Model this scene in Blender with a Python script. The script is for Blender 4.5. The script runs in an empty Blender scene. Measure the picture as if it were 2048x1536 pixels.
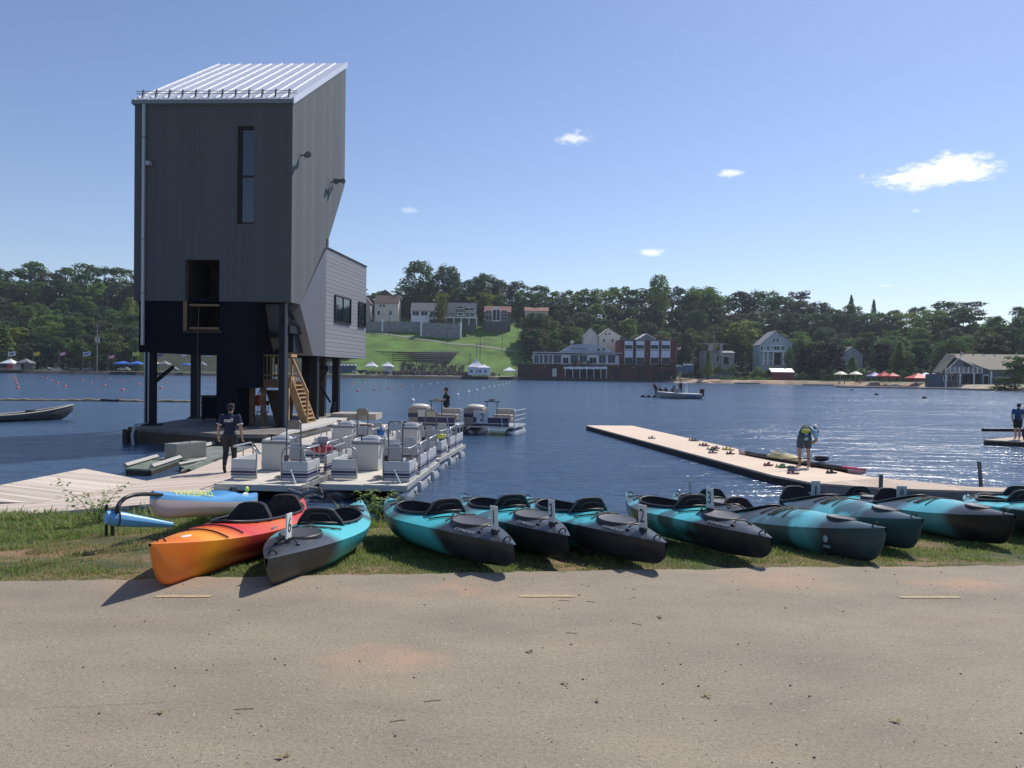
import bpy, bmesh, math, random
from math import sin, cos, pi, radians, sqrt, atan2, exp
from mathutils import Vector, Matrix, noise

# ------------------------------------------------------------ camera, sky, sun
S = bpy.context.scene
COL = S.collection
PITCH, ROLL, FPX = radians(0.88), radians(0.8), 1500.0
CAM = Vector((0, 0, 1.6))
MC = (Matrix.Rotation(pi/2 - PITCH, 3, 'X') @ Matrix.Rotation(ROLL, 3, 'Z'))
cd = bpy.data.cameras.new("camera"); cam = bpy.data.objects.new("camera", cd); COL.objects.link(cam)
cd.sensor_width = 36.0; cd.lens = 36.0*FPX/2048.0; cd.clip_start = 0.05; cd.clip_end = 6000
cam.matrix_world = Matrix.Translation(CAM) @ MC.to_4x4()
S.camera = cam

SUN_EL, SUN_AZ = radians(49), radians(39)        # azimuth measured from +Y towards +X
sd = bpy.data.lights.new("sun", 'SUN'); sd.energy = 4.5; sd.angle = radians(0.55); sd.color = (1.0, 0.95, 0.88)
sun = bpy.data.objects.new("sun", sd); COL.objects.link(sun)
sdir = Vector((sin(SUN_AZ)*cos(SUN_EL), cos(SUN_AZ)*cos(SUN_EL), sin(SUN_EL)))
sun.rotation_euler = (-sdir).to_track_quat('-Z', 'Y').to_euler()

W = bpy.data.worlds.new("World"); S.world = W; W.use_nodes = True
nt = W.node_tree; nt.nodes.clear()
def nn(t, **kw):
    n = nt.nodes.new(t)
    for k, v in kw.items(): setattr(n, k, v)
    return n
out = nn('ShaderNodeOutputWorld'); bg = nn('ShaderNodeBackground'); bg.inputs[1].default_value = 0.12
sky = nn('ShaderNodeTexSky', sky_type='NISHITA', sun_disc=False)
sky.sun_elevation = SUN_EL; sky.sun_rotation = SUN_AZ; sky.altitude = 0; sky.air_density = 1.0; sky.dust_density = 0.28; sky.ozone_density = 2.2
tc = nn('ShaderNodeTexCoord')
def wm(op, a, b=None, c=None):
    n = nn('ShaderNodeMath', operation=op)
    for i, v in enumerate((a, b, c)):
        if v is None: continue
        if isinstance(v, (int, float)): n.inputs[i].default_value = v
        else: nt.links.new(v, n.inputs[i])
    return n.outputs[0]
sep = nn('ShaderNodeSeparateXYZ'); nt.links.new(tc.outputs['Generated'], sep.inputs[0])
az = wm('ARCTAN2', sep.outputs[0], sep.outputs[1]); el = wm('ARCSINE', sep.outputs[2])
def cloud_noise(scale, det):
    mp = nn('ShaderNodeMapping'); nt.links.new(tc.outputs['Generated'], mp.inputs[0]); mp.inputs['Scale'].default_value = (1, 1, 2.2)
    n = nn('ShaderNodeTexNoise'); n.inputs['Scale'].default_value = scale; n.inputs['Detail'].default_value = det; n.inputs['Roughness'].default_value = 0.62
    nt.links.new(mp.outputs[0], n.inputs['Vector']); return n.outputs[0]
nz = cloud_noise(34, 8); nz2 = cloud_noise(120, 6)
def pdir(px, py):
    d = MC @ Vector(((px-1024)/FPX, -(py-768)/FPX, -1)); d.normalize()
    return atan2(d.x, d.y), math.asin(d.z)
mask = None
# px, py, half width, half height, opacity
for (cx, cy, hw, hh, op, thr) in [(1870, 348, 92, 15, 1.0, -.45), (1905, 336, 55, 16, 1.0, -.45), (1803, 356, 44, 10, 1.0, -.35),
                             (1146, 277, 38, 12, .7, -.05), (1461, 346, 21, 7, .85, -.1), (1300, 505, 23, 7, .85, -.1),
                             (1831, 421, 12, 4, .35, .1), (818, 421, 20, 6, .3, .1), (1768, 571, 30, 4, .35, .1), (1726, 352, 8, 5, .3, .1)]:
    a0, e0 = pdir(cx, cy)
    dx = wm('DIVIDE', wm('SUBTRACT', az, a0), hw/FPX*1.15*cos(a0)**2); dy = wm('DIVIDE', wm('SUBTRACT', el, e0), hh/FPX*1.25)
    r = wm('SQRT', wm('ADD', wm('MULTIPLY', dx, dx), wm('MULTIPLY', dy, dy)))
    v = wm('SUBTRACT', 1.0 - thr, r)
    v = wm('ADD', v, wm('MULTIPLY', wm('SUBTRACT', nz, 0.5), 2.2))
    v = wm('ADD', v, wm('MULTIPLY', wm('SUBTRACT', nz2, 0.5), 1.1))
    sm = nn('ShaderNodeMapRange', interpolation_type='SMOOTHSTEP'); nt.links.new(v, sm.inputs[0])
    sm.inputs[1].default_value = 0.0; sm.inputs[2].default_value = .95; sm.inputs[3].default_value = 0; sm.inputs[4].default_value = op
    far = nn('ShaderNodeMapRange', interpolation_type='SMOOTHSTEP'); nt.links.new(r, far.inputs[0])
    far.inputs[1].default_value = 2.1; far.inputs[2].default_value = 1.1
    v = wm('MULTIPLY', sm.outputs[0], far.outputs[0])
    mask = v if mask is None else wm('MAXIMUM', mask, v)
mixc = nn('ShaderNodeMix', data_type='RGBA'); nt.links.new(mask, mixc.inputs[0])
tint = nn('ShaderNodeMix', data_type='RGBA', blend_type='MULTIPLY'); tint.inputs[0].default_value = 1.0
tint.inputs[7].default_value = (1.0, .97, 1.06, 1)
nt.links.new(sky.outputs[0], tint.inputs[6])
nt.links.new(tint.outputs[2], mixc.inputs[6]); mixc.inputs[7].default_value = (9.3, 9.5, 9.9, 1)
nt.links.new(mixc.outputs[2], bg.inputs[0]); nt.links.new(bg.outputs[0], out.inputs[0])

S.view_settings.view_transform = 'Standard'; S.view_settings.look = 'None'; S.view_settings.gamma = 1; S.view_settings.exposure = 0.0
S.cycles.max_bounces = 6; S.cycles.diffuse_bounces = 3; S.cycles.glossy_bounces = 3; S.cycles.transmission_bounces = 4; S.cycles.transparent_max_bounces = 6
S.cycles.caustics_reflective = False; S.cycles.caustics_refractive = False
rnd = random.Random(7)

# ------------------------------------------------------------ pixel helpers (photo pixels, 2048 x 1536)
def ray(px, py): return MC @ Vector(((px-1024)/FPX, -(py-768)/FPX, -1))
def G(px, py, z):
    d = ray(px, py); return CAM + d*((z-CAM.z)/d.z)
def A(px, py, Y):
    d = ray(px, py); return CAM + d*(Y/d.y)
def PX(p):
    v = MC.transposed() @ (Vector(p)-CAM); return 1024+FPX*v.x/-v.z, 768-FPX*v.y/-v.z
WZ, DZ = -1.27, -1.05       # water level, floating dock deck level

# ------------------------------------------------------------ materials
MATS = {}
def mat(name, col=(.5, .5, .5), rough=.6, metal=0.0, var=0.0, vscale=3.0, bump=0.0, bscale=20.0, emit=None, col2=None, stretch=None, spec=None, coord='Object', detail=5.0, coat=0):
    if name in MATS: return MATS[name]
    m = bpy.data.materials.new(name); MATS[name] = m; m.use_nodes = True
    t = m.node_tree; b = t.nodes['Principled BSDF']
    b.inputs['Base Color'].default_value = (*col, 1); b.inputs['Roughness'].default_value = rough; b.inputs['Metallic'].default_value = metal
    if spec is not None: b.inputs['Specular IOR Level'].default_value = spec
    if coat: b.inputs['Coat Weight'].default_value = coat
    if var or bump:
        c = t.nodes.new('ShaderNodeTexCoord'); mp = t.nodes.new('ShaderNodeMapping'); t.links.new(c.outputs[coord], mp.inputs[0])
        if stretch: mp.inputs['Scale'].default_value = stretch
    if var:
        n = t.nodes.new('ShaderNodeTexNoise'); n.inputs['Scale'].default_value = vscale; n.inputs['Detail'].default_value = detail
        t.links.new(mp.outputs[0], n.inputs['Vector'])
        r = t.nodes.new('ShaderNodeValToRGB'); r.color_ramp.elements[0].position = .3; r.color_ramp.elements[1].position = .7
        c2 = col2 if col2 else tuple(min(1, x*(1+var)) for x in col)
        c1 = col if col2 else tuple(x*(1-var) for x in col)
        r.color_ramp.elements[0].color = (*c1, 1); r.color_ramp.elements[1].color = (*c2, 1)
        t.links.new(n.outputs[0], r.inputs[0]); t.links.new(r.outputs[0], b.inputs['Base Color'])
    if bump:
        n = t.nodes.new('ShaderNodeTexNoise'); n.inputs['Scale'].default_value = bscale; n.inputs['Detail'].default_value = 4
        t.links.new(mp.outputs[0], n.inputs['Vector'])
        bp = t.nodes.new('ShaderNodeBump'); bp.inputs['Strength'].default_value = bump; bp.inputs['Distance'].default_value = .02
        t.links.new(n.outputs[0], bp.inputs['Height']); t.links.new(bp.outputs[0], b.inputs['Normal'])
    return m

def board_mat(name, c1, c2, width, axis='X', rot=0.0, gap=.06, rough=.75, grain=14, gapcol=.35, offset=True, bumps=.4):
    """planks / siding / seams: boards of one width along one axis of the object's coordinates"""
    if name in MATS: return MATS[name]
    m = bpy.data.materials.new(name); MATS[name] = m; m.use_nodes = True
    t = m.node_tree; b = t.nodes['Principled BSDF']; b.inputs['Roughness'].default_value = rough
    N = t.nodes.new; L = t.links.new
    c = N('ShaderNodeTexCoord'); mp = N('ShaderNodeMapping'); mp.inputs['Rotation'].default_value = (0, 0, rot); L(c.outputs['Object'], mp.inputs[0])
    s = N('ShaderNodeSeparateXYZ'); L(mp.outputs[0], s.inputs[0])
    def mt(op, a, b_=None):
        n = N('ShaderNodeMath'); n.operation = op
        for i, v in enumerate((a, b_)):
            if v is None: continue
            if isinstance(v, (int, float)): n.inputs[i].default_value = v
            else: L(v, n.inputs[i])
        return n.outputs[0]
    u = mt('DIVIDE', s.outputs['XYZ'.index(axis)], width); fl = mt('FLOOR', u); fr = mt('SUBTRACT', u, fl)
    edge = mt('LESS_THAN', fr, gap)
    wn = N('ShaderNodeTexWhiteNoise'); wn.noise_dimensions = '1D'; L(fl, wn.inputs['W'])
    st = [1.0, 1.0, 1.0]; 
    mp2 = N('ShaderNodeMapping'); L(mp.outputs[0], mp2.inputs[0])
    sc = {'X': (grain, .8, .8), 'Y': (.8, grain, .8), 'Z': (.8, .8, grain)}[axis]; mp2.inputs['Scale'].default_value = sc
    nz_ = N('ShaderNodeTexNoise'); nz_.inputs['Scale'].default_value = 2.0; nz_.inputs['Detail'].default_value = 6; L(mp2.outputs[0], nz_.inputs['Vector'])
    k = mt('ADD', mt('MULTIPLY', wn.outputs[0], .55), mt('MULTIPLY', nz_.outputs[0], .6))
    r = N('ShaderNodeValToRGB'); r.color_ramp.elements[0].position = .15; r.color_ramp.elements[1].position = .9
    r.color_ramp.elements[0].color = (*c1, 1); r.color_ramp.elements[1].color = (*c2, 1); L(k, r.inputs[0])
    mx = N('ShaderNodeMix'); mx.data_type = 'RGBA'; L(edge, mx.inputs[0]); L(r.outputs[0], mx.inputs[6]); mx.inputs[7].default_value = (*[x*gapcol for x in c1], 1)
    L(mx.outputs[2], b.inputs['Base Color'])
    bp = N('ShaderNodeBump'); bp.inputs['Strength'].default_value = bumps; bp.inputs['Distance'].default_value = .01
    L(mt('SUBTRACT', 1.0, edge), bp.inputs['Height']); L(bp.outputs[0], b.inputs['Normal'])
    return m

def ramp_mat(name, stops, L_, axis='X', wob=.10, wscale=2.2, rough=.32, coat=.0, camo=None):
    """colour bands moulded into plastic, running along the hull"""
    if name in MATS: return MATS[name]
    m = bpy.data.materials.new(name); MATS[name] = m; m.use_nodes = True
    t = m.node_tree; b = t.nodes['Principled BSDF']; b.inputs['Roughness'].default_value = rough; b.inputs['Coat Weight'].default_value = coat
    N = t.nodes.new; L = t.links.new
    c = N('ShaderNodeTexCoord'); s = N('ShaderNodeSeparateXYZ'); L(c.outputs['Object'], s.inputs[0])
    n = N('ShaderNodeTexNoise'); n.inputs['Scale'].default_value = wscale; n.inputs['Detail'].default_value = 3; L(c.outputs['Object'], n.inputs['Vector'])
    a = N('ShaderNodeMath'); a.operation = 'DIVIDE'; L(s.outputs['XYZ'.index(axis)], a.inputs[0]); a.inputs[1].default_value = L_
    d = N('ShaderNodeMath'); d.operation = 'MULTIPLY_ADD'; L(n.outputs[0], d.inputs[0]); d.inputs[1].default_value = wob*2; d.inputs[2].default_value = -wob
    e = N('ShaderNodeMath'); e.operation = 'ADD'; L(a.outputs[0], e.inputs[0]); L(d.outputs[0], e.inputs[1])
    r = N('ShaderNodeValToRGB'); el_ = r.color_ramp.elements
    el_[0].position = stops[0][0]; el_[0].color = (*stops[0][1], 1); el_[1].position = stops[-1][0]; el_[1].color = (*stops[-1][1], 1)
    for p, cc in stops[1:-1]:
        q = el_.new(p); q.color = (*cc, 1)
    L(e.outputs[0], r.inputs[0])
    base_ = r.outputs[0]
    if camo:
        n3 = N('ShaderNodeTexNoise'); n3.inputs['Scale'].default_value = 2.6; n3.inputs['Detail'].default_value = 2.5; mp3 = N('ShaderNodeMapping'); mp3.inputs['Location'].default_value = (wscale*7, 3, 1); mp3.inputs['Scale'].default_value = (1, .8, .8); L(c.outputs['Object'], mp3.inputs[0]); L(mp3.outputs[0], n3.inputs['Vector'])
        m3 = N('ShaderNodeMapRange'); L(n3.outputs[0], m3.inputs[0]); m3.inputs[1].default_value = .53; m3.inputs[2].default_value = .64; m3.inputs[4].default_value = .85
        x3 = N('ShaderNodeMix'); x3.data_type = 'RGBA'; L(m3.outputs[0], x3.inputs[0]); L(base_, x3.inputs[6]); x3.inputs[7].default_value = (*camo, 1); base_ = x3.outputs[2]
    # scuffs
    n2 = N('ShaderNodeTexNoise'); n2.inputs['Scale'].default_value = 9; n2.inputs['Detail'].default_value = 8; n2.inputs['Roughness'].default_value = .7; L(c.outputs['Object'], n2.inputs['Vector'])
    mr = N('ShaderNodeMapRange'); L(n2.outputs[0], mr.inputs[0]); mr.inputs[1].default_value = .55; mr.inputs[2].default_value = .8; mr.inputs[3].default_value = 0; mr.inputs[4].default_value = .25
    mx = N('ShaderNodeMix'); mx.data_type = 'RGBA'; L(mr.outputs[0], mx.inputs[0]); L(base_, mx.inputs[6]); mx.inputs[7].default_value = (.25, .25, .24, 1)
    L(mx.outputs[2], b.inputs['Base Color'])
    mr2 = N('ShaderNodeMapRange'); L(n2.outputs[0], mr2.inputs[0]); mr2.inputs[3].default_value = rough*.8; mr2.inputs[4].default_value = rough*1.5
    L(mr2.outputs[0], b.inputs['Roughness'])
    return m

# ------------------------------------------------------------ mesh builder
class MB:
    def __init__(s): s.v = []; s.f = []; s.mi = []
    def add(s, verts, faces, mi=0, M=None):
        o = len(s.v)
        s.v += [tuple(M @ Vector(p)) if M else tuple(p) for p in verts]
        s.f += [tuple(i+o for i in f) for f in faces]; s.mi += [mi]*len(faces); return s
    def box(s, x0, x1, y0, y1, z0, z1, mi=0, M=None):
        v = [(x, y, z) for z in (z0, z1) for (x, y) in ((x0, y0), (x1, y0), (x1, y1), (x0, y1))]
        return s.add(v, [(0, 3, 2, 1), (4, 5, 6, 7), (0, 1, 5, 4), (1, 2, 6, 5), (2, 3, 7, 6), (3, 0, 4, 7)], mi, M)
    def hexa(s, b4, t4, mi=0):
        return s.add(list(b4)+list(t4), [(0, 3, 2, 1), (4, 5, 6, 7), (0, 1, 5, 4), (1, 2, 6, 5), (2, 3, 7, 6), (3, 0, 4, 7)], mi)
    def prism(s, pts, z0, z1, mi=0, M=None):
        n = len(pts)
        v = [(p[0], p[1], z0) for p in pts]+[(p[0], p[1], z1) for p in pts]
        return s.add(v, [tuple(range(n-1, -1, -1)), tuple(range(n, 2*n))]+[(i, (i+1) % n, n+(i+1) % n, n+i) for i in range(n)], mi, M)
    def slab(s, pts3, th, mi=0):
        """flat polygon of 3d points given a thickness downwards"""
        n = len(pts3); v = [tuple(p) for p in pts3]+[(p[0], p[1], p[2]-th) for p in pts3]
        return s.add(v, [tuple(range(n)), tuple(range(2*n-1, n-1, -1))]+[((i+1) % n, i, n+i, n+(i+1) % n) for i in range(n)], mi)
    def tube(s, pts, r, seg=8, mi=0, M=None, closed=False, caps=True):
        pts = [Vector(p) for p in pts]; n = len(pts); rs = r if isinstance(r, (list, tuple)) else [r]*n
        V = []; up0 = None
        for i, p in enumerate(pts):
            if closed: d = pts[(i+1) % n]-pts[i-1]
            else: d = pts[min(i+1, n-1)]-pts[max(i-1, 0)]
            if d.length < 1e-9: d = Vector((0, 0, 1))
            d.normalize()
            a = up0 if up0 is not None else (Vector((0, 0, 1)) if abs(d.z) < .9 else Vector((1, 0, 0)))
            x = a-d*a.dot(d)
            if x.length < 1e-6: x = d.orthogonal()
            x.normalize(); y = d.cross(x); up0 = x
            for k in range(seg):
                t = 2*pi*k/seg; V.append(p+(x*cos(t)+y*sin(t))*rs[i])
        F = []
        for i in range(n if closed else n-1):
            j = (i+1) % n
            F += [(i*seg+k, i*seg+(k+1) % seg, j*seg+(k+1) % seg, j*seg+k) for k in range(seg)]
        if caps and not closed: F += [tuple(range(seg-1, -1, -1)), tuple((n-1)*seg+k for k in range(seg))]
        return s.add(V, F, mi, M)
    def ell(s, c, r, mi=0, M=None, su=12, sv=8):
        V = []; F = []
        for j in range(sv+1):
            th = pi*j/sv
            for i in range(su):
                a = 2*pi*i/su; V.append((c[0]+r[0]*sin(th)*cos(a), c[1]+r[1]*sin(th)*sin(a), c[2]-r[2]*cos(th)))
        for j in range(sv):
            for i in range(su): F.append((j*su+i, j*su+(i+1) % su, (j+1)*su+(i+1) % su, (j+1)*su+i))
        return s.add(V, F, mi, M)
    def grid(s, rows, mi=0, M=None, flip=False):
        n = len(rows[0]); V = [p for r in rows for p in r]; F = []
        for j in range(len(rows)-1):
            for i in range(n-1):
                f = (j*n+i, j*n+i+1, (j+1)*n+i+1, (j+1)*n+i); F.append(f[::-1] if flip else f)
        return s.add(V, F, mi, M)
    def build(s, name, mats, parent=None, world=False, smooth=False, loc=None, bevel=0, mesh_only=False, auto=None):
        me = bpy.data.meshes.new(name); me.from_pydata(s.v, [], s.f); 
        for m in (mats if isinstance(mats, (list, tuple)) else [mats]): me.materials.append(m)
        if any(s.mi): me.polygons.foreach_set('material_index', s.mi)
        if smooth: me.polygons.foreach_set('use_smooth', [True]*len(s.f))
        if auto is not None:
            me.polygons.foreach_set('use_smooth', [True]*len(s.f)); me.set_sharp_from_angle(angle=radians(auto))
        me.validate(); me.update()
        if mesh_only: return me
        o = bpy.data.objects.new(name, me); COL.objects.link(o)
        if parent is not None:
            o.parent = parent
            if world: o.matrix_parent_inverse = parent.matrix_basis.inverted()
        if loc is not None: o.location = loc
        if bevel:
            md = o.modifiers.new('bevel', 'BEVEL'); md.width = bevel; md.segments = 2; md.limit_method = 'ANGLE'; md.angle_limit = radians(40)
        return o

def tag(o, label=None, cat=None, group=None, kind=None):
    if label: o['label'] = label
    if cat: o['category'] = cat
    if group: o['group'] = group
    if kind: o['kind'] = kind
    return o
def thing(name, label, cat, loc=(0, 0, 0), rz=0.0, group=None):
    o = bpy.data.objects.new(name, None); COL.objects.link(o); o.location = loc; o.rotation_euler = (0, 0, rz); o.empty_display_size = .2
    return tag(o, label, cat, group)
def clone(o, loc, rz=None, label=None, parent=None, scale=None):
    c = o.copy(); COL.objects.link(c); c.parent = parent
    if parent is None:
        c.location = loc
        if rz is not None: c.rotation_euler = (0, 0, rz)
        if scale is not None: c.scale = scale if isinstance(scale, (tuple, list)) else (scale,)*3
        if label: c['label'] = label
    for ch in list(o.children): clone(ch, None, parent=c)
    return c
def evalmesh(o):
    bpy.context.view_layer.update()
    dg = bpy.context.evaluated_depsgraph_get(); me = bpy.data.meshes.new_from_object(o.evaluated_get(dg)); return me
def text(name, s_, size, m, M, parent=None, world=False, ext=.002, align='CENTER', sx=1.0):
    cu = bpy.data.curves.new(name, 'FONT'); cu.body = s_; cu.size = size; cu.extrude = ext; cu.align_x = align; cu.align_y = 'CENTER'; cu.resolution_u = 3
    o = bpy.data.objects.new(name+'_tmp', cu); COL.objects.link(o)
    me = evalmesh(o); bpy.data.objects.remove(o); bpy.data.curves.remove(cu)
    me.materials.clear(); me.materials.append(m); me.transform(M @ Matrix.Diagonal((sx, 1, 1, 1))); me.name = name
    q = bpy.data.objects.new(name, me); COL.objects.link(q)
    if parent is not None:
        q.parent = parent
        if world: q.matrix_parent_inverse = parent.matrix_basis.inverted()
    return q
def frame(o, x, y, z=None):
    """matrix with origin o, x axis along x, y axis along y"""
    x = Vector(x).normalized(); y = Vector(y); z = x.cross(y).normalized(); y = z.cross(x)
    return Matrix(((x.x, y.x, z.x, o[0]), (x.y, y.y, z.y, o[1]), (x.z, y.z, z.z, o[2]), (0, 0, 0, 1)))
def fbm(x, y, s=1.0, o=4): return noise.fractal(Vector((x*s, y*s, 0.37)), 1.0, 2.0, o)
def sstep(a, b, x):
    t = max(0, min(1, (x-a)/(b-a))); return t*t*(3-2*t)
def lerp_tab(tab, x):
    if x <= tab[0][0]: return tab[0][1]
    for (a, ya), (b, yb) in zip(tab, tab[1:]):
        if x <= b: return ya+(yb-ya)*(x-a)/(b-a)
    return tab[-1][1]
# ------------------------------------------------------------ terrain
def path_edge(x): return 6.0+.12*x-.004*x*x*(1 if x > 0 else .2)+.03*fbm(x, 3.1, .7)
def near_h(x, y):
    e = path_edge(x)
    if y < e-.1: return -.03
    h = -.03-.09*max(0, y-e)+.03*fbm(x, y, 1.5)*sstep(0, .8, y-e)
    if x < -3: h -= .02*(-3-x)*sstep(0, 3, y-e)*.9
    crest = 9.7+.25*fbm(x, 0, .5)
    if x < -2: crest += .9*sstep(2, 6, -x)
    if x > 5: crest += .4*(x-5)
    if y > crest: h -= 1.45*sstep(0, 1, (y-crest)/1.9)+.1*max(0, y-crest-1.9)
    return max(h, -4)
SHT = [(-3000, 275), (300, 278), (1340, 284), (1500, 272), (1700, 264), (1780, 250), (1860, 228), (1930, 206), (2010, 190), (2120, 172), (2600, 130), (6000, 100)]
def shore(X, Y=270.0): return lerp_tab(SHT, X/max(Y, 1)*1500+1024)
def far_h(X, Y):
    s = Y-shore(X, Y)
    if s < 0: return max(-3.0, -1.45+s*.2)
    pxa = X/max(Y, 1)*1500+1024
    steep = lerp_tab([(500, .335), (720, .335), (1030, .335), (1250, .27), (1700, .235), (2300, .22)], pxa)
    flat = lerp_tab([(500, 15), (720, 14), (1100, 22), (1400, 26), (2000, 34)], pxa)
    base = -.15
    if s < 1.0: return -1.45+(base+1.45)*s/1.0 if pxa < 1345 else -1.45+.12*s*5
    if pxa >= 1345: base = -.15
    h = base+min(s, flat)*.02
    if s > flat:
        k = s-flat
        top = 118 if pxa < 1030 else 112
        kk = k if k < top else top+(k-top)*.3*exp(-(k-top)/120)
        h += steep*kk*sstep(0, 8, k+3)+1.2*fbm(X, Y, .02)*sstep(0, 40, k)
    return h
def axis(segs):
    out_ = []
    for a, b, st in segs:
        n = max(1, int(round((b-a)/st))); out_ += [a+(b-a)*i/n for i in range(n)]
    out_.append(segs[-1][1]); return out_

def ground_mat():
    m = bpy.data.materials.new('ground_soil'); m.use_nodes = True; t = m.node_tree; b = t.nodes['Principled BSDF']; b.inputs['Roughness'].default_value = .95
    N = t.nodes.new; L = t.links.new
    c = N('ShaderNodeTexCoord'); n = N('ShaderNodeTexNoise'); n.inputs['Scale'].default_value = .9; n.inputs['Detail'].default_value = 7; L(c.outputs['Object'], n.inputs['Vector'])
    r = N('ShaderNodeValToRGB'); e = r.color_ramp.elements
    e[0].position = .40; e[0].color = (.060, .075, .025, 1); e[1].position = .58; e[1].color = (.27, .165, .095, 1)
    q = e.new(.49); q.color = (.15, .12, .055, 1); L(n.outputs[0], r.inputs[0])
    n2 = N('ShaderNodeTexNoise'); n2.inputs['Scale'].default_value = 45; n2.inputs['Detail'].default_value = 4; L(c.outputs['Object'], n2.inputs['Vector'])
    mx = N('ShaderNodeMix'); mx.data_type = 'RGBA'; mx.blend_type = 'OVERLAY'; mx.inputs[0].default_value = .55; L(r.outputs[0], mx.inputs[6]); L(n2.outputs[0], mx.inputs[7]); L(mx.outputs[2], b.inputs['Base Color'])
    bp = N('ShaderNodeBump'); bp.inputs['Strength'].default_value = .8; bp.inputs['Distance'].default_value = .03; L(n2.outputs[0], bp.inputs['Height']); L(bp.outputs[0], b.inputs['Normal'])
    return m
xs = axis([(-400, -40, 30), (-40, -12, 2), (-12, 14, .25), (14, 40, 2), (40, 400, 30)])
ys = axis([(-60, -6, 9), (-6, 4.5, 1.5), (4.5, 12.5, .16), (12.5, 20, 1.5), (20, 240, 20)])
mb = MB(); mb.grid([[(x, y, near_h(x, y)) for x in xs] for y in ys])
tag(mb.build('ground', ground_mat(), smooth=True), 'grassy bank and lake bed below the paved path', kind='structure')

def hill_mat():
    m = bpy.data.materials.new('hill_ground'); m.use_nodes = True; t = m.node_tree; b = t.nodes['Principled BSDF']; b.inputs['Roughness'].default_value = .95
    N = t.nodes.new; L = t.links.new
    at = N('ShaderNodeAttribute'); at.attribute_name = 'zone'
    c = N('ShaderNodeTexCoord'); n = N('ShaderNodeTexNoise'); n.inputs['Scale'].default_value = .12; n.inputs['Detail'].default_value = 8; L(c.outputs['Object'], n.inputs['Vector'])
    mr = N('ShaderNodeMapRange'); L(n.outputs[0], mr.inputs[0]); mr.inputs[1].default_value = .3; mr.inputs[2].default_value = .7; mr.inputs[3].default_value = .55; mr.inputs[4].default_value = 1.45
    mx = N('ShaderNodeMix'); mx.data_type = 'RGBA'; mx.blend_type = 'MULTIPLY'; mx.inputs[0].default_value = 1; L(at.outputs['Color'], mx.inputs[6]); L(mr.outputs[0], mx.inputs[7]); L(mx.outputs[2], b.inputs['Base Color'])
    return m
xs = axis([(-1500, -300, 60), (-300, 300, 4), (300, 1500, 60)])
ys = axis([(110, 190, 8), (190, 260, 3), (260, 300, 1.0), (300, 460, 4), (460, 900, 25), (900, 3500, 300)])
mb = MB(); mb.grid([[(x, y, far_h(x, y)) for x in xs] for y in ys])
o = mb.build('hillside', hill_mat(), smooth=True)
tag(o, 'far shore rising as a wooded hill with a mown lawn', kind='structure')
GRASS_FAR, WOOD, SAND, PAVE, QUAY = (.088, .165, .024), (.022, .035, .014), (.42, .30, .20), (.30, .28, .24), (.035, .035, .035)
ca = o.data.color_attributes.new('zone', 'FLOAT_COLOR', 'POINT')
cols = []
for v in o.data.vertices:
    X, Y = v.co.x, v.co.y; s = Y-shore(X, Y); pa = X/max(Y, 1)*1500+1024
    if s < 2.4: c = QUAY if pa < 1340 else SAND
    elif s < 11:
        if pa < 1340: c = PAVE if 700 < pa else (.10, .13, .05)
        elif pa < 1560: c = SAND
        else: c = (.28, .24, .17)
    elif 690 < pa < 1120 and s < 125: c = GRASS_FAR
    elif pa >= 1340 and s < 24: c = (.10, .14, .05)
    else: c = WOOD
    # paths crossing the lawn
    if 733 < pa < 1100 and 12 < s < 100:
        y_ = PX((X, Y, v.co.z))[1]
        for (a0, b0, a1, b1) in ((733, 664, 850, 680), (850, 680, 1040, 705), (1040, 705, 1080, 692)):
            if False: c = (.22, .2, .17)
    cols += [*c, 1]
ca.data.foreach_set('color', cols)

def hit(px, py):
    """where the line of sight through a photo pixel meets the far shore"""
    d = ray(px, py); Y = 150.0
    while Y < 900:
        p = CAM+d*(Y/d.y)
        if p.z <= far_h(p.x, p.y) and p.y > shore(p.x, p.y): return p
        Y += .5
    return None

mp_ = mat('footpath_gravel', (.24, .23, .20), .9)
for line in (((733, 664), (780, 670), (850, 680), (900, 688), (940, 690), (985, 696), (1040, 705)), ((1040, 705), (1062, 699), (1085, 694))):
    pts = []
    for (a, b) in zip(line, line[1:]):
        for k in range(6): q = hit(a[0]+(b[0]-a[0])*k/6, a[1]+(b[1]-a[1])*k/6); pts.append(q)
    mb = MB(); mb.grid([[(p.x, p.y+d_, far_h(p.x, p.y+d_)+.12) for p in pts] for d_ in (-1.0, 0, 1.0)]); tag(mb.build('footpath', mp_), kind='structure')
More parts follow.
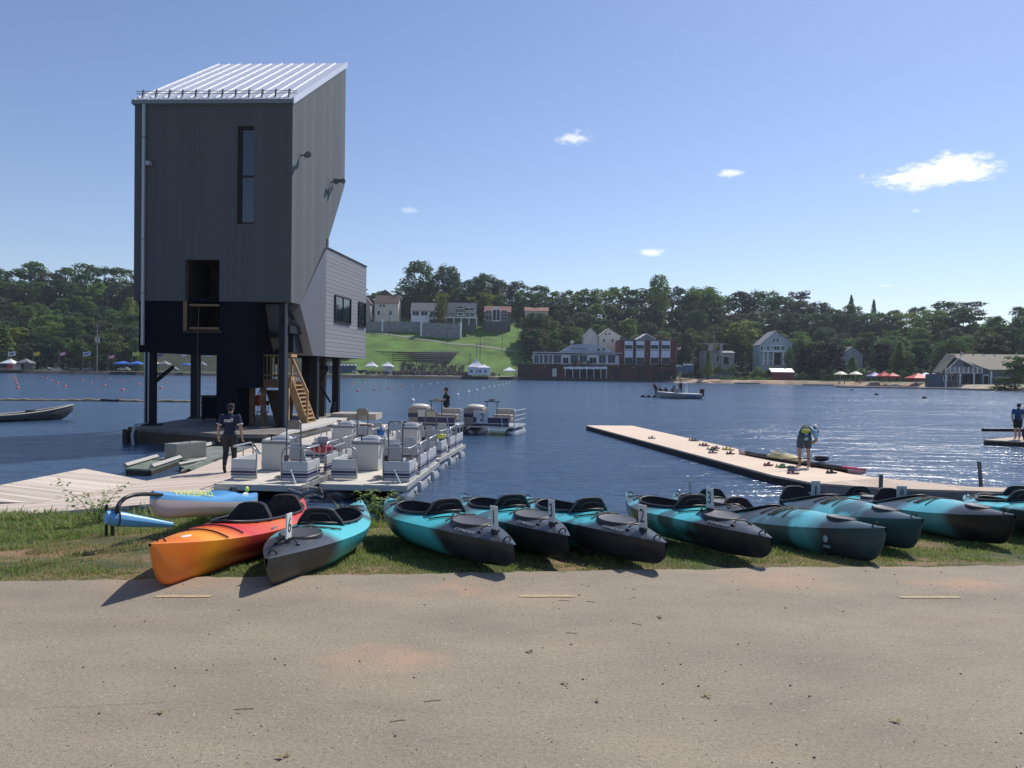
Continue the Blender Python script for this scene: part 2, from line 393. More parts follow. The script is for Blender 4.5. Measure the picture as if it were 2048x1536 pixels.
# lake
def water_mat():
    m = bpy.data.materials.new('lake_water'); m.use_nodes = True; t = m.node_tree; b = t.nodes['Principled BSDF']
    b.inputs['Base Color'].default_value = (.042, .080, .150, 1); b.inputs['Roughness'].default_value = .19; b.inputs['IOR'].default_value = 1.333; b.inputs['Specular IOR Level'].default_value = .38
    N = t.nodes.new; L = t.links.new
    c = N('ShaderNodeTexCoord')
    def nz_(scale, st, det, rot=0):
        mp = N('ShaderNodeMapping'); L(c.outputs['Object'], mp.inputs[0]); mp.inputs['Scale'].default_value = st; mp.inputs['Rotation'].default_value = (0, 0, rot)
        n = N('ShaderNodeTexNoise'); n.inputs['Scale'].default_value = scale; n.inputs['Detail'].default_value = det; n.inputs['Roughness'].default_value = .55; L(mp.outputs[0], n.inputs['Vector']); return n.outputs[0]
    a = nz_(1.0, (.55, 1.5, 1), 5, .12); w2 = nz_(.22, (.5, 1.3, 1), 3, -.1); sm = nz_(4.5, (.7, 1.5, 1), 3, .3)
    patch = nz_(.035, (.6, 1, 1), 3)
    pm = N('ShaderNodeMapRange'); L(patch, pm.inputs[0]); pm.inputs[1].default_value = .35; pm.inputs[2].default_value = .65; pm.inputs[3].default_value = .55; pm.inputs[4].default_value = 1.15
    def mt(op, x, y, z=None):
        n = N('ShaderNodeMath'); n.operation = op
        for i, v in enumerate((x, y, z)):
            if v is None: continue
            if isinstance(v, (int, float)): n.inputs[i].default_value = v
            else: L(v, n.inputs[i])
        return n.outputs[0]
    h = mt('ADD', mt('MULTIPLY', a, .30), mt('ADD', mt('MULTIPLY', w2, .55), mt('MULTIPLY', sm, .045)))
    h = mt('MULTIPLY', h, pm.outputs[0])
    bp = N('ShaderNodeBump'); bp.inputs['Strength'].default_value = 1.0; bp.inputs['Distance'].default_value = .88; L(h, bp.inputs['Height']); L(bp.outputs[0], b.inputs['Normal'])
    return m
mb = MB(); mb.grid([[(x, y, WZ) for x in (-1500, -300, 0, 300, 1500)] for y in (8.5, 60, 150, 300)])
tag(mb.build('water', water_mat()), 'rippled blue lake between the two shores', kind='structure')

# path
def asphalt():
    m = bpy.data.materials.new('asphalt_dusty'); m.use_nodes = True; t = m.node_tree; b = t.nodes['Principled BSDF']; b.inputs['Roughness'].default_value = .9
    N = t.nodes.new; L = t.links.new; c = N('ShaderNodeTexCoord')
    def nz_(sc, det, st=(1, 1, 1), ro=.5):
        mp = N('ShaderNodeMapping'); L(c.outputs['Object'], mp.inputs[0]); mp.inputs['Scale'].default_value = st
        n = N('ShaderNodeTexNoise'); n.inputs['Scale'].default_value = sc; n.inputs['Detail'].default_value = det; n.inputs['Roughness'].default_value = ro; L(mp.outputs[0], n.inputs['Vector']); return n.outputs[0]
    def ramp(v, st):
        r = N('ShaderNodeValToRGB'); e = r.color_ramp.elements; e[0].position = st[0][0]; e[0].color = (*st[0][1], 1); e[1].position = st[-1][0]; e[1].color = (*st[-1][1], 1)
        for p_, cc in st[1:-1]: q = e.new(p_); q.color = (*cc, 1)
        L(v, r.inputs[0]); return r.outputs[0]
    def mix(f, a_, b_, bl='MIX'):
        x = N('ShaderNodeMix'); x.data_type = 'RGBA'; x.blend_type = bl
        for i, v in ((0, f), (6, a_), (7, b_)):
            if isinstance(v, (int, float)): x.inputs[i].default_value = v
            elif isinstance(v, tuple): x.inputs[i].default_value = (*v, 1)
            else: L(v, x.inputs[i])
        return x.outputs[2]
    base = ramp(nz_(.6, 9, (.8, 1.5, 1), .70), [(.30, (.232, .194, .142)), (.5, (.306, .252, .183)), (.70, (.380, .309, .219))])
    grit = ramp(nz_(170, 3), [(.3, (.30, .30, .30)), (.5, (.5, .5, .5)), (.72, (.80, .79, .77))])
    col = mix(.42, base, grit, 'OVERLAY')
    grit2 = ramp(nz_(48, 5, ro=.7), [(.36, (.28, .28, .28)), (.52, (.5, .5, .5)), (.75, (.68, .68, .68))]); col = mix(.5, col, grit2, 'OVERLAY')
    vo = N('ShaderNodeTexVoronoi'); vo.inputs['Scale'].default_value = 38; L(c.outputs['Object'], vo.inputs['Vector'])
    ls = N('ShaderNodeMath'); ls.operation = 'LESS_THAN'; L(vo.outputs['Distance'], ls.inputs[0]); ls.inputs[1].default_value = .17
    wn = N('ShaderNodeSeparateColor'); L(vo.outputs['Color'], wn.inputs[0])
    gt = N('ShaderNodeMath'); gt.operation = 'GREATER_THAN'; L(wn.outputs[0], gt.inputs[0]); gt.inputs[1].default_value = .86
    mu = N('ShaderNodeMath'); mu.operation = 'MULTIPLY'; L(ls.outputs[0], mu.inputs[0]); L(gt.outputs[0], mu.inputs[1])
    col = mix(mu.outputs[0], col, (.06, .05, .045))
    gt2 = N('ShaderNodeMath'); gt2.operation = 'LESS_THAN'; L(wn.outputs[0], gt2.inputs[0]); gt2.inputs[1].default_value = .10
    mu2 = N('ShaderNodeMath'); mu2.operation = 'MULTIPLY'; L(ls.outputs[0], mu2.inputs[0]); L(gt2.outputs[0], mu2.inputs[1])
    col = mix(mu2.outputs[0], col, (.5, .46, .42))
    # washed-out patches of red dirt: near the verge and in one worn spot
    s = N('ShaderNodeSeparateXYZ'); L(c.outputs['Object'], s.inputs[0])
    dn = nz_(.8, 5, (.8, 2.2, 1)); dm = N('ShaderNodeMapRange'); L(dn, dm.inputs[0]); dm.inputs[1].default_value = .54; dm.inputs[2].default_value = .74; dm.inputs[4].default_value = .5
    ey = N('ShaderNodeMapRange'); L(s.outputs[1], ey.inputs[0]); ey.inputs[1].default_value = 4.6; ey.inputs[2].default_value = 6.2; ey.inputs[3].default_value = .18; ey.inputs[4].default_value = 1.7
    m3 = N('ShaderNodeMath'); m3.operation = 'MULTIPLY'; L(dm.outputs[0], m3.inputs[0]); L(ey.outputs[0], m3.inputs[1])
    col = mix(m3.outputs[0], col, (.47, .30, .20))
    for (px, py, r0) in ((780, 1315, .34), (1560, 1160, .5), (1930, 1170, .35), (920, 1175, .3)):
        g = G(px, py, 0); ds = N('ShaderNodeVectorMath'); ds.operation = 'DISTANCE'; mp = N('ShaderNodeMapping'); L(c.outputs['Object'], mp.inputs[0]); mp.inputs['Scale'].default_value = (1, 1.5, 1)
        L(mp.outputs[0], ds.inputs[0]); ds.inputs[1].default_value = (g.x, g.y*1.5, 0)
        ad = N('ShaderNodeMath'); ad.operation = 'MULTIPLY_ADD'; L(nz_(4, 6), ad.inputs[0]); ad.inputs[1].default_value = .9; L(ds.outputs['Value'], ad.inputs[2])
        mr = N('ShaderNodeMapRange'); L(ad.outputs[0], mr.inputs[0]); mr.inputs[1].default_value = r0+.5; mr.inputs[2].default_value = .38; mr.inputs[4].default_value = .65
        col = mix(mr.outputs[0], col, (.50, .31, .20))
    L(col, b.inputs['Base Color'])
    ad = N('ShaderNodeMath'); ad.operation = 'ADD'; L(nz_(170, 3), ad.inputs[0]); L(nz_(48, 5, ro=.7), ad.inputs[1])
    bp = N('ShaderNodeBump'); bp.inputs['Strength'].default_value = .75; bp.inputs['Distance'].default_value = .007; L(ad.outputs[0], bp.inputs['Height']); L(bp.outputs[0], b.inputs['Normal'])
    return m
xs = axis([(-60, -12, 4), (-12, 14, .08), (14, 60, 4)])
mb = MB(); ed = [path_edge(x)+.03*fbm(x, 9, 6, 3)+.02*fbm(x, 2, 20, 3) for x in xs]
mb.grid([[(x, -20, .0) for x in xs], [(x, e-.3, .0) for x, e in zip(xs, ed)], [(x, e, -.002) for x, e in zip(xs, ed)], [(x, e+.02, -.035) for x, e in zip(xs, ed)]])
tag(mb.build('path', asphalt()), 'dusty tan asphalt path with faded yellow dashes', kind='structure')
YEL = mat('worn_yellow_paint', (.34, .28, .20), .9, var=1, vscale=26, col2=(.52, .40, .19), detail=8)
for (a, b_, py) in ((312, 421, 1192), (1037, 1150, 1191.5), (1798, 1920, 1194)):
    p, q = G(a, py, .004), G(b_, py, .004); mb = MB(); n = 14
    wv = [(p.lerp(q, i/n), .026+.006*fbm(i, a, .9)) for i in range(n+1)]
    mb.grid([[(c.x, c.y-w, .004) for c, w in wv], [(c.x, c.y+w, .004) for c, w in wv]]); tag(mb.build('road_marking', YEL), kind='structure')

# grit, twigs and leaf litter on the path
mb = MB(); r_ = random.Random(3)
for i in range(900):
    x = r_.uniform(-5, 5); y = r_.uniform(1.9, 6.2)
    if abs(x) > y*.75+.2 or y > path_edge(x)+.1: continue
    s = r_.choice((.0015, .002, .003, .003, .004, .006)); mb.ell((x, y, s*.3), (s*r_.uniform(.8, 1.4), s*r_.uniform(.7, 1.1), s*.7), r_.choice((0, 0, 0, 1)), su=6, sv=4)
for i in range(13):
    x = r_.uniform(-4, 4.5); y = r_.uniform(2.2, 6.1)
    a = r_.uniform(-.6, .6); l = r_.uniform(.02, .09)
    mb.tube([(x, y, .002), (x+l*cos(a)*.5, y+l*sin(a)*.5+.002, .004), (x+l*cos(a), y+l*sin(a), .002)], .0016, 4, 2)
for (px, py) in ((320, 1425), (1316, 1235), (1130, 1370), (1414, 1395), (1190, 1403), (1793, 1443), (568, 1517), (1056, 1303)):
    g = G(px, py, 0)
    for k in range(5):
        a = r_.uniform(0, 6.28); l = r_.uniform(.010, .022); c, s_ = cos(a), sin(a); z0 = .003+.0015*k
        mb.add([(g.x, g.y, z0), (g.x+c*l-s_*l*.4, g.y+s_*l+c*l*.4, z0+.003), (g.x+c*l*1.8, g.y+s_*l*1.8, z0+.002), (g.x+c*l+s_*l*.4, g.y+s_*l-c*l*.4, z0+.002)], [(0, 1, 2, 3)], 3)
for (p0, p1) in (((70, 1416), (330, 1404)), ((1560, 1238), (1690, 1258))):
    a, b = G(*p0, .003), G(*p1, .003); pts = [a.lerp(b, k/18)+Vector((0, .012*fbm(k*.7, p0[0], 1), 0)) for k in range(19)]; mb.grid([[(p.x, p.y-.0010, .0035) for p in pts], [(p.x, p.y+.0010, .0035) for p in pts]], 2)
tag(mb.build('litter', [mat('grit_dark', (.06, .05, .045), .9), mat('grit_pale', (.4, .37, .33), .9), mat('twig', (.12, .08, .05), .9), mat('dead_leaf', (.22, .16, .07), .8)]),
    'loose grit, twigs and dry leaves strewn over the asphalt path', 'litter', kind='stuff')

# grass on the bank
def blade_mat(nm, c1, c2):
    m = mat(nm, c1, .65, var=1, vscale=1.2, col2=c2, detail=6)
    b = m.node_tree.nodes['Principled BSDF']; b.inputs['Transmission Weight'].default_value = 0
    t = m.node_tree; src = b.inputs['Base Color'].links[0].from_socket; tr = t.nodes.new('ShaderNodeBsdfTranslucent'); t.links.new(src, tr.inputs[0])
    ms = t.nodes.new('ShaderNodeMixShader'); ms.inputs[0].default_value = .45; t.links.new(b.outputs[0], ms.inputs[1]); t.links.new(tr.outputs[0], ms.inputs[2]); t.links.new(ms.outputs[0], t.nodes['Material Output'].inputs['Surface']); return m
GM = [blade_mat('grass_green', (.21, .28, .065), (.33, .39, .13)), blade_mat('grass_dry', (.34, .28, .13), (.44, .36, .18)), blade_mat('clover_green', (.11, .21, .05), (.20, .32, .09))]
def tuft(mb, x, y, h0, r_, z=None, lean=.5):
    z = near_h(x, y)-.004 if z is None else z
    h = h0*r_.uniform(.6, 1.3); a = r_.uniform(0, 6.28); w = h0*.06+.0022; l = h*r_.uniform(.1, lean); b_ = r_.uniform(0, 6.28)
    c, s = cos(a)*w, sin(a)*w; dx, dy = cos(b_)*l, sin(b_)*l
    mb.add([(x-c, y-s, z), (x+c, y+s, z), (x+c*.7+dx*.4, y+s*.7+dy*.4, z+h*.6), (x-c*.7+dx*.4, y-s*.7+dy*.4, z+h*.6), (x+dx, y+dy, z+h)], [(0, 1, 2, 3), (3, 2, 4)], mi)
mb = MB(); r_ = random.Random(5)
n = 0
while n < 290000:
    y = 5.3+r_.random()**1.15*5.6; x = r_.uniform(-.74*y-2.2, .74*y+2.6); e = path_edge(x); n += 1
    if y < e+.02: continue
    d = fbm(x, y, .9, 5)+.35*fbm(x, y, 4, 3)
    dirt = 0
    if -4.8 < x < -2.9 and 6.3 < y < 8.6: dirt = .42
    if x > .2 and y < e+.35: dirt = max(dirt, .25)
    if y < e+.12: dirt = max(dirt, .3)
    bare = d < -.5+dirt*1.35
    if bare and r_.random() < .30: continue
    mi = 1 if r_.random() < (.12+.5*dirt+(.22 if x < -2.8 and y < 8 else 0)) else (2 if r_.random() < .25 else 0)
    hh = .018+.010*sstep(0, 1, y-e)+(.03 if y > 9.2 else 0)+(.02 if x < -3 and y > 8.2 else 0)
    if fbm(x, y, 2.2, 3) > .3: hh *= 1.7
    if bare: hh *= .42; mi = 1 if r_.random() < .6 else 0
    tuft(mb, x, y, hh, r_, lean=1.0)
tag(mb.build('grass', GM), 'short grass with dry patches on the bank beside the path', 'grass', kind='stuff')
# taller weeds along the water's edge
mb = MB(); r_ = random.Random(8)
for (cx, cy, sp, n_, h) in ((-1.75, 10.1, .35, 260, .30), (2.2, 11.0, .45, 120, .36), (-4.6, 10.6, .5, 300, .26), (-6.3, 11.2, .9, 300, .22), (-2.6, 10.4, .5, 160, .3), (5.2, 11.8, 1.2, 220, .34), (7.5, 12.4, 1.2, 160, .3), (.0, 10.6, .5, 70, .3), (3.8, 11.3, .7, 110, .3)):
    for i in range(n_):
        x = cx+r_.gauss(0, sp); y = cy+r_.gauss(0, .35); mi = r_.choice((0, 0, 2, 1)); tuft(mb, x, y, h*r_.uniform(.4, 1.1), r_, near_h(x, y)-.02, .6)
tag(mb.build('weeds', GM), 'tall weeds growing where the bank meets the water', 'weeds', kind='stuff')
def shrublet(name, label, c, R, n_, h, leaf=.035, stems=5):
    t = thing(name, label, 'plant', c); r = random.Random(int(abs(c[0])*100)); mb = MB(); ms = MB()
    tips = []
    for k in range(stems):
        a = r.uniform(0, 6.28); e = (R*r.uniform(.3, 1)*cos(a), R*r.uniform(.3, 1)*sin(a)*.6, h*r.uniform(.6, 1)); tips.append(e)
        ms.tube([(0, 0, 0), (e[0]*.4, e[1]*.4, e[2]*.6), e], [.006, .004, .002], 5)
    for i in range(n_):
        e = r.choice(tips); f = r.uniform(.3, 1.05); p = Vector(e)*f+Vector((r.gauss(0, .05), r.gauss(0, .05), r.gauss(0, .04)))
        a = r.uniform(0, 6.28); u = Vector((cos(a), sin(a), r.uniform(-.5, .5)))*leaf; v = u.cross(Vector((r.uniform(-.5, .5), r.uniform(-.5, .5), 1))).normalized()*leaf*.6
        mb.add([p-u, p-v*.8, p+u, p+v*.8], [(0, 1, 2, 3)], r.choice((0, 2)))
    ms.build('stem', mat('weed_stem', (.08, .09, .04), .8), t); mb.build('foliage', GM, t)
shrublet('bush', 'leafy green bush at the water edge between the teal kayaks', (-1.72, 9.9, near_h(-1.72, 9.9)), .38, 420, .42)
shrublet('bush', 'straggly weed with small leaves by the outrigger float', (-5.35, 9.7, near_h(-5.35, 9.7)), .55, 240, .62)
shrublet('bush', 'thin reddish twigs and leaves behind the third sign board', (2.75, 10.9, near_h(2.75, 10.9)), .4, 110, .95, .016, 26)
# ------------------------------------------------------------ trees of the far shore
def leaf_mat():
    m = bpy.data.materials.new('tree_foliage'); m.use_nodes = True; t = m.node_tree; b = t.nodes['Principled BSDF']; out_ = t.nodes['Material Output']
    N = t.nodes.new; L = t.links.new; b.inputs['Roughness'].default_value = .7; b.inputs['Specular IOR Level'].default_value = .25
    oi = N('ShaderNodeObjectInfo'); c = N('ShaderNodeTexCoord'); n = N('ShaderNodeTexNoise'); n.inputs['Scale'].default_value = .45; n.inputs['Detail'].default_value = 5; L(c.outputs['Object'], n.inputs['Vector'])
    mr = N('ShaderNodeMapRange'); L(n.outputs[0], mr.inputs[0]); mr.inputs[1].default_value = .3; mr.inputs[2].default_value = .7; mr.inputs[3].default_value = .65; mr.inputs[4].default_value = 1.4
    mx = N('ShaderNodeMix'); mx.data_type = 'RGBA'; mx.blend_type = 'MULTIPLY'; mx.inputs[0].default_value = 1; L(oi.outputs['Color'], mx.inputs[6]); L(mr.outputs[0], mx.inputs[7])
    L(mx.outputs[2], b.inputs['Base Color'])
    tr = N('ShaderNodeBsdfTranslucent'); L(mx.outputs[2], tr.inputs[0]); ms = N('ShaderNodeMixShader'); ms.inputs[0].default_value = .45
    L(b.outputs[0], ms.inputs[1]); L(tr.outputs[0], ms.inputs[2]); L(ms.outputs[0], out_.inputs['Surface'])
    return m
LEAF = leaf_mat(); BARK = mat('bark', (.09, .07, .055), .9, var=.3, vscale=2)
def crown_mesh(seed, kind='round', n_cl=46, per=46, leaf=.30):
    """unit tree 10 high: foliage sprays spread through lobes"""
    r = random.Random(seed); mb = MB(); tr = MB()
    H = 10.0
    lobes = []
    if kind == 'cone':
        for k in range(n_cl):
            f = k/n_cl; z = 1.4+8.4*f; R = 2.5*(1-f)**.85+.12; a = k*2.4; lobes.append((R*.62*cos(a), R*.62*sin(a), z, R*.55+.15, .42))
    elif kind == 'flat':
        for k in range(n_cl):
            z = r.uniform(3.2, 9.4); a = r.uniform(0, 6.28); R = 3.9*sqrt(max(.1, 1-((z-6.6)/3.6)**2))*r.uniform(.3, 1.0); lobes.append((R*cos(a), R*sin(a), z, r.uniform(.9, 1.6), r.uniform(.35, .55)))
    else:
        for k in range(n_cl):
            z = r.uniform(1.6, 9.2); a = r.uniform(0, 6.28); ww = {'round': 3.5, 'tall': 2.5, 'big': 4.0}[kind]
            R = ww*sqrt(max(.06, 1-((z-5.2)/4.6)**2))*r.uniform(.35, .95); s = r.uniform(.75, 1.35); lobes.append((R*cos(a), R*sin(a), z, s, s*r.uniform(.6, .85)))
    tips = []
    for (x, y, z, R, Rz) in lobes:
        tips.append((x, y, z))
        for i in range(per):
            u = Vector((r.gauss(0, 1), r.gauss(0, 1), r.gauss(0, 1))).normalized()*(r.random()**.35)
            if u.z < -.3 and r.random() < .5: u.z = -u.z
            p = Vector((x+u.x*R, y+u.y*R, z+u.z*Rz)); nrm = (u+Vector((0, 0, .5))+Vector((r.gauss(0, .5), r.gauss(0, .5), r.gauss(0, .5)))).normalized()
            a = nrm.orthogonal().normalized(); a = Matrix.Rotation(r.uniform(0, 6.28), 3, nrm) @ a; b_ = nrm.cross(a); s = leaf*r.uniform(.6, 1.3)
            mb.add([p-a*s, p-b_*s*.7+nrm*.1*s, p+a*s, p+b_*s*.7+nrm*.1*s], [(0, 1, 2, 3)])
    tr.tube([(0, 0, -1.5), (.05, 0, 1.2), (.1, .05, 3.5), (0, 0, 6.5)], [.30, .24, .17, .06], 7)
    for k in range(9 if kind != 'cone' else 0):
        e = r.choice(tips); z0 = 1.5+3*r.random(); tr.tube([(0, 0, z0), (e[0]*.5, e[1]*.5, z0+(e[2]-z0)*.55), (e[0]*.9, e[1]*.9, e[2])], [.11, .07, .03], 5)
    return mb.build('crown', LEAF, mesh_only=True), tr.build('trunk', BARK, mesh_only=True)
VAR = {'round': [crown_mesh(s, 'round', 60, 44, .27) for s in (1, 2, 3, 4)], 'tall': [crown_mesh(s, 'tall', 46, 44, .26) for s in (5, 6)],
       'big': [crown_mesh(s, 'big', 120, 44, .21) for s in (7, 8)], 'flat': [crown_mesh(s, 'flat', 60, 44, .24) for s in (9, 10)], 'cone': [crown_mesh(s, 'cone', 44, 40, .24) for s in (11, 12)]}
GREENS = {'dark green': (.062, .108, .036), 'mid green': (.100, .168, .046), 'light green': (.14, .23, .055), 'yellow green': (.19, .23, .045), 'grey green': (.085, .125, .062), 'dull brown green': (.095, .100, .050), 'dark purple': (.022, .014, .018), 'reddish brown': (.10, .05, .032)}
def tree(kind, col, loc, h, wd, label, group=None, name='broadleaf_tree', v=None):
    cm, tm = VAR[kind][rnd.randrange(len(VAR[kind])) if v is None else v]
    t = thing(name, label, 'tree', loc, rnd.uniform(0, 6.28), group); s = h/10.0; ws = wd/{'round': 8.6, 'tall': 6.4, 'big': 9.8, 'flat': 9.6, 'cone': 5.4}[kind]
    for me, nm in ((cm, 'crown'), (tm, 'trunk')):
        o = bpy.data.objects.new(nm, me); COL.objects.link(o); o.parent = t; o.scale = (ws, ws, s) if nm == 'crown' else (s, s, s)
        c = GREENS[col]; j = rnd.uniform(.8, 1.22); jr = rnd.uniform(.88, 1.12)
        o.color = (c[0]*j*jr, c[1]*j, c[2]*j/jr, 1)
    return t
SKY = [(-300, 540), (0, 535), (60, 522), (110, 530), (140, 522), (150, 519), (200, 530), (270, 536), (500, 545), (730, 572), (762, 566), (784, 585), (800, 575), (925, 560), (985, 545), (1010, 575), (1050, 552), (1075, 560), (1110, 562), (1140, 577), (1200, 570), (1260, 562), (1345, 562), (1370, 570), (1440, 578), (1490, 573), (1540, 574), (1560, 592), (1650, 602), (1690, 606), (1760, 614), (1850, 600), (1900, 600), (1960, 606), (1990, 622), (2025, 622), (2060, 604), (2400, 590)]
# (px0, px1, top y, bottom y, depth): buildings that must stay clear of trees in front
CLEAR = [(740, 806, 590, 660, 372), (815, 873, 604, 660, 366), (890, 960, 604, 660, 364), (964, 1028, 610, 655, 366), (1030, 1360, 672, 765, 289), (1166, 1246, 655, 735, 312), (1266, 1316, 666, 735, 312), (1400, 1475, 692, 735, 303), (1514, 1596, 664, 735, 306), (1540, 1592, 736, 762, 284),
         (1680, 1730, 693, 740, 300), (1880, 2048, 706, 780, 222), (1358, 1400, 725, 762, 288)]
side = lambda px: 'left of the dark tower' if px < 290 else ('behind the sloping lawn' if px < 1035 else ('above the brick boathouse' if px < 1360 else ('left of the red umbrellas' if px < 1760 else 'near the right hand boathouse')))
row_w = ['along the shore', 'low on the slope', 'low on the slope', 'half way up the hill', 'half way up the hill', 'high on the hill', 'on the skyline']
cnt = 0
for ri, s in enumerate((17, 30, 45, 62, 82, 104, 128)):
    PXX = -60+rnd.uniform(0, 20)
    while PXX < 2110:
        y0_ = lerp_tab(SHT, PXX)+s; PXX += rnd.uniform(8.6, 12.2)*(1.0 if ri < 5 else .92)*FPX/y0_*(1.25 if PXX > 1750 else 1)
        y = lerp_tab(SHT, PXX)+s+rnd.uniform(-5, 5); x = (PXX-1024)/FPX*y; z = far_h(x, y)
        px, py = PX((x, y, z))
        if px < -30 or px > 2085 or 300 < px < 640: continue
        if 640 < px < 1042 and s < 100: continue
        if 1042 <= px < 1130 and s < 40: continue
        if 1042 <= px < 1345 and s < 20: continue
        if 1345 <= px and s < 24 and px < 1880: continue
        skyy = lerp_tab(SKY, px)
        dist = y; pm = FPX/dist
        if ri == 6:
            top = skyy+rnd.uniform(-5, 15); h = (py-top)/pm
            if px < 1042 and px > 780: h += 2
        elif ri == 5: h = min((py-skyy-rnd.uniform(2, 26))/pm, 15)
        else: h = rnd.uniform(8.5, 13.5)*(1.15 if ri < 3 else 1)
        h = max(6.5, min(h, 22)); hs = (py-skyy-3)/pm
        if ri < 6: h = min(h, max(5, hs))
        wpx = h*.42*pm; skip = False
        for (a, b, ty, by, Yb) in CLEAR:
            if y < Yb+7 and px+wpx > a+2 and px-wpx < b-2 and py-h*pm < by and y > 180: skip = True
        if skip: continue
        k = rnd.choices(['round', 'tall', 'flat', 'big'], [5, 2, 3 if px > 1500 else 1, 1.5])[0]
        if px < 300: cn = rnd.choices(['dark green', 'mid green', 'grey green', 'light green', 'yellow green', 'dull brown green'], [4, 5, 3, 2.0, .9 if ri < 4 else .2, 1.2])[0]
        elif px > 1900: cn = rnd.choices(['dark green', 'mid green', 'dull brown green', 'yellow green'], [5, 5, 2, 1])[0]
        else: cn = rnd.choices(['dark green', 'mid green', 'light green', 'grey green', 'yellow green', 'dull brown green'], [4, 5, 3, 3, .5, 2])[0]
        lab = f'{cn} broadleaf tree {row_w[ri]} {side(px)}'
        if k == 'tall': lab = lab.replace('broadleaf', 'narrow')
        if k == 'flat': lab = lab.replace('broadleaf', 'flat topped')
        if k == 'big': lab = lab.replace('broadleaf', 'wide spreading')
        tree(k, cn, (x, y, z-.3), h, h*rnd.uniform(.95, 1.3)*(1.0 if k != 'tall' else .75), lab, 'trees ' + ('on the wooded hill left of the tower' if px < 640 else 'on the hillside across the lake')); cnt += 1
# fill undergrowth as one mass so the hill floor reads as wood
mb = MB(); r_ = random.Random(12)
for i in range(15000):
    ppx = r_.uniform(-60, 2110); s = r_.uniform(13, 140); y = lerp_tab(SHT, ppx)+s; x = (ppx-1024)/FPX*y; z = far_h(x, y); px, py = PX((x, y, z))
    if px < -40 or px > 2090 or 300 < px < 640: continue
    if 700 < px < 1040 and s < 96: continue
    if 640 < px <= 700 and s < 30: continue
    if px > 1345 and s < 24: continue
    if any(a-4 < px < b+4 and y < Yb+10 and py > ty for (a, b, ty, by, Yb) in CLEAR): continue
    for k in range(2):
        n = Vector((r_.gauss(0, 1), r_.gauss(0, 1), abs(r_.gauss(0, 1)))).normalized(); a = n.orthogonal().normalized(); b_ = n.cross(a); q = r_.uniform(.5, 1.1)
        p = Vector((x+r_.gauss(0, 1), y+r_.gauss(0, 1), z+r_.uniform(.2, 2.8))); mb.add([p-a*q, p-b_*q, p+a*q, p+b_*q], [(0, 1, 2, 3)])
u = tag(mb.build('undergrowth', LEAF), 'dark shrubs and undergrowth between the trees of the far hill', 'undergrowth', kind='stuff'); u.color = (.050, .085, .030, 1)

def ptree(kind, col, px, by, ty, wpx, s=None, Y=None, label='', name='broadleaf_tree', v=0, group=None):
    """single tree placed by its foot on the slope"""
    if Y is None: p = hit(px, by)
    else: p = A(px, by, Y); p.z = far_h(p.x, p.y)
    b_ = PX(p)[1]; pm = FPX/p.y
    return tree(kind, col, (p.x, p.y, p.z-.3), (b_-ty)/pm, wpx/pm, label, group, name, v)
ptree('big', 'mid green', 838, 600, 519, 92, Y=392, label='tallest broad tree on the ridge behind the white cottage', v=0)
ptree('big', 'grey green', 893, 600, 528, 78, Y=396, label='broad tree joined to the tallest crown, above the grey green house', v=1)
ptree('round', 'dark green', 958, 625, 543, 66, Y=390, label='dark round tree behind the house with the red brown roof', v=1)
ptree('round', 'dark green', 920, 628, 575, 60, Y=384, label='dark tree filling the gap above the grey green house roof', v=2)
ptree('round', 'dark green', 820, 628, 570, 60, Y=384, label='dark tree directly behind the white cottage roof', v=3)
ptree('round', 'yellow green', 883, 640, 585, 34, Y=360, label='yellowish tree standing between the white cottage and the grey green house', v=2)
ptree('round', 'dark green', 866, 645, 620, 26, Y=357, label='low dark bush at the right corner of the white cottage', v=3)
ptree('big', 'dark green', 1072, 690, 622, 76, label='large dark tree at the right edge of the lawn', v=1)
ptree('round', 'mid green', 1110, 686, 640, 52, label='mid green tree right of the large lawn tree', v=0)
ptree('flat', 'reddish brown', 1071, 704, 655, 60, label='reddish brown tree with bare trunk at the right edge of the lawn', v=0)
ptree('tall', 'grey green', 1137, 700, 640, 36, label='grey green slender tree behind the boathouse satellite dish', v=0)
ptree('big', 'light green', 1315, 640, 546, 62, Y=400, label='tallest crown on the skyline above the brick boathouse', v=0)
ptree('big', 'light green', 1405, 640, 570, 110, Y=398, label='wide light green crown on the skyline right of the brick boathouse', v=1)
ptree('flat', 'dark purple', 1597, 640, 579, 66, Y=402, label='dark reddish flat topped tree on the skyline above the blue house', v=0)
ptree('cone', 'dark green', 1702, 640, 589, 26, Y=402, label='pointed dark spruce on the skyline', name='conifer_tree', v=0)
ptree('cone', 'dark green', 1747, 640, 597, 20, Y=404, label='small pointed spruce right of the taller skyline spruce', name='conifer_tree', v=1)
ptree('tall', 'yellow green', 1484, 735, 636, 78, label='tall yellow green tree beside the pale blue house', v=1)
ptree('round', 'dark green', 1462, 736, 668, 54, label='dark tree between the old white house and the yellow green tree', v=2)
ptree('round', 'dark purple', 1655, 756, 682, 82, Y=291, label='dark copper beech beside the red shed', v=0)
ptree('round', 'dark purple', 1612, 742, 690, 44, Y=296, label='small dark tree at the right corner of the pale blue house', v=1)
ptree('round', 'dark purple', 1762, 752, 682, 62, Y=290, label='dark copper coloured tree behind the red umbrellas', v=3)
ptree('cone', 'light green', 1416, 742, 700, 26, Y=286, label='small pointed tree in front of the old white house', name='conifer_tree', v=0)
ptree('round', 'dark green', 1596, 736, 676, 44, Y=300, label='dark tree covering the right end of the pale blue house', v=1)
ptree('tall', 'mid green', 1578, 738, 696, 24, Y=292, label='small slender tree at the right of the blue house porch', v=0)
ptree('cone', 'light green', 1797, 755, 682, 42, Y=276, label='light green conifer between the umbrellas', name='conifer_tree', v=1)
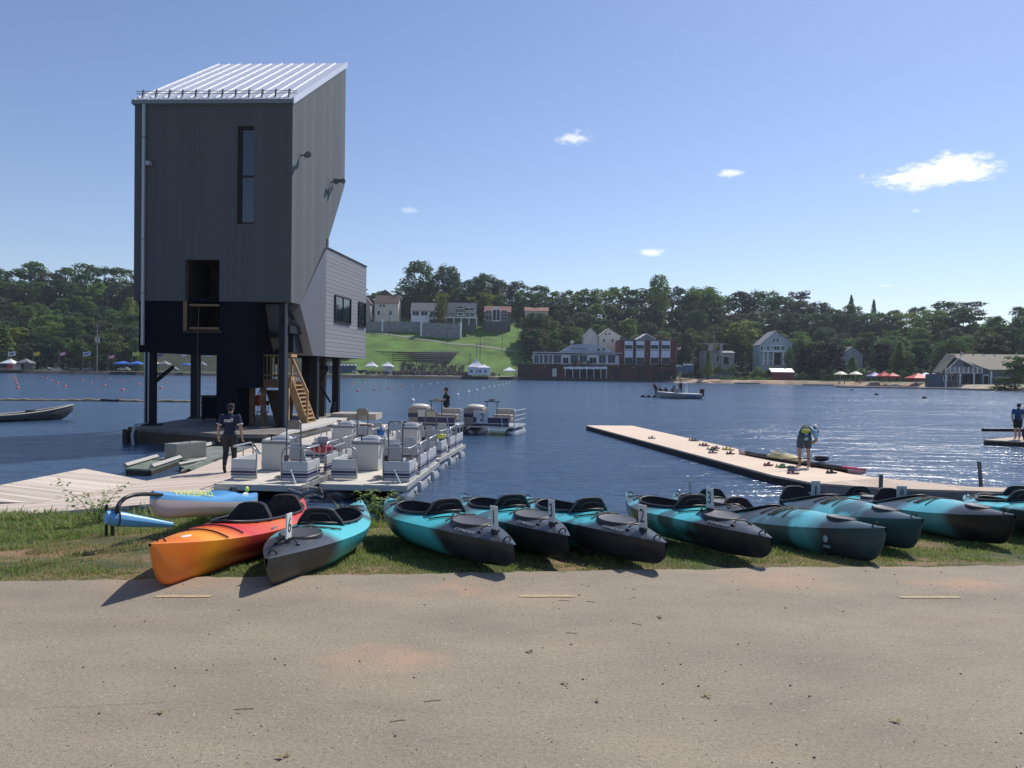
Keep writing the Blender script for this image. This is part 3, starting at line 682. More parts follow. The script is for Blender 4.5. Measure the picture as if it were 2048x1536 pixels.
ptree('cone', 'light green', 1704, 748, 712, 44, Y=286, label='green conifer below the small white gable', name='conifer_tree', v=0)
ptree('cone', 'light green', 5, 742, 655, 80, Y=296, label='sunlit conifer at the left end of the far shore', name='conifer_tree', v=1)
ptree('round', 'yellow green', 280, 742, 706, 22, Y=285, label='bright yellow green small tree by the blue canopies', v=1)
ptree('round', 'yellow green', 262, 700, 592, 44, Y=330, label='yellowish tree half way up the hill beside the tower', v=0)
ptree('tall', 'mid green', 2030, 790, 706, 60, Y=188, label='leafy tree covering the right corner of the boathouse', v=1)
ptree('round', 'mid green', 2010, 786, 750, 60, Y=186, label='bushy shrub under the tree at the right edge of the water', v=3)

# ------------------------------------------------------------ far buildings
WHT = mat('white_trim', (.82, .82, .80), .5); GLS = mat('window_glass', (.02, .028, .038), .25, spec=.25); DRK = mat('dark_void', (.012, .012, .014), .8)
def colmat(nm, c, rough=.75, var=.12, vs=1.2): return mat(nm, c, rough, var=var, vscale=vs)
def house(name, label, Y, px0, px1, by, ey, ry, style, wallc, roofc, wins=(), depth=8, doors=(), over=.35, group=None, apex=None, base=None, cat='house', extra=None, trim=True):
    """front wall faces the camera; all measures taken in the plane at depth Y"""
    p0 = A(px0, by, Y); p1 = A(px1, by, Y); x0, x1 = p0.x, p1.x; zb = p0.z; ze = A((px0+px1)/2, ey, Y).z; zr = A((px0+px1)/2, ry, Y).z
    zg = far_h((x0+x1)/2, Y)-1.5
    if base is not None: zb = base
    t = thing(name, label, cat, ((x0+x1)/2, Y, zb), 0, group); w = (x1-x0)/2; b0 = min(zb, zg)-zb; e = ze-zb; r = zr-zb
    mb = MB(); mb.box(-w, w, 0, depth, b0, e)
    if style == 'gable':
        ax = 0 if apex is None else A(apex, ry, Y).x-(x0+x1)/2
        mb.add([(-w, 0, e), (w, 0, e), (ax, 0, r), (-w, depth, e), (w, depth, e), (ax, depth, r)], [(0, 1, 2), (5, 4, 3)])
        mb.build('wall', wallc, t)
        rb = MB()
        for sx, ww in ((-1, w+ax), (1, w-ax)):
            xe = sx*(w+over); ze_ = e-over*(r-e)/max(ww, .1)
            pts = [(ax, -over, r+.02), (xe, -over, ze_), (xe, depth+over, ze_), (ax, depth+over, r+.02)]
            if sx < 0: pts = pts[::-1]
            rb.add(pts+[(p[0], p[1], p[2]+.22) for p in pts], [(0, 3, 2, 1)[::-1], (4, 5, 6, 7)[::-1], (0, 1, 5, 4), (1, 2, 6, 5), (2, 3, 7, 6), (3, 0, 4, 7)])
        ro = rb.build('roof', roofc, t)
    else:
        ym = depth*.5; mb.add([(-w, 0, e), (-w, depth, e), (-w, ym, r), (w, 0, e), (w, depth, e), (w, ym, r)], [(0, 1, 2), (5, 4, 3)]); mb.build('wall', wallc, t)
        rb = MB(); sl = (r-e)/ym
        for (ya, yb) in ((-over, ym), (depth+over, ym)):
            za = e-over*sl
            pts = [(-w-over, ya, za), (w+over, ya, za), (w+over, yb, r), (-w-over, yb, r)]
            if ya > 0: pts = pts[::-1]
            rb.add(pts+[(p[0], p[1], p[2]+.22) for p in pts], [(3, 2, 1, 0), (4, 5, 6, 7), (0, 1, 5, 4), (1, 2, 6, 5), (2, 3, 7, 6), (3, 0, 4, 7)])
        ro = rb.build('roof', roofc, t)
    for (a, b, ta, tb) in wins:
        q0 = A(a, tb, Y); q1 = A(b, ta, Y); c = (x0+x1)/2; xa, xb, za, zc = q0.x-c, q1.x-c, q0.z-zb, q1.z-zb
        f = MB(); g = .12; f.box(xa-g, xb+g, -.10, -.004, zc, zc+g); f.box(xa-g, xb+g, -.10, -.004, za-g, za); f.box(xa-g, xa, -.10, -.004, za, zc); f.box(xb, xb+g, -.10, -.004, za, zc)
        if xb-xa > 1.3: f.box((xa+xb)/2-.05, (xa+xb)/2+.05, -.09, -.004, za, zc)
        wo = f.build('window', WHT, t); MB().box(xa, xb, -.045, -.006, za, zc).build('pane', GLS, wo)
    for (a, b, ta, tb) in doors:
        q0 = A(a, tb, Y); q1 = A(b, ta, Y); c = (x0+x1)/2; MB().box(q0.x-c, q1.x-c, -.06, -.005, q0.z-zb, q1.z-zb).build('door', DRK, t)
    return t, zb
cream = colmat('cream_siding', (.62, .57, .47)); white = colmat('white_siding', (.78, .78, .76)); gwall = colmat('grey_green_siding', (.12, .15, .13)); brown = colmat('brown_shingle', (.14, .095, .075)); greyr = colmat('grey_shingle', (.20, .20, .20)); redr = colmat('red_brown_shingle', (.26, .12, .085)); bluew = colmat('pale_blue_siding', (.38, .44, .46)); slate = colmat('slate_blue', (.12, .15, .21)); tan = colmat('tan_roof', (.27, .23, .17))
house('house', 'cream house with brown roof at the left of the ridge row', 368, 749, 796, 634, 606, 590, 'side', cream, brown, [(759, 763, 609, 614), (766, 770, 609, 614), (778, 784, 622, 630), (755, 760, 622, 630)], 9)
house('house', 'small cream gable rising behind the cream house', 380, 780, 791, 612, 601, 591, 'gable', cream, brown, [], 5)
house('house', 'dark roofed house highest on the ridge behind the cream house', 388, 753, 787, 612, 592, 580, 'gable', brown, brown, [], 8)
house('house', 'pale beige house partly hidden by the tower wing', 372, 722, 740, 634, 606, 594, 'gable', colmat('beige_siding', (.42, .37, .32)), brown, [(730, 734, 620, 628)], 8)
house('house', 'white cottage with grey roof and a row of windows', 360, 822, 871, 640, 621, 605, 'side', white, greyr, [(825, 838, 623, 631), (842, 855, 623, 631)], 8)
t, zb = house('house', 'grey green house with central dormer and long white deck', 362, 895, 951, 648, 625, 605, 'side', gwall, greyr, [(900, 908, 625, 632), (930, 948, 616, 621), (931, 949, 625, 633)], 8)
def rel(t, px, py, Y):
    q = A(px, py, Y); return q.x-t.location.x, q.z-t.location.z
def pbox(mb, t, px0, px1, py0, py1, Y, d0, d1, mi=0):
    """box between two photo columns and rows in the plane at depth Y, from d0 to d1 behind it"""
    xa, zt = rel(t, px0, py0, Y); xb, zb_ = rel(t, px1, py1, Y); y = Y-t.location.y
    mb.box(min(xa, xb), max(xa, xb), y+d0, y+d1, min(zt, zb_), max(zt, zb_), mi); return mb
pbox(MB(), t, 913, 930, 613, 634, 362, -1.2, -.01).build('dormer', gwall, t)
f = pbox(MB(), t, 915, 928, 612, 618, 362, -1.35, -1.21).build('window', WHT, t); pbox(MB(), t, 916, 927, 613, 617, 362, -1.40, -1.36).build('pane', GLS, f)
f = pbox(MB(), t, 915, 928, 625, 632, 362, -1.35, -1.21).build('window', WHT, t); pbox(MB(), t, 916, 927, 626, 631, 362, -1.40, -1.36).build('pane', GLS, f)
mb = MB(); pbox(mb, t, 891, 955, 635, 637.5, 362, -3, 0)
for k in range(17): pbox(mb, t, 891+k*3.95, 891.5+k*3.95, 629.5, 635, 362, -3.0, -2.9)
pbox(mb, t, 891, 955, 629, 629.8, 362, -3.02, -2.88)
for k in range(5): pbox(mb, t, 893+k*15, 894.2+k*15, 637, 652, 362, -2.9, -2.6)
mb.build('deck', WHT, t)
t, zb = house('house', 'dark house with red brown roof and white arched window front', 364, 969, 1021, 645, 624, 612, 'side', colmat('dark_siding', (.10, .10, .10)), redr, [(972, 982, 621, 627), (1003, 1014, 621, 627), (971, 984, 631, 640), (1004, 1014, 633, 640)], 8)
f = pbox(pbox(MB(), t, 984, 1001, 619, 643, 364, -.6, -.12), t, 987, 998, 615, 619, 364, -.6, -.12).build('window', WHT, t); pbox(MB(), t, 985.5, 992, 620, 641, 364, -.66, -.61).build('pane', GLS, f); pbox(MB(), t, 993.5, 999.5, 620, 641, 364, -.66, -.61).build('pane', GLS, f)
house('house', 'house showing only a dull red roof above the lawn trees', 378, 1050, 1096, 628, 622, 614, 'side', cream, redr, [], 8)
house('house', 'plain light gabled house left of the two behind the boathouse', 306, 1168, 1196, 694, 673, 657, 'gable', colmat('pale_siding', (.55, .54, .51)), colmat('pale_roof', (.34, .33, .32)), [], 9)
t, zb = house('house', 'cream gabled house with dormer window behind the boathouse', 304, 1198, 1240, 694, 672, 657, 'gable', cream, colmat('pale_roof2', (.38, .36, .34)), [(1206, 1210, 678, 684), (1223, 1227, 678, 684), (1210, 1214, 666, 670), (1217, 1221, 666, 670)], 9, apex=1217)
house('house', 'slate blue gable with white trim behind the brick block', 306, 1276, 1309, 700, 678, 668, 'gable', slate, WHT, [(1282, 1286, 675, 679)], 8)
t, zb = house('house', 'old white house with flat roof and portico', 302, 1408, 1468, 737, 706, 702, 'side', colmat('worn_white', (.27, .28, .28)), colmat('lead_roof', (.2, .2, .22)), [(1416, 1420, 696, 704), (1432, 1438, 712, 724), (1458, 1464, 712, 722)], 8, doors=[(1444, 1457, 714, 728)])
mb = MB(); pbox(mb, t, 1408, 1451, 686.5, 688.5, 302, -.8, 6); pbox(mb, t, 1440, 1443.5, 688, 712, 302, -.7, -.3); pbox(mb, t, 1417, 1425, 688, 702, 302, -.6, 0); pbox(mb, t, 1441, 1460, 711, 714, 302, -2, -.1); pbox(mb, t, 1442, 1444, 714, 736, 302, -1.9, -1.5); pbox(mb, t, 1457, 1459, 714, 736, 302, -1.9, -1.5); mb.build('portico', colmat('worn_trim', (.38, .38, .38)), t)
t, zb = house('house', 'pale blue three storey gabled house with porch', 304, 1519, 1591, 732, 690, 663, 'gable', bluew, colmat('pale_grey_roof', (.28, .28, .31)), [(1546, 1550, 677, 684), (1553, 1557, 677, 684), (1521, 1526, 693, 700), (1534, 1538, 693, 700), (1548, 1558, 693, 700), (1564, 1568, 693, 700), (1577, 1581, 693, 700)], 9, apex=1551)
mb = MB(); pbox(mb, t, 1522, 1590, 702, 705, 304, -2.4, -.01)
for k in (1523, 1531, 1542, 1562, 1575, 1588): pbox(mb, t, k, k+1.6, 705, 730, 304, -2.3, -2.0)
pbox(mb, t, 1522, 1542, 721, 722.4, 304, -2.3, -2.2); mb.build('porch', WHT, t)
pbox(pbox(MB(), t, 1541, 1564, 690, 692, 304, -.9, -.01), t, 1541, 1564, 700.5, 702, 304, -.9, -.01).build('bay', WHT, t)
pbox(MB(), t, 1545, 1561, 706, 730, 304, -.08, -.01).build('door', DRK, t)
house('house', 'small white gable showing between dark trees', 305, 1684, 1725, 735, 709, 694, 'gable', colmat('shaded_white', (.42, .44, .45)), greyr, [(1704, 1706, 699, 705), (1709, 1711, 699, 705)], 8)
t, zb = house('shed', 'low red shed with white roof by the beach', 284, 1544, 1586, 763, 744, 738, 'side', colmat('red_boards', (.20, .035, .035)), colmat('white_metal_roof', (.72, .74, .76), .4), [], 5, cat='shed')

# retaining walls of the lawn, seating terrace
STONE = mat('grey_stone', (.24, .24, .245), .9, var=.35, vscale=.9, bump=.6, bscale=2); STEPS = mat('terrace_stone', (.34, .28, .24), .9, var=.2, vscale=2)
def far_wall(name, label, px0, px1, ty, by, cat='wall', m=STONE, posts=()):
    p0 = hit(px0, by) or A(px0, by, 350); p1 = hit(px1, by) or A(px1, by, 350); Y = (p0.y+p1.y)/2
    a, b = A(px0, by, Y), A(px1, by, Y); zt = A((px0+px1)/2, ty, Y).z
    t = thing(name, label, cat, ((a.x+b.x)/2, Y, min(a.z, b.z)-.5)); w = (b.x-a.x)/2; h = zt-t.location.z
    MB().box(-w, w, 0, 6, -1, h).build('wall', m, t)
    if posts:
        mb = MB()
        for q in posts: x = A(q, ty, Y).x-t.location.x; mb.box(x-.35, x+.35, -.3, .5, -.5, h+.7)
        mb.build('pillar', WHT, t)
    return t
far_wall('retaining_wall', 'upper left grey retaining wall on the lawn', 764, 842, 643, 664, posts=(765,))
far_wall('retaining_wall', 'lower right grey retaining wall on the lawn below the decked house', 843, 922, 646, 675, posts=(842.5, 921.5))
far_wall('retaining_wall', 'rough grey stone bank beside the tower wing', 728, 763, 643, 662)
p = hit(835, 724); t = thing('seating_terrace', 'long stepped seating terrace cut into the lawn', 'seating', (p.x, p.y, p.z))
for k in range(5):
    ya, yb_ = 722-k*4.2, 722-(k+1)*4.2+.3; x0_, x1_ = 782-k*7.5, 900+k*3.2; Yk = p.y+k*2.6
    s_ = pbox(MB(), t, x0_, x1_, ya-.6, ya+3, Yk, 0, 2.8).build('step', STONE, t); pbox(MB(), t, x0_+1, x1_-1, ya-2.4, ya-.65, Yk, -.3, 2.8).build('bench', mat('bench_tan', (.75, .60, .50), .8), s_)  # each step gets a tan upper band over a grey lower one
t2 = pbox(MB(), t, 750, 918, 702.2, 703.6, p.y+13.5, 0, 1).build('kerb', STONE, t)
for (px, by, ty, arm) in ((778, 671, 628, 0), (895, 686, 655, 0), (1004, 701, 664, 0), (940, 727, 706, 0), (786, 733, 708, 0), (960, 718, 672, 1), (953, 716, 683, 1)):
    p = hit(px, by); h = (by-ty)*p.y/FPX; t = thing('lamp_post', {778: 'dark lamp post left of the upper retaining wall', 895: 'dark lamp post in front of the lower retaining wall', 1004: 'dark lamp post on the right of the lawn', 940: 'short dark post left of the big marquee', 786: 'lamp post in front of the seating terrace', 960: 'taller thin pole above the big marquee', 953: 'shorter thin pole left of the taller one above the marquee'}[px], 'lamp post', (p.x, p.y, p.z-.3))
    MB().tube([(0, 0, 0), (0, 0, h)], [.14, .09], 6).build('pole', mat('dark_metal', (.04, .045, .05), .5), t)
    if not arm: MB().ell((0, 0, h), (.28, .28, .3)).tube([(0, 0, h), (.7, 0, h+.1)], .05, 5).build('lamp_head', mat('dark_metal', (.04, .045, .05), .5), t)

def hedge(label, px0, px1, ty, by, Y, c='mid green', n=700):
    a, b = A(px0, by, Y), A(px1, by, Y); h = (by-ty)*Y/FPX; w = (b.x-a.x)/2; t = thing('hedge', label, 'hedge', ((a.x+b.x)/2, Y, a.z)); r = random.Random(int(px0)); mb = MB()
    for i in range(n):
        x = r.uniform(-w, w); p = Vector((x, r.uniform(-1.2, 1.2), h*r.random()**.7*(.75+.25*sin(x*1.3+px0)))); n_ = Vector((r.gauss(0, 1), r.gauss(0, 1)-.3, abs(r.gauss(0, 1)))).normalized(); u = n_.orthogonal().normalized(); v = n_.cross(u); q = r.uniform(.15, .32); mb.add([p-u*q, p-v*q, p+u*q, p+v*q], [(0, 1, 2, 3)])
    o = mb.build('foliage', LEAF, t); o.color = (*GREENS[c], 1)
hedge('sunny green hedge in front of the pale blue house', 1499, 1546, 733, 757, 288, 'light green', 1300); hedge('dark hedge right of the red shed', 1587, 1640, 744, 762, 284, 'dark green', 1000)
hedge('low hedge along the wall of the old white house', 1396, 1476, 732, 748, 290, 'dark green', 1500); hedge('bank of weeds above the beach left of the red shed', 1440, 1542, 752, 761, 281, 'mid green', 1200); hedge('dark shrubs behind the cream parasols', 1640, 1740, 738, 762, 272, 'dark green', 1900); hedge('dark shrubs behind the red canopies', 1745, 1890, 736, 764, 262, 'dark green', 2400)
# ---- brick boathouse
Y = 287; g = A(1200, 761, Y)
BRICK = mat('dark_red_brick', (.085, .026, .024), .85, var=.25, vscale=1.5); BRR = mat('red_brick', (.17, .035, .030), .85, var=.2, vscale=1.5)
PAN = mat('pale_panel', (.66, .69, .75), .5); ROOF2 = mat('pale_blue_metal', (.34, .38, .43), .45); DKB = mat('black_brown', (.03, .022, .02), .8)
bh = thing('boathouse', 'long brick boathouse with white framed glass upper floor and red block', 'building', (g.x, Y, g.z))
def bp(name, m, boxes, parent=bh, Yp=Y, t=bh):
    mb = MB()
    for b in boxes: pbox(mb, t, b[0], b[1], b[2], b[3], Yp, b[4], b[5])
    return mb.build(name, m, parent)
bp('wall', BRICK, [(1066, 1352, 729, 768, 0, 14)]); bp('wall', BRR, [(1240, 1352, 681, 729.3, 1.0, 13)])
bp('side_wing', DKB, [(1036, 1066, 729, 768, -.2, 9)])
for k in range(4): bp('door', mat('brown_door', (.05, .035, .03), .8), [(1038+k*7, 1043.5+k*7, 734, 757, -.32, -.21)])
bp('sign', mat('white_board', (.6, .6, .58), .6), [(1105, 1113, 737, 753, -.2, -.02)])
bp('fascia', PAN, [(1066, 1243, 703.6, 707.5, -1.2, 12)]); bp('gallery', mat('gallery_frame', (.66, .69, .74), .5), [(1067, 1240, 707.6, 729, 1.5, 12)])
# glazing of the gallery
wx = [(1068, 1078), (1079, 1086), (1088, 1096.5), (1097.5, 1105), (1107, 1123), (1141, 1157), (1159, 1175), (1198, 1213), (1216, 1232)]
for (a, b) in wx:
    f = bp('window', WHT, [(a, b, 709, 727, 1.3, 1.48)]); [bp('pane', mat('blue_glass', (.035, .06, .095), .25, spec=.3), [q_], f) for q_ in ((a+.8, (a+b)/2-.3, 710, 726, 1.22, 1.29), ((a+b)/2+.3, b-.8, 710, 726, 1.22, 1.29))]
for (a, b) in ((1126, 1138), (1179, 1194)):
    f = bp('door', WHT, [(a, b, 710, 728.5, 1.3, 1.48)]); [bp('pane', DRK, [q_], f) for q_ in ((a+1, (a+b)/2-.5, 715, 727, 1.22, 1.29), ((a+b)/2+.5, b-1, 715, 727, 1.22, 1.29))]
mb = MB(); q = [rel(bh, x, y, Y) for (x, y) in ((1121, 703.5), (1144, 689), (1172, 687.5), (1204, 691), (1229, 703.5))]
n = len(q); V = [(x, 1.5, z) for x, z in q]+[(x, 11, z) for x, z in q]
mb.add(V, [tuple(range(n)), tuple(range(2*n-1, n-1, -1))]+[((i+1) % n, i, n+i, n+(i+1) % n) for i in range(n)]); ro = mb.build('roof', ROOF2, bh)
c = rel(bh, 1159, 697.5, Y); text('lettering', 'MIKMAQ', 1.25, mat('navy_letters', (.03, .04, .12), .6), frame((c[0], 1.46, c[1]), (1, 0, 0), (0, 0, 1)), bh, sx=1.25)
for x in (1198, 1208): bp('vent', DRK, [(x-2, x+2, 697, 701, 1.3, 1.49)])
c = rel(bh, 1162, 726.5, Y); bp('banner', mat('dark_banner', (.02, .02, .025), .6), [(1146, 1178, 721, 731, -.9, -.8)])
bp('emblem', mat('orange_paint', (.65, .2, .06), .6), [(1153.5, 1159.5, 723, 729.5, -.98, -.91)]); bp('emblem', mat('dark_banner', (.02, .02, .025), .6), [(1155, 1158, 724.6, 727.9, -1.02, -.985)])
c = rel(bh, 1167.5, 726.3, Y); text('lettering', '100', 1.55, mat('pale_letters', (.75, .65, .45), .6), frame((c[0], -.95, c[1]), (1, 0, 0), (0, 0, 1)), bh)
aw = MB(); rows = []
for i in range(25):
    f = i/24; a = rel(bh, 1127+86*f, 733+.5*sin(i*1.3), Y); b = rel(bh, 1127+86*f, 738+.7*sin(i*2.1), Y); rows.append([(a[0], -.02, a[1]), (a[0], -1.5+.1*sin(i), a[1]-.15), (b[0], -2.4+.15*sin(i*1.7), b[1])])
aw.grid(rows); so = aw.build('awning', mat('white_canvas', (.75, .75, .72), .7), bh); md = so.modifiers.new('solid', 'SOLIDIFY'); md.thickness = .06
for x in (1129, 1144, 1158, 1172, 1186, 1200, 1211): bp('post', PAN, [(x, x+.9, 737, 758, -2.3, -2.1)])
bp('opening', DRK, [(1131, 1199, 740, 757, -.05, -.01), (1224, 1239, 740, 757, -.05, -.01)])
for (a, b) in ((1250, 1266), (1273, 1289), (1302, 1318), (1324, 1341)):
    w = bp('bay', PAN, [(a, b, 681.5, 729, .7, .98)]); [bp('pane', GLS, [q_], w) for q_ in ((a+.6, b-.6, 690, 697.5, .6, .69), (a+.6, b-.6, 699.5, 701, .6, .69), (a+.6, b-.6, 715, 728, .6, .69))]
for k in (1266.8, 1289.6, 1318.8): bp('pilaster', DKB if k < 1268 else BRR, [(k, k+5.6, 681.2, 729, .75, .99)])
bp('parapet', PAN, [(1239, 1353, 679.6, 681, .6, 13.2)])
bp('balcony', mat('dark_rail', (.03, .03, .035), .5), [(1243, 1352, 728.6, 730.6, -.8, 1.0)]+[(1243+k*4.2, 1243.5+k*4.2, 723.5, 728.6, -.75, -.68) for k in range(26)]+[(1243, 1352, 723, 723.7, -.78, -.66)])
for (a, b) in ((1275, 1290), (1306, 1324), (1329, 1345)): bp('garage_door', DRK, [(a, b, 741, 759, -.05, -.01)])
for (x, y) in ((1090, 732.5), (1267, 734.5), (1323, 735), (1295, 709), (1321, 710)):
    c = rel(bh, x, y, Y); MB().ell((c[0], -.15, c[1]), (.2, .2, .2)).build('lamp', mat('lamp_glass', (.8, .75, .6), .3), bh)
c = rel(bh, 1146, 683, Y); MB().ell((c[0], 5, c[1]), (.75, .25, .75)).tube([(c[0], 5, c[1]-2.4), (c[0], 5, c[1])], .12, 6).build('satellite_dish', mat('dish', (.5, .5, .42), .6), bh)
bp('terrace_rail', mat('dark_rail', (.03, .03, .035), .5), [(1034, 1066, 721, 721.6, 0, .1)]+[(1034+k*3.5, 1034.4+k*3.5, 721, 729, 0, .1) for k in range(10)])
bp('roof_unit', mat('dark_unit', (.05, .05, .05), .6), [(1117, 1122, 697.5, 702, 3, 5)])
# wharf in front
t = thing('wharf', 'low pale wharf in front of the brick boathouse', 'wharf', (g.x, Y, WZ)); mb = MB(); pbox(mb, t, 1030, 1353, 763.2, 765.0, Y, -9, 0); mb.build('deck', mat('pale_wharf', (.42, .36, .31), .85, var=.2, vscale=.5), t)
mb = MB()
for k in range(40): pbox(mb, t, 1032+k*8.2, 1033+k*8.2, 765, 768, Y, -8.8, -8.3)
mb.build('pile', DKB, t)

# right-hand boathouse
Y = 215; g = A(1965, 779, Y)
SLB = mat('slate_siding', (.085, .11, .14), .7, var=.15, vscale=2); 
rb_ = thing('boathouse', 'slate blue boathouse with tan roof and balcony at the right', 'building', (g.x, Y, g.z))
def rp(name, m, boxes, parent=rb_):
    mb = MB()
    for b in boxes: pbox(mb, rb_, b[0], b[1], b[2], b[3], Y, b[4], b[5])
    return mb.build(name, m, parent)
rp('wall', SLB, [(1962, 2110, 738, 790, 0, 12)]); rp('wall', SLB, [(1893, 1962.2, 748, 790, 2.5, 11)])
q = [rel(rb_, x, y, Y) for (x, y) in ((1898, 746), (1926, 716), (1962, 746))]
MB().add([(q[0][0], 2.4, q[0][1]), (q[2][0], 2.4, q[2][1]), (q[1][0], 2.4, q[1][1]), (q[0][0], 2.7, q[0][1]), (q[2][0], 2.7, q[2][1]), (q[1][0], 2.7, q[1][1])], [(0, 1, 2), (5, 4, 3), (0, 3, 4, 1)]).build('gable', mat('gable_glass', (.05, .08, .13), .2), rb_)
mb = MB(); a = [rel(rb_, x, y, Y) for (x, y) in ((1916, 708.5), (2110, 711), (2110, 742), (1975, 741))]
pts = [(a[0][0], 6, a[0][1]), (a[1][0], 6, a[1][1]), (a[2][0], -.6, a[2][1]), (a[3][0], -.6, a[3][1])]
mb.add([pts[3], pts[2], pts[1], pts[0]]+[(p[0], p[1], p[2]+.3) for p in (pts[3], pts[2], pts[1], pts[0])], [(3, 2, 1, 0), (4, 5, 6, 7), (0, 1, 5, 4), (1, 2, 6, 5), (2, 3, 7, 6), (3, 0, 4, 7)])
l = [rel(rb_, x, y, Y) for (x, y) in ((1916, 708.5), (1926, 715), (1898, 738), (1888, 746))]
mb.add([(a[0][0], 6, a[0][1]), (a[0][0], 1.2, a[0][1]-.4), (l[3][0], 1.2, l[3][1]), (l[3][0], 6, l[3][1]), (a[0][0], 6, a[0][1]+.3), (a[0][0], 1.2, a[0][1]-.1), (l[3][0], 1.2, l[3][1]+.3), (l[3][0], 6, l[3][1]+.3)], [(0, 1, 2, 3), (7, 6, 5, 4), (0, 4, 5, 1), (1, 5, 6, 2), (2, 6, 7, 3), (3, 7, 4, 0)])
mb.build('roof', tan, rb_)
mb = MB()
for (p0, p1) in (((1926, 716), (1898, 742)), ((1926, 716), (1975, 742))):
    u, v = rel(rb_, *p0, Y), rel(rb_, *p1, Y); mb.tube([(u[0], 1.9, u[1]), (v[0], 1.9, v[1])], .16, 5)
mb.build('bargeboard', WHT, rb_)
rp('window', GLS, [(1937, 1945, 726, 742, 2.3, 2.39), (1948, 1957, 732, 742, 2.3, 2.39)])
rp('balcony', WHT, [(1889, 1962, 745, 747, -.5, 2.4), (1889, 1962, 733.5, 734.3, -.5, -.4)]+[(1889+k*9.1, 1890+k*9.1, 734, 746, -.5, -.38) for k in range(9)])
rp('baluster', mat('grey_rail', (.4, .42, .43), .6), [(1890+k*1.9, 1890.4+k*1.9, 735, 745, -.44, -.4) for k in range(38)])
rp('post', WHT, [(x, x+1.4, 747, 779, -.4, -.1) for x in (1890, 1918, 1946)]+[(1980.5, 1983, 742, 781, -.15, -.02)])
for xa_ in (1896, 1905, 1912):
    f = rp('window', WHT, [(xa_, xa_+6, 751, 762, 2.3, 2.48)]); rp('pane', GLS, [(xa_+.7, xa_+5.3, 751.7, 761.3, 2.2, 2.28)], f)
f = rp('window', WHT, [(1924, 1934, 750, 764, 2.3, 2.48)]); rp('pane', GLS, [(1925, 1933, 751, 763, 2.2, 2.28)], f)
rp('door', DRK, [(1936, 1944, 751, 775, 2.3, 2.48), (1950, 1958, 751, 775, 2.3, 2.48)]); rp('door', WHT, [(1966, 1977, 749.5, 772, -.1, -.02)]); rp('door', DRK, [(1967, 1976, 751, 772, -.16, -.11)])
rp('lean_to_roof', mat('pale_tin', (.4, .42, .42), .5), [(1984, 2038, 753.5, 756.5, -3, 0)])
for x in (1946, 1970, 1992, 2014): rp('roof_vent', WHT, [(x, x+2.4, 707, 711, 5.6, 6.1)])
def flag(px, by, ty, Y, label, c1, c2, wpx=10, hpx=7, ang=0, name='flag', pole=True):
    p = A(px, by, Y); h = A(px, ty, Y).z-p.z; t = thing('flagpole' if pole else 'flag', label, 'flag', (p.x, Y, p.z)); sc = Y/FPX
    if pole: MB().tube([(0, 0, -.5), (0, 0, h)], [.07, .05], 6).build('pole', mat('pole_grey', (.35, .35, .35), .5), t)
    rows = []
    for i in range(9):
        f = i/8; rows.append([(f*wpx*sc*cos(ang), .25*sin(f*7), h-.1-hpx*sc*j/4-.12*hpx*sc*sin(f*5)-f*wpx*sc*sin(ang)) for j in range(5)])
    mb = MB(); mb.grid(rows)
    o = mb.build('cloth', [c1, c2], t); o.data.polygons.foreach_set('material_index', [1 if (i % 4) in (1, 2) and 4 <= i < 28 else 0 for i in range(32)]); md = o.modifiers.new('s', 'SOLIDIFY'); md.thickness = .03
    return t
F = lambda n, c: mat('flag_'+n, c, .7)
fw, fo, fr, fy, fb, fg = F('white', (.7, .7, .72)), F('orange', (.6, .28, .03)), F('red', (.5, .05, .06)), F('yellow', (.55, .6, .04)), F('blue', (.06, .12, .5)), F('dark', (.05, .05, .08))
for (px, lab, a, b) in ((16, 'white flag with a dark cross on the first pole from the left', fw, fg), (66, 'orange and gold flag on a thin pole', fo, fy), (118, 'red flag with a faint stripe on a grey pole', fr, fw), (166, 'white flag with a pale stripe beside the utility pole', fw, fb), (216, 'red and white checked flag on a thin pole', fr, fw), (265, 'bright yellow flag above the blue canopies', fy, fy), (315, 'small dark blue flag seen under the tower', fg, fb), (363, 'white flag seen between the tower legs', fw, fw), (412, 'small white flag by the tower shaft', fw, fb)):
    flag(px, 740+.014*(px-16), 703+(6 if px == 216 else 0)+(px > 300)*4, 281, lab, a, b, 14 if px < 300 else 10, 8 if px < 300 else 5)
flag(1353, 735, 692, 286, 'red and white flag at the right corner of the brick block', fr, fw, 9, 8)
flag(1921, 716, 698, 214, 'red and white flag drooping over the right boathouse gable', fr, fw, 11, 6, ang=.9)
def upole(px, by, ty, Y, label, arms, extra=True):
    p = A(px, by, Y); h = A(px, ty, Y).z-p.z; t = thing('utility_pole', label, 'utility pole', (p.x, Y, p.z)); wd = mat('weathered_pole', (.30, .27, .24), .85)
    MB().tube([(0, 0, -1), (0, 0, h)], [.22, .13], 7).build('pole', wd, t)
    for a in arms: MB().box(-1.2, 1.2, -.1, .1, h*a-.12, h*a+.12).build('crossarm', wd, t)
    if extra: MB().tube([(.55, 0, h*.58), (.55, 0, h*.70)], .32, 10).tube([(-.55, 0, h*.6), (-.55, 0, h*.7)], .28, 10).build('transformer', mat('transformer', (.35, .36, .37), .5), t)
upole(194, 742, 645, 282, 'pale utility pole with transformers on the left shore', (.93, .82, .72))
upole(1427, 742, 662, 296, 'thin utility pole behind the old white house', (.97,), False)
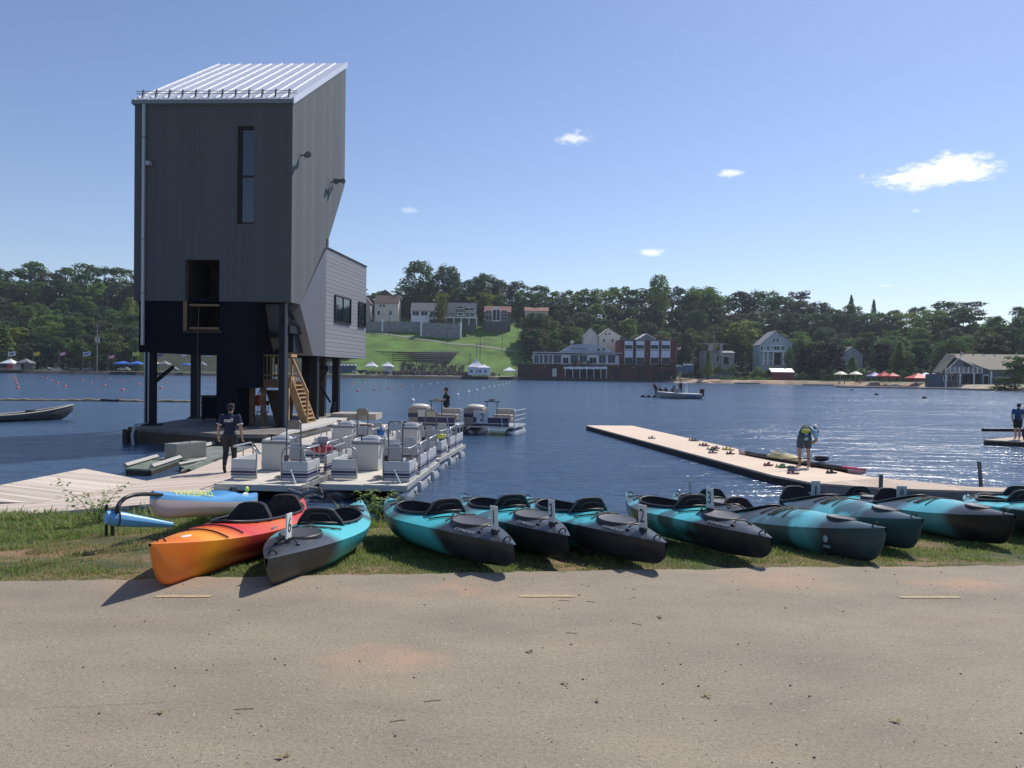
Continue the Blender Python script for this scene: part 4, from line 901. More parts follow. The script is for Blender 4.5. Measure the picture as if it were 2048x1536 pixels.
# ------------------------------------------------------------ things along the far shore
def canopy(px, top, eave, by, wpx, Y, label, c, peak='pyramid', walls=False, wallc=None, cat='canopy', name='canopy', group=None):
    p = A(px, by, Y); sc = Y/FPX; t = thing(name, label, cat, (p.x, Y, p.z), 0, group); w = wpx*sc/2; ze = (by-eave)*sc; zt = (by-top)*sc
    mb = MB()
    if peak == 'umbrella':
        n = 10; rows = []
        for f in (0.02, .35, .7, 1.0): rows.append([(w*f*cos(2*pi*k/n), w*f*sin(2*pi*k/n), zt-(zt-ze)*f**1.6) for k in range(n+1)])
        mb.grid(rows)
    else:
        rows = []
        for f in ((0.03, .25, .5, .75, 1.0) if peak == 'marquee' else (0.03, .5, 1.0)):
            r = w*f; z = zt-(zt-ze)*(f**.55 if peak == 'marquee' else f**.85); rows.append([(r, -r, z), (r, r, z), (-r, r, z), (-r, -r, z), (r, -r, z)])
        rows.append([(x*1.0, y*1.0, ze-.35) for (x, y, z) in rows[-1]]); mb.grid(rows)
    o = mb.build('roof', c, t); md = o.modifiers.new('s', 'SOLIDIFY'); md.thickness = .04
    pm_ = mat('canopy_frame', (.45, .45, .46), .4)
    if peak == 'umbrella': MB().tube([(0, 0, 0), (0, 0, zt)], .05, 6).build('pole', pm_, t)
    else:
        for sx in (-1, 1):
            for sy in (-1, 1): MB().tube([(sx*w*.96, sy*w*.96, 0), (sx*w*.96, sy*w*.96, ze)], .04, 5).build('leg', pm_, t)
    if walls: 
        mb = MB(); mb.box(-w*.95, w*.95, w*.93, w*.95, .05, ze-.3)
        if wallc: mb.box(w*.2, w*.97, -w*.99, -w*.96, .2, ze-.2, 1)
        mb.build('side_wall', [c, wallc or c], t)
    return t
CW, CB, CR, CP, CC = mat('canvas_white', (.78, .78, .80), .6), mat('canvas_blue', (.05, .16, .55), .6), mat('canvas_red', (.62, .035, .04), .6), mat('canvas_purple', (.25, .2, .42), .6), mat('canvas_cream', (.72, .68, .55), .6); CG = mat('canvas_grey', (.22, .22, .23), .6)
canopy(21, 718, 726, 739, 26, 279, 'white pop up canopy with a red panel under the first flag', CW, walls=True, wallc=CR)
canopy(52, 717, 725, 739, 24, 281, 'dark grey pop up canopy second from the left end', CG, walls=True)
canopy(246, 722, 727, 741, 26, 280, 'left one of two joined blue canopies', CB); canopy(274, 722, 727, 741, 22, 280, 'right one of two joined blue canopies', CB)
canopy(311, 722, 727, 742, 14, 281, 'pale orange canopy seen between the tower legs', mat('canvas_orange', (.75, .45, .3), .6)); canopy(329, 721, 728, 742, 20, 281, 'dark slate canopy seen under the tower', CG)
canopy(374, 726, 729, 743, 14, 281, 'blue and white canopy behind the second tower leg', CB); canopy(404, 723, 729, 744, 14, 281, 'grey canopy beside the tower shaft', CG)
canopy(743, 720, 732, 749, 22, 288, 'white peaked tent left of the open white tent', CW, 'marquee'); canopy(775, 722, 732, 749, 22, 288, 'white peaked tent with a blue interior', CW, 'marquee', True)
for px, w_, tp, ee, lab in ((952, 32, 714, 734, 'large white marquee with a tall central peak'), (968, 26, 727, 735, 'smaller white marquee joined to the right of the tall one')):
    t = canopy(px, tp, ee, 750, w_, 287 if px < 960 else 285.5, lab, CW, 'marquee', cat='marquee', name='marquee')
    sc = 287/FPX; w = w_*sc/2; ze = (750-ee)*sc; mb = MB(); mb.box(-w*.94, w*.94, -w*.94, w*.94, .02, ze-.3); mb.build('side_wall', CW, t)
    for k in (-.55, .25): MB().box(w*k-.5, w*k+.5, -w*.98, -w*.95, ze*.3, ze*.66).build('window', mat('clear_window', (.15, .2, .3), .2), t)
canopy(1019, 734, 741, 751, 26, 286, 'low white canopy just left of the brick boathouse', CW)
for px, lab in ((1681, 'left cream parasol on the beach'), (1711, 'right cream parasol on the beach')): canopy(px, 743, 749, 768, 27, 262, lab, CC, 'umbrella', cat='parasol', name='parasol', group='cream parasols')
canopy(1749, 744, 752, 770, 24, 258, 'purple and white canopy behind the red ones', CP); canopy(1768, 742, 752, 770, 22, 254, 'red peaked canopy left of a similar one, beside the purple one', CR); canopy(1785, 745, 752, 770, 20, 250, 'second red peaked canopy, left of the big beach gap', CR)
canopy(1836, 746, 756, 772, 36, 238, 'widest red canopy before the boathouse', CR); canopy(1851, 745, 752, 771, 26, 246, 'white canopy rising behind the widest red one', CW); canopy(1867, 745, 753, 771, 20, 236, 'pale purple canopy between red ones', CP); canopy(1881, 747, 754, 772, 18, 230, 'red canopy against the boathouse corner', CR)
# portable toilets
def toilet(px, by, Y, c, label, group, wpx=10, hpx=17):
    p = A(px, by, Y); sc = Y/FPX; t = thing('portable_toilet', label, 'portable toilet', (p.x, Y, p.z), 0, group); w = wpx*sc/2; h = hpx*sc
    MB().box(-w, w, 0, 2*w, 0, h*.86).build('body', c, t); MB().box(-w*.7, w*.7, -.05, -.004, .15, h*.78).build('door', mat('toilet_door', (.05, .1, .16), .5), t)
    rows = [[(x, y, h*.86+h*.14*sqrt(max(0, 1-((x/w)**2)))) for x in [w*(-1+k/4) for k in range(9)]] for y in (-.05, 2*w)]
    mb = MB(); mb.grid(rows); mb.add([rows[0][k] for k in range(9)], [tuple(range(9))]); mb.build('roof', mat('toilet_roof', (.7, .72, .74), .5), t)
for i, px in enumerate((662, 678, 685.5, 693, 700.5, 708)): toilet(px, 746.5, 288, mat('toilet_teal', (.04, .10, .13), .5), 'teal portable toilet with white roof in the row under the tower wing', 'portable toilets in a row left of the lawn', 7, 18)
toilet(1359, 745, 288, mat('toilet_grey', (.2, .2, .24), .5), 'grey portable toilet beside the brick block', None, 11, 15); toilet(1373, 745, 288, mat('toilet_blue', (.03, .09, .25), .5), 'left blue portable toilet beside the brick block', None); toilet(1382.5, 745, 288, mat('toilet_blue', (.03, .09, .25), .5), 'right blue portable toilet beside the brick block', None)
# parked cars
def car(px, by, Y, c, label, L_=4.4, rz=0.0):
    p = A(px, by, Y); t = thing('parked_car', label, 'car', (p.x, Y, p.z), rz, 'cars parked behind the far shore'); l = L_/2
    prof = [(-l, .35), (-l, .8), (-l*.62, .92), (-l*.38, 1.42), (l*.42, 1.45), (l*.78, .98), (l, .9), (l, .35)]
    mb = MB(); M_ = Matrix(((1, 0, 0, 0), (0, 0, -1, .9), (0, 1, 0, 0), (0, 0, 0, 1))); mb.prism(prof, 0, 1.75, 0, M_); mb.build('body', mat('paint_'+c[0], c[1], .25, coat=1), t)
    MB().prism([(-l*.52, .95), (-l*.34, 1.36), (l*.38, 1.38), (l*.66, .98)], -.01, 1.76, 0, M_).build('window', GLS, t)
    for sx in (-.62, .62):
        for sy in (-.82, .82): MB().tube([(sx*l, sy-.1, .33), (sx*l, sy+.1, .33)], .33, 12).build('wheel', mat('rubber', (.02, .02, .02), .8), t)
for px, c, lab in ((12, ('grey', (.1, .11, .13)), 'dark grey car behind the first canopy'), (92, ('silver', (.35, .36, .38)), 'silver car right of the grey canopy'), (112, ('white', (.6, .6, .6)), 'white car near the red flag pole'), (150, ('black', (.03, .03, .035)), 'dark car between the third and fourth flags'), (178, ('blue', (.05, .1, .25)), 'dark blue car left of the utility pole'), (248, ('pale', (.45, .47, .45)), 'pale van like car under the left blue canopy'), (345, ('silver', (.35, .36, .38)), 'silver car seen between the tower legs'), (716, ('white', (.6, .6, .6)), 'white car next to the portable toilets'), (728, ('grey', (.1, .11, .13)), 'grey car half behind the white car by the toilets')):
    car(px, 742 if px < 500 else 747, 288, c, lab)
# tiny people of the far shore
MSK, MHAIR = mat('skin_tone', (.38, .22, .15), .6), mat('hair_dark', (.025, .018, .014), .7)
def mini_mesh(mb, o, h, mi, r_, sit=False, tilt=0.0):
    x, y, z = o; k = h/1.75; hip = .9*k if not sit else .45*k
    if not sit:
        for sx in (-1, 1): mb.tube([(x+sx*.1*k, y, z), (x+sx*.09*k, y, z+hip)], [.06*k, .09*k], 5, mi[1])
    else: mb.box(x-.2*k, x+.2*k, y-.45*k, y+.1*k, z+.3*k, z+.5*k, mi[1])
    mb.tube([(x, y, z+hip-.05), (x+tilt*.3, y, z+hip+.3*k), (x+tilt*.6, y, z+hip+.55*k)], [.16*k, .17*k, .15*k], 6, mi[0])
    for sx in (-1, 1): mb.tube([(x+sx*.2*k+tilt*.6, y, z+hip+.5*k), (x+sx*.27*k+tilt*.3, y-.05, z+hip+.2*k), (x+sx*.24*k+tilt*.3, y-.15, z+hip)], .05*k, 4, mi[2])
    mb.ell((x+tilt*.7, y, z+hip+.72*k), (.1*k, .11*k, .14*k), mi[2], su=6, sv=5); mb.ell((x+tilt*.7, y+.02, z+hip+.76*k), (.11*k, .12*k, .12*k), mi[3], su=6, sv=4)
CLO = [mat('cloth_'+n, c, .8) for n, c in (('navy', (.03, .04, .10)), ('black', (.02, .02, .022)), ('white', (.6, .6, .6)), ('red', (.4, .04, .04)), ('grey', (.18, .18, .19)), ('blue', (.08, .16, .35)), ('teal', (.06, .2, .2)), ('pink', (.5, .25, .28)))]
PM = CLO+[MSK, MHAIR]
r_ = random.Random(21); mb = MB()
for i in range(900):
    px = r_.uniform(786, 942) if i < 720 else r_.uniform(728, 1000); Y = 286+r_.random()**1.1*(24 if 800 < px < 930 else 7); p = A(px, 745, Y); p.z = far_h(p.x, Y)
    mini_mesh(mb, p, r_.uniform(1.3, 1.75), (r_.choice((0, 0, 1, 1, 1, 2, 3, 4, 4, 5, 0, 6, 7)), r_.choice((0, 1, 1, 4)), 8, 9), r_, r_.random() < .35)
tag(mb.build('crowd', PM[:8]+[mat('skin_in_crowd', (.20, .12, .085), .7), MHAIR]), 'dense crowd of spectators gathered on the far quay below the lawn', 'crowd', kind='stuff')
spots = [(138, 741, 'red', 'person in red standing by the far shore on the left'), (131, 741, 'white', 'person in white next to the person in red on the left shore'), (62, 741, 'grey', 'person in grey in front of the dark grey canopy'), (68, 741, 'white', 'person in a pale top right of the grey canopy'), (84, 742, 'navy', 'person in dark clothes on the left shore grass'), (213, 742, 'blue', 'person in blue under the checked flag'),
         (1037, 0, 'navy', 'person walking on the lawn path by the reddish tree'), (1046, 0, 'black', 'second walker on the lawn path by the reddish tree'), (921, 0, 'white', 'person at the top of the lower retaining wall'),
         (1129, 763, 'red', 'person in red on the wharf left of the awning'), (1122, 763, 'black', 'person in black at the left part of the wharf'), (1137, 763, 'navy', 'person in navy under the left end of the awning'), (1180, 763, 'black', 'person in black on the wharf under the middle of the awning'), (1226, 763, 'grey', 'person in grey on the wharf right of the awning'), (1302, 764, 'black', 'person in black on the wharf before the red block'), (1311, 764, 'navy', 'person in navy on the wharf before the red block'), (1343, 758, 'white', 'person in white beside the garage doors'),
         (1678, 769, 'white', 'person in white under the left cream parasol'), (1689, 769, 'grey', 'person in grey beside the left cream parasol'), (1720, 769, 'red', 'person in red near the right cream parasol'), (1760, 771, 'black', 'person in black under the red canopies'), (1793, 771, 'pink', 'person in pink right of the red canopies'), (1832, 773, 'teal', 'person in teal under the widest red canopy'), (1858, 773, 'black', 'person in black under the white canopy'), (1902, 776, 'navy', 'person in navy under the boathouse balcony'), (1913, 776, 'red', 'person in red under the boathouse balcony'), (1360, 760, 'pink', 'person in pink on the sand by the brick block')]
nm = {n: i for i, n in enumerate(('navy', 'black', 'white', 'red', 'grey', 'blue', 'teal', 'pink'))}
for px, py, c, lab in spots:
    if py == 0: p = hit(px, {1037: 699, 1046: 698, 921: 646}[px])
    elif px < 500: p = A(px, py, 279.5); p.z = far_h(p.x, 279.5)
    elif px < 1345: p = A(px, py, 281); p.z = WZ+.62
    else: p = A(px, py, 276 if px < 1500 else (258 if px < 1800 else 214)); 
    t = thing('person', lab, 'person', p, 0); mb = MB(); mini_mesh(mb, (0, 0, 0), 1.7, (nm[c], 1, 8, 9), r_); mb.build('body', PM, t)
# beach boats and floats
def small_boat(px, by, Y, L_, label, c, rz=0.0, inv=False):
    p = A(px, by, Y); t = thing('beached_boat', label, 'boat', (p.x, Y, p.z+.02), rz); rows = []
    for i in range(13):
        f = i/12*2-1; w = .42*(1-abs(f)**2.6)+.01; rows.append([(f*L_/2, w*sin(a)*1.0, .32-.30*cos(a)*(1-.5*abs(f)**3)+.12*abs(f)**3) for a in [-pi/2+pi*k/8 for k in range(9)]])
    o = MB().grid(rows).build('hull', c, t, smooth=True); md = o.modifiers.new('s', 'SOLIDIFY'); md.thickness = .05
    if not inv: MB().box(-.3, .3, -.35, .35, .2, .26).build('seat', STEPS, t)
small_boat(1402, 766, 270, 6, 'long pink red boat lying on the beach', mat('hull_pink', (.45, .16, .12), .5), .1); small_boat(1432, 765, 268, 4.5, 'dark boat pulled up beside the pink one', mat('hull_dark', (.06, .05, .07), .5), .3); small_boat(1372, 761, 276, 5, 'orange boat by the brick block', mat('hull_orange', (.55, .25, .1), .5), -.1)
small_boat(1790, 772, 244, 6, 'white dinghy between the red canopies', mat('hull_white', (.7, .7, .7), .5), .05); small_boat(1810, 774, 236, 7, 'long red racing canoe on the beach', CR, .08); small_boat(1720, 765, 256, 4, 'red canoe under the right cream parasol', CR, -.1)
def floatdock(pxs, label, z=WZ+.35, th=.3, m=None, name='floating_dock'):
    pts = [G(x, y, z) for x, y in pxs]; t = thing(name, label, 'dock', (pts[0].x, pts[0].y, z)); o = MB().slab(pts, th).build('deck', m or mat('pale_wharf', (.42, .36, .31), .85), t, world=True); return t
for (a, b, py, Y, lab) in ((1475, 1520, 768, 268, 'low float on the beach edge left of the shed'), (1615, 1668, 772, 246, 'low dark float left of the cream parasols'), (1683, 1850, 776.5, 203, 'long low wharf in front of the red canopies'), (1850, 1940, 777, 198, 'wharf in front of the right boathouse'), (1930, 1990, 781, 188, 'dark low float at the boathouse slipway')):
    p, q = A(a, py, Y), A(b, py, Y); t = thing('floating_dock', lab, 'dock', ((p.x+q.x)/2, Y, WZ)); w = (q.x-p.x)/2; MB().box(-w, w, 0, 4, .15, .45).build('deck', mat('pale_wharf', (.42, .36, .31), .85), t); MB().box(-w*.98, w*.98, .1, 3.9, -.3, .14).build('float', DKB, t)
for k, (px, Y) in enumerate(((1955, 206),)):
    p = A(px, 776, Y); t = thing('pontoon_boat', 'small white railed pontoon boat by the right boathouse', 'boat', (p.x, Y, WZ)); MB().box(-1.7, 1.7, -1, 1, .4, .55).build('deck', WHT, t)
    mb = MB()
    for z in (.9, 1.3): mb.tube([(-1.6, -.95, z), (1.6, -.95, z)], .05, 5)
    for x in (-1.6, -.8, 0, .8, 1.6): mb.tube([(x, -.95, .5), (x, -.95, 1.3)], .05, 5)
    mb.build('rail', WHT, t); MB().tube([(-1.7, -.6, .15), (1.7, -.6, .15)], .28, 8).build('float', mat('aluminium', (.5, .5, .52), .35, .8), t)

# ------------------------------------------------------------ on the lake
BR, BWt = mat('buoy_red', (.70, .13, .11), .35), mat('buoy_white', (.68, .70, .72), .4)
def buoy(px, py, r, m, label, group, proto={}):
    d = 3.0; g = G(px, py+1, WZ); key = m.name
    if key not in proto:
        t = thing('lane_buoy', label, 'buoy', (0, 0, 0), 0, group); mb = MB(); mb.ell((0, 0, .06), (1, 1, 1), su=14, sv=9); mb.build('float', m, t, smooth=True)
        MB().tube([(0, 0, .95), (0, 0, 1.2)], .12, 6).build('cap', BWt, t); proto[key] = t; q = t
    else: q = clone(proto[key], (0, 0, 0), None, label)
    q.location = (g.x, g.y, WZ+r*.25); q.scale = (r, r, r)
reds = [(30, 754), (31, 757), (31.5, 761.5), (33.5, 768), (35.5, 776.5), (85, 753), (94, 756.5), (102.5, 760.5), (114.5, 766), (130, 773), (147, 755.5), (164, 759), (183, 764), (209.5, 771), (245, 780), (197, 755), (218.5, 758), (244.5, 762.5), (277.5, 768.5), (265, 757), (343, 760), (333.5, 766), (322, 776), (421.5, 757.5), (430, 763), (705, 767), (716, 782), (750, 779.5), (778, 776), (803, 773), (676.5, 769), (676, 786)]
for (px, py) in reds: buoy(px, py, .20, BR, 'small red ball buoy marking the racing lanes on the left of the lake', 'red lane buoys')
for (px, py) in ((825, 771), (843, 769), (860, 767.5), (875, 766), (888, 765), (730, 765.5), (771, 763)): buoy(px, py, .17, BWt, 'tiny white buoy marking the far racing lanes', 'tiny white lane buoys')
for i, (px, py) in enumerate(((825, 802), (915, 790), (937, 784.5), (953, 781), (966, 778), (978, 775), (988, 773), (997, 771), (1005, 769.5), (1012, 768), (1018, 766.5))):
    buoy(px, py, .22, BWt, 'white ball buoy in the line leading to the far shore', 'line of white buoys')
for (px, py) in ((1704, 781), (1753, 790), (1849, 797)): buoy(px, py-1, .28, mat('buoy_black', (.02, .02, .025), .5), 'dark ball buoy floating at the right of the lake', 'dark buoys')
# log boom
p, q = G(-60, 800.5, WZ), G(560, 806, WZ); t = thing('floating_boom', 'long yellowish floating boom stretching across the lake', 'boom', (p.x, p.y, WZ))
r_ = random.Random(4); n = 17
for i in range(n):
    a, b = p.lerp(q, i/n), p.lerp(q, (i+.985)/n); j = r_.uniform(-.03, .04)
    pts = [a.lerp(b, k/6)+Vector((0, 0, .07+j+.03*sin(k+i))) for k in range(7)]
    MB().tube(pts, .10, 8).build('segment', mat('boom_tan', (.42, .31, .17), .7, var=.25, vscale=1.5) if i != 7 else DKB, t, world=True)
# long rowboat at the left edge
p, q = G(-75, 846, WZ), G(146, 838, WZ); ax = (q-p); L_ = ax.length; t = thing('rowboat', 'long grey open boat with cream gunwale at the left edge', 'rowboat', (p.x, p.y, WZ), atan2(ax.y, ax.x))
rows = []; rim = [[], []]
for i in range(31):
    f = i/30; w = .62*(1-max(0, (f-.35)/.65)**2.2)+.012; sh = .34+.44*max(0, (f-.25)/.75)**1.8; kl = -.12+.75*max(0, (f-.80)/.20)**1.7*sh
    rows.append([(f*L_, w*sin(a), kl+(sh-kl)*(1-cos(a)**.8 if abs(a) < pi/2-.001 else 1)) for a in [-pi/2+pi*k/12 for k in range(13)]]); rim[0].append((f*L_, w, sh)); rim[1].append((f*L_, -w, sh))
o = MB().grid(rows).build('hull', mat('boat_grey', (.06, .065, .07), .45, var=.25, vscale=1.2), t, smooth=True); md = o.modifiers.new('s', 'SOLIDIFY'); md.thickness = .03
MB().tube(rim[0], .035, 6).tube(rim[1], .035, 6).build('gunwale', mat('cream_gunwale', (.62, .57, .46), .5), t)
for f in (.45, .62, .8): MB().box(f*L_-.14, f*L_+.14, -.5, .5, .28, .33).build('thwart', mat('dark_wood', (.06, .04, .03), .7), t)
MB().ell((L_*.60, -.1, .48), (.35, .25, .1)).build('bundle', CLO[1], t); MB().tube([(L_*.97, 0, .5), (L_*.965, 0, .1), (L_*.95, 0, -.05)], .018, 5).build('rope', WHT, t)

# motorboat with helmsman and the racing canoe crew beside it
g = G(1358, 797, WZ); t = thing('motorboat', 'grey motorboat with a white cabin rail and blue mark', 'motorboat', (g.x, g.y, WZ), radians(176)); L_ = 5.2; rows = []
for i in range(17):
    f = i/16; w = 1.0*(1-max(0, (f-.45)/.55)**2.2)+.01; sh = .55+.22*f*f; kl = -.15+(.5)*max(0, (f-.75)/.25)**2
    rows.append([(-L_/2+f*L_, w*sin(a), kl+(sh-kl)*(1-cos(a)**.9 if abs(a) < 1.57 else 1)) for a in [-pi/2+pi*k/12 for k in range(13)]])
mb = MB(); mb.grid(rows); mb.add([rows[0][k] for k in range(13)], [tuple(range(13))]); o = mb.build('hull', mat('hull_grey', (.30, .31, .32), .35), t, smooth=True)
rows = [[(x, y*.98, sh_ - .04) for (x, y, sh_) in (r[0], r[6], r[12])] for r in [[(q[0], q[1], r[0][2]) for q in r] for r in rows]]; MB().grid(rows, flip=True).build('deck', WHT, t)
for s_ in (-1, 1): MB().tube([(-L_/2+f_*L_, s_*(1.0*(1-max(0, (f_-.45)/.55)**2.2)+.01), .57+.22*f_*f_) for f_ in [k/16 for k in range(17)]], .05, 6).build('gunwale', WHT, t)
MB().box(-.1, .6, -.5, .5, .5, 1.15).build('console', mat('console_grey', (.2, .22, .24), .4), t); MB().box(.55, .62, -.5, .5, 1.15, 1.55).build('windscreen', GLS, t)
for s_ in (-.6, .6): MB().tube([(-.9, s_, .5), (-.9, s_, 1.9), (.5, s_, 1.9)], .03, 6).build('rail', WHT, t)
MB().box(-2.95, -2.5, -.25, .25, .3, 1.05).ell((-2.75, 0, 1.05), (.3, .25, .2)).build('outboard_motor', DKB, t); MB().box(-1.9, -.8, .93, 1.02, .18, .42).build('mark', mat('mark_blue', (.04, .1, .25), .5), t)
for k, (px, lab) in enumerate(((1361, 'helmsman in black standing in the grey motorboat'),)):
    p = A(px, 791, g.y); t = thing('person', lab, 'person', (p.x, g.y, WZ+.5)); mb = MB(); mini_mesh(mb, (0, 0, 0), 1.78, (1, 1, 8, 1), r_); mb.build('body', PM, t)
p0, p1 = G(1284, 795, WZ), G(1352, 794, WZ); Yc = p0.y+1.5
t = thing('racing_canoe', 'slim white racing canoe with its crew beyond the motorboat', 'canoe', ((p0.x+p1.x)/2, Yc, WZ)); w = (p1.x-p0.x)/2; rows = []
for i in range(15):
    f = i/14*2-1; q = .33*(1-abs(f)**2.4)+.01; rows.append([(f*w, q*sin(a), .18-.25*cos(a)+.1*abs(f)**3) for a in [-pi/2+pi*k/8 for k in range(9)]])
o = MB().grid(rows).build('hull', WHT, t, smooth=True); md = o.modifiers.new('s', 'SOLIDIFY'); md.thickness = .03
for k, (px, tl, lab) in enumerate(((1312, -.4, 'paddler leaning out at the left end of the white canoe'), (1333, -.2, 'white capped paddler in the middle of the crew'), (1324, -.5, 'paddler second from the left in the canoe crew'), (1345, .2, 'paddler at the right end of the canoe crew'))):
    p = A(px, 790, Yc); t = thing('person', lab, 'person', (p.x, Yc, WZ+.05)); mb = MB(); mini_mesh(mb, (0, 0, .1), 1.75, (1, 1, 8, 2 if k == 1 else 9), r_, sit=(k > 0), tilt=tl); mb.build('body', PM, t)
    MB().tube([(tl*.6-.3, -.4, 1.05), (tl*.6-1.3, -.6, .25)], .025, 5).ell((tl*.6-1.5, -.62, .12), (.25, .04, .12)).build('paddle', CLO[1], t)
# ------------------------------------------------------------ judging tower on stilts
TA = radians(3.0); TF = Vector((-8.68, 29.3, 0)); TW, TD = 6.3, 7.4; ZB, ZL, ZE, ZRG = 4.23, 2.2, 12.02, 16.41; PZ = -.70
TM = Matrix(((-cos(TA), sin(TA), 0, TF.x), (sin(TA), cos(TA), 0, TF.y), (0, 0, 1, 0), (0, 0, 0, 1)))   # (u to the left along the front, v into depth, z)
TI = TM.inverted()
def tf(px, py, v=0.0):
    """pixel -> (u, z) on a plane parallel to the tower front, v metres behind it"""
    o = TI @ CAM; d = TI.to_3x3() @ ray(px, py); k = (v-o.y)/d.y; p = o+d*k; return p.x, p.z
def ts(px, py, u=0.0):
    """pixel -> (v, z) on the tower's right side plane"""
    o = TI @ CAM; d = TI.to_3x3() @ ray(px, py); k = (u-o.x)/d.x; p = o+d*k; return p.y, p.z
tower = thing('tower', 'tall dark grey timber clad finish tower on stilts with white sloping metal roof', 'tower', (TF.x, TF.y, PZ), 0)
def TV(u, v, z): return TM @ Vector((u, v, z))
class TB(MB):
    def tb(s, u0, u1, v0, v1, z0, z1, mi=0): return s.box(u1, u0, v0, v1, z0, z1, mi, TM)
    def fin(s, name, m, parent=None, **k): return s.build(name, m, parent or tower, world=(parent is None or parent is tower), **k)
def subpart(mbld, name, m, parent):
    o = mbld.build(name, m); o.parent = parent; return o
# cladding: vertical boards, coordinates are world so rotate by the tower angle
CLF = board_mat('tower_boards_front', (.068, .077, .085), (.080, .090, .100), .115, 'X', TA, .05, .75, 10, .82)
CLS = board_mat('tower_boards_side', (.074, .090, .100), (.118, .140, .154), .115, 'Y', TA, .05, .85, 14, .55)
LOWD = mat('tower_lower_dark', (.007, .009, .018), .9, spec=.12); FLAT = mat('tower_panel_grey', (.125, .135, .155), .5, var=.06, vscale=1.5)
CLAP = board_mat('wing_clapboard', (.23, .24, .26), (.28, .29, .31), .19, 'Z', 0, .10, .7, 3, .28)
WHM = mat('roof_white_metal', (.70, .72, .78), .42, metal=.1); GRM = mat('flashing_grey', (.16, .18, .20), .4, metal=.3); STL = mat('dark_steel', (.012, .014, .022), .6, spec=.25); STE = mat('steel_edge', (.10, .11, .13), .5); NWD = mat('new_timber', (.42, .27, .14), .75, var=.2, vscale=5, stretch=(1, 1, .3)); BLK = mat('flat_black', (.01, .01, .012), .7)
# front wall built round the openings
(a0, z0), (a1, z1) = tf(370, 519), tf(438, 660); rL, rR, rT, rB = a0, a1, z0, z1
(b0, y0), (b1, y1) = tf(475, 252), tf(507, 448); wL, wR, wT, wB = b0, b1, y0, y1
TH = .28
def wallpiece(mb, u0, u1, z0, z1, mi=0): mb.tb(min(u0, u1), max(u0, u1), 0, TH, z0, z1, mi)
mb = TB(); wallpiece(mb, TW, rL, ZB, ZE); wallpiece(mb, rL, rR, rT, ZE); wallpiece(mb, rR, wL, ZB, ZE); wallpiece(mb, wL, wR, wT, ZE); wallpiece(mb, wL, wR, ZB, wB); wallpiece(mb, wR, 0, ZB, ZE)
# side wall (right) as polygon with knee, plus back and left walls
k1 = ts(689, 372); k2 = ts(653, 493); fo = ts(600, 609)
zr_at = lambda v: ZE+(ZRG-ZE)*v/TD
sp = [(0, ZB), (fo[0], ZB), (k2[0], k2[1]), (TD, k1[1]), (TD, ZRG), (0, ZE)]
def sidepoly(mb, pts, u, th, mi):
    n = len(pts); V = [TV(u, v, z) for v, z in pts]+[TV(u+th, v, z) for v, z in pts]
    mb.add(V, [tuple(range(n)), tuple(range(2*n-1, n-1, -1))]+[((i+1) % n, i, n+i, n+(i+1) % n) for i in range(n)], mi)
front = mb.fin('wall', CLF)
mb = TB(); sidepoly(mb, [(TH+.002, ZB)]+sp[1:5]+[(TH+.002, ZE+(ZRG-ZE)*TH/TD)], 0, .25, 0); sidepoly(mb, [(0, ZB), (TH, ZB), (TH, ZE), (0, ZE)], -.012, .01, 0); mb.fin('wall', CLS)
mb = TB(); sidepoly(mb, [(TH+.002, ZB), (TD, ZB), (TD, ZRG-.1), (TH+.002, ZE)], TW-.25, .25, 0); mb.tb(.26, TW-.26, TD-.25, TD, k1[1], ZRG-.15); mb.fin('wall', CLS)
mb = TB(); a = [TV(.26, TD, k1[1]), TV(TW-.26, TD, k1[1]), TV(TW-.26, k2[0], k2[1]), TV(.26, k2[0], k2[1])]; mb.slab(a, -.2)
mb.add([TV(.26, k2[0], k2[1]), TV(TW-.26, k2[0], k2[1]), TV(TW-.26, k2[0], ZB), TV(.26, k2[0], ZB)], [(0, 1, 2, 3)]); mb.fin('wall', CLS)
TB().tb(.02, TW-.02, .3, TD-2.2, ZB+.02, ZB+.14).fin('floor', LOWD)
# roof with standing seams
def rp_(u, v, dz=0): return TV(u, v, zr_at(v)+dz)
mb = TB(); ov = .035; P4 = [rp_(-ov, -ov, .03), rp_(TW+ov, -ov, .03), rp_(TW+ov, TD+ov, .03), rp_(-ov, TD+ov, .03)]; mb.hexa(P4, [p+Vector((0, 0, .07)) for p in P4]); mb.fin('roof', WHM)
for k in range(13):
    u = -ov+.03+(TW+2*ov-.06)*k/12; mb = TB(); b4 = [rp_(u-.018, -ov+.02, .10), rp_(u+.018, -ov+.02, .10), rp_(u+.018, TD+ov, .10), rp_(u-.018, TD+ov, .10)]; mb.hexa(b4, [p+Vector((0, 0, .05)) for p in b4]); mb.fin('seam', WHM)
mb = TB(); e4 = [rp_(-ov-.02, -ov, .0), rp_(-ov-.02, TD+ov, .0)]; mb.hexa([rp_(-ov-.04, -ov, -.10), rp_(-ov-.003, -ov, -.10), rp_(-ov-.003, TD+ov, -.10), rp_(-ov-.04, TD+ov, -.10)], [rp_(-ov-.04, -ov, .17), rp_(-ov-.003, -ov, .17), rp_(-ov-.003, TD+ov, .17), rp_(-ov-.04, TD+ov, .17)]); mb.fin('verge_trim', WHM)
mb = TB(); mb.tb(-ov-.03, TW+ov+.03, -ov-.09, -ov-.005, ZE-.11, ZE+.05); mb.tb(-ov-.02, TW+ov+.02, -.034, -.003, ZE-.14, ZE-.05); mb.fin('gutter', GRM)
mb = TB()
for dz in (.24, .33): mb.tube([rp_(-.05, .35, dz), rp_(TW+.15, .35, dz)], .014, 6)
mb.fin('snow_guard', STE)
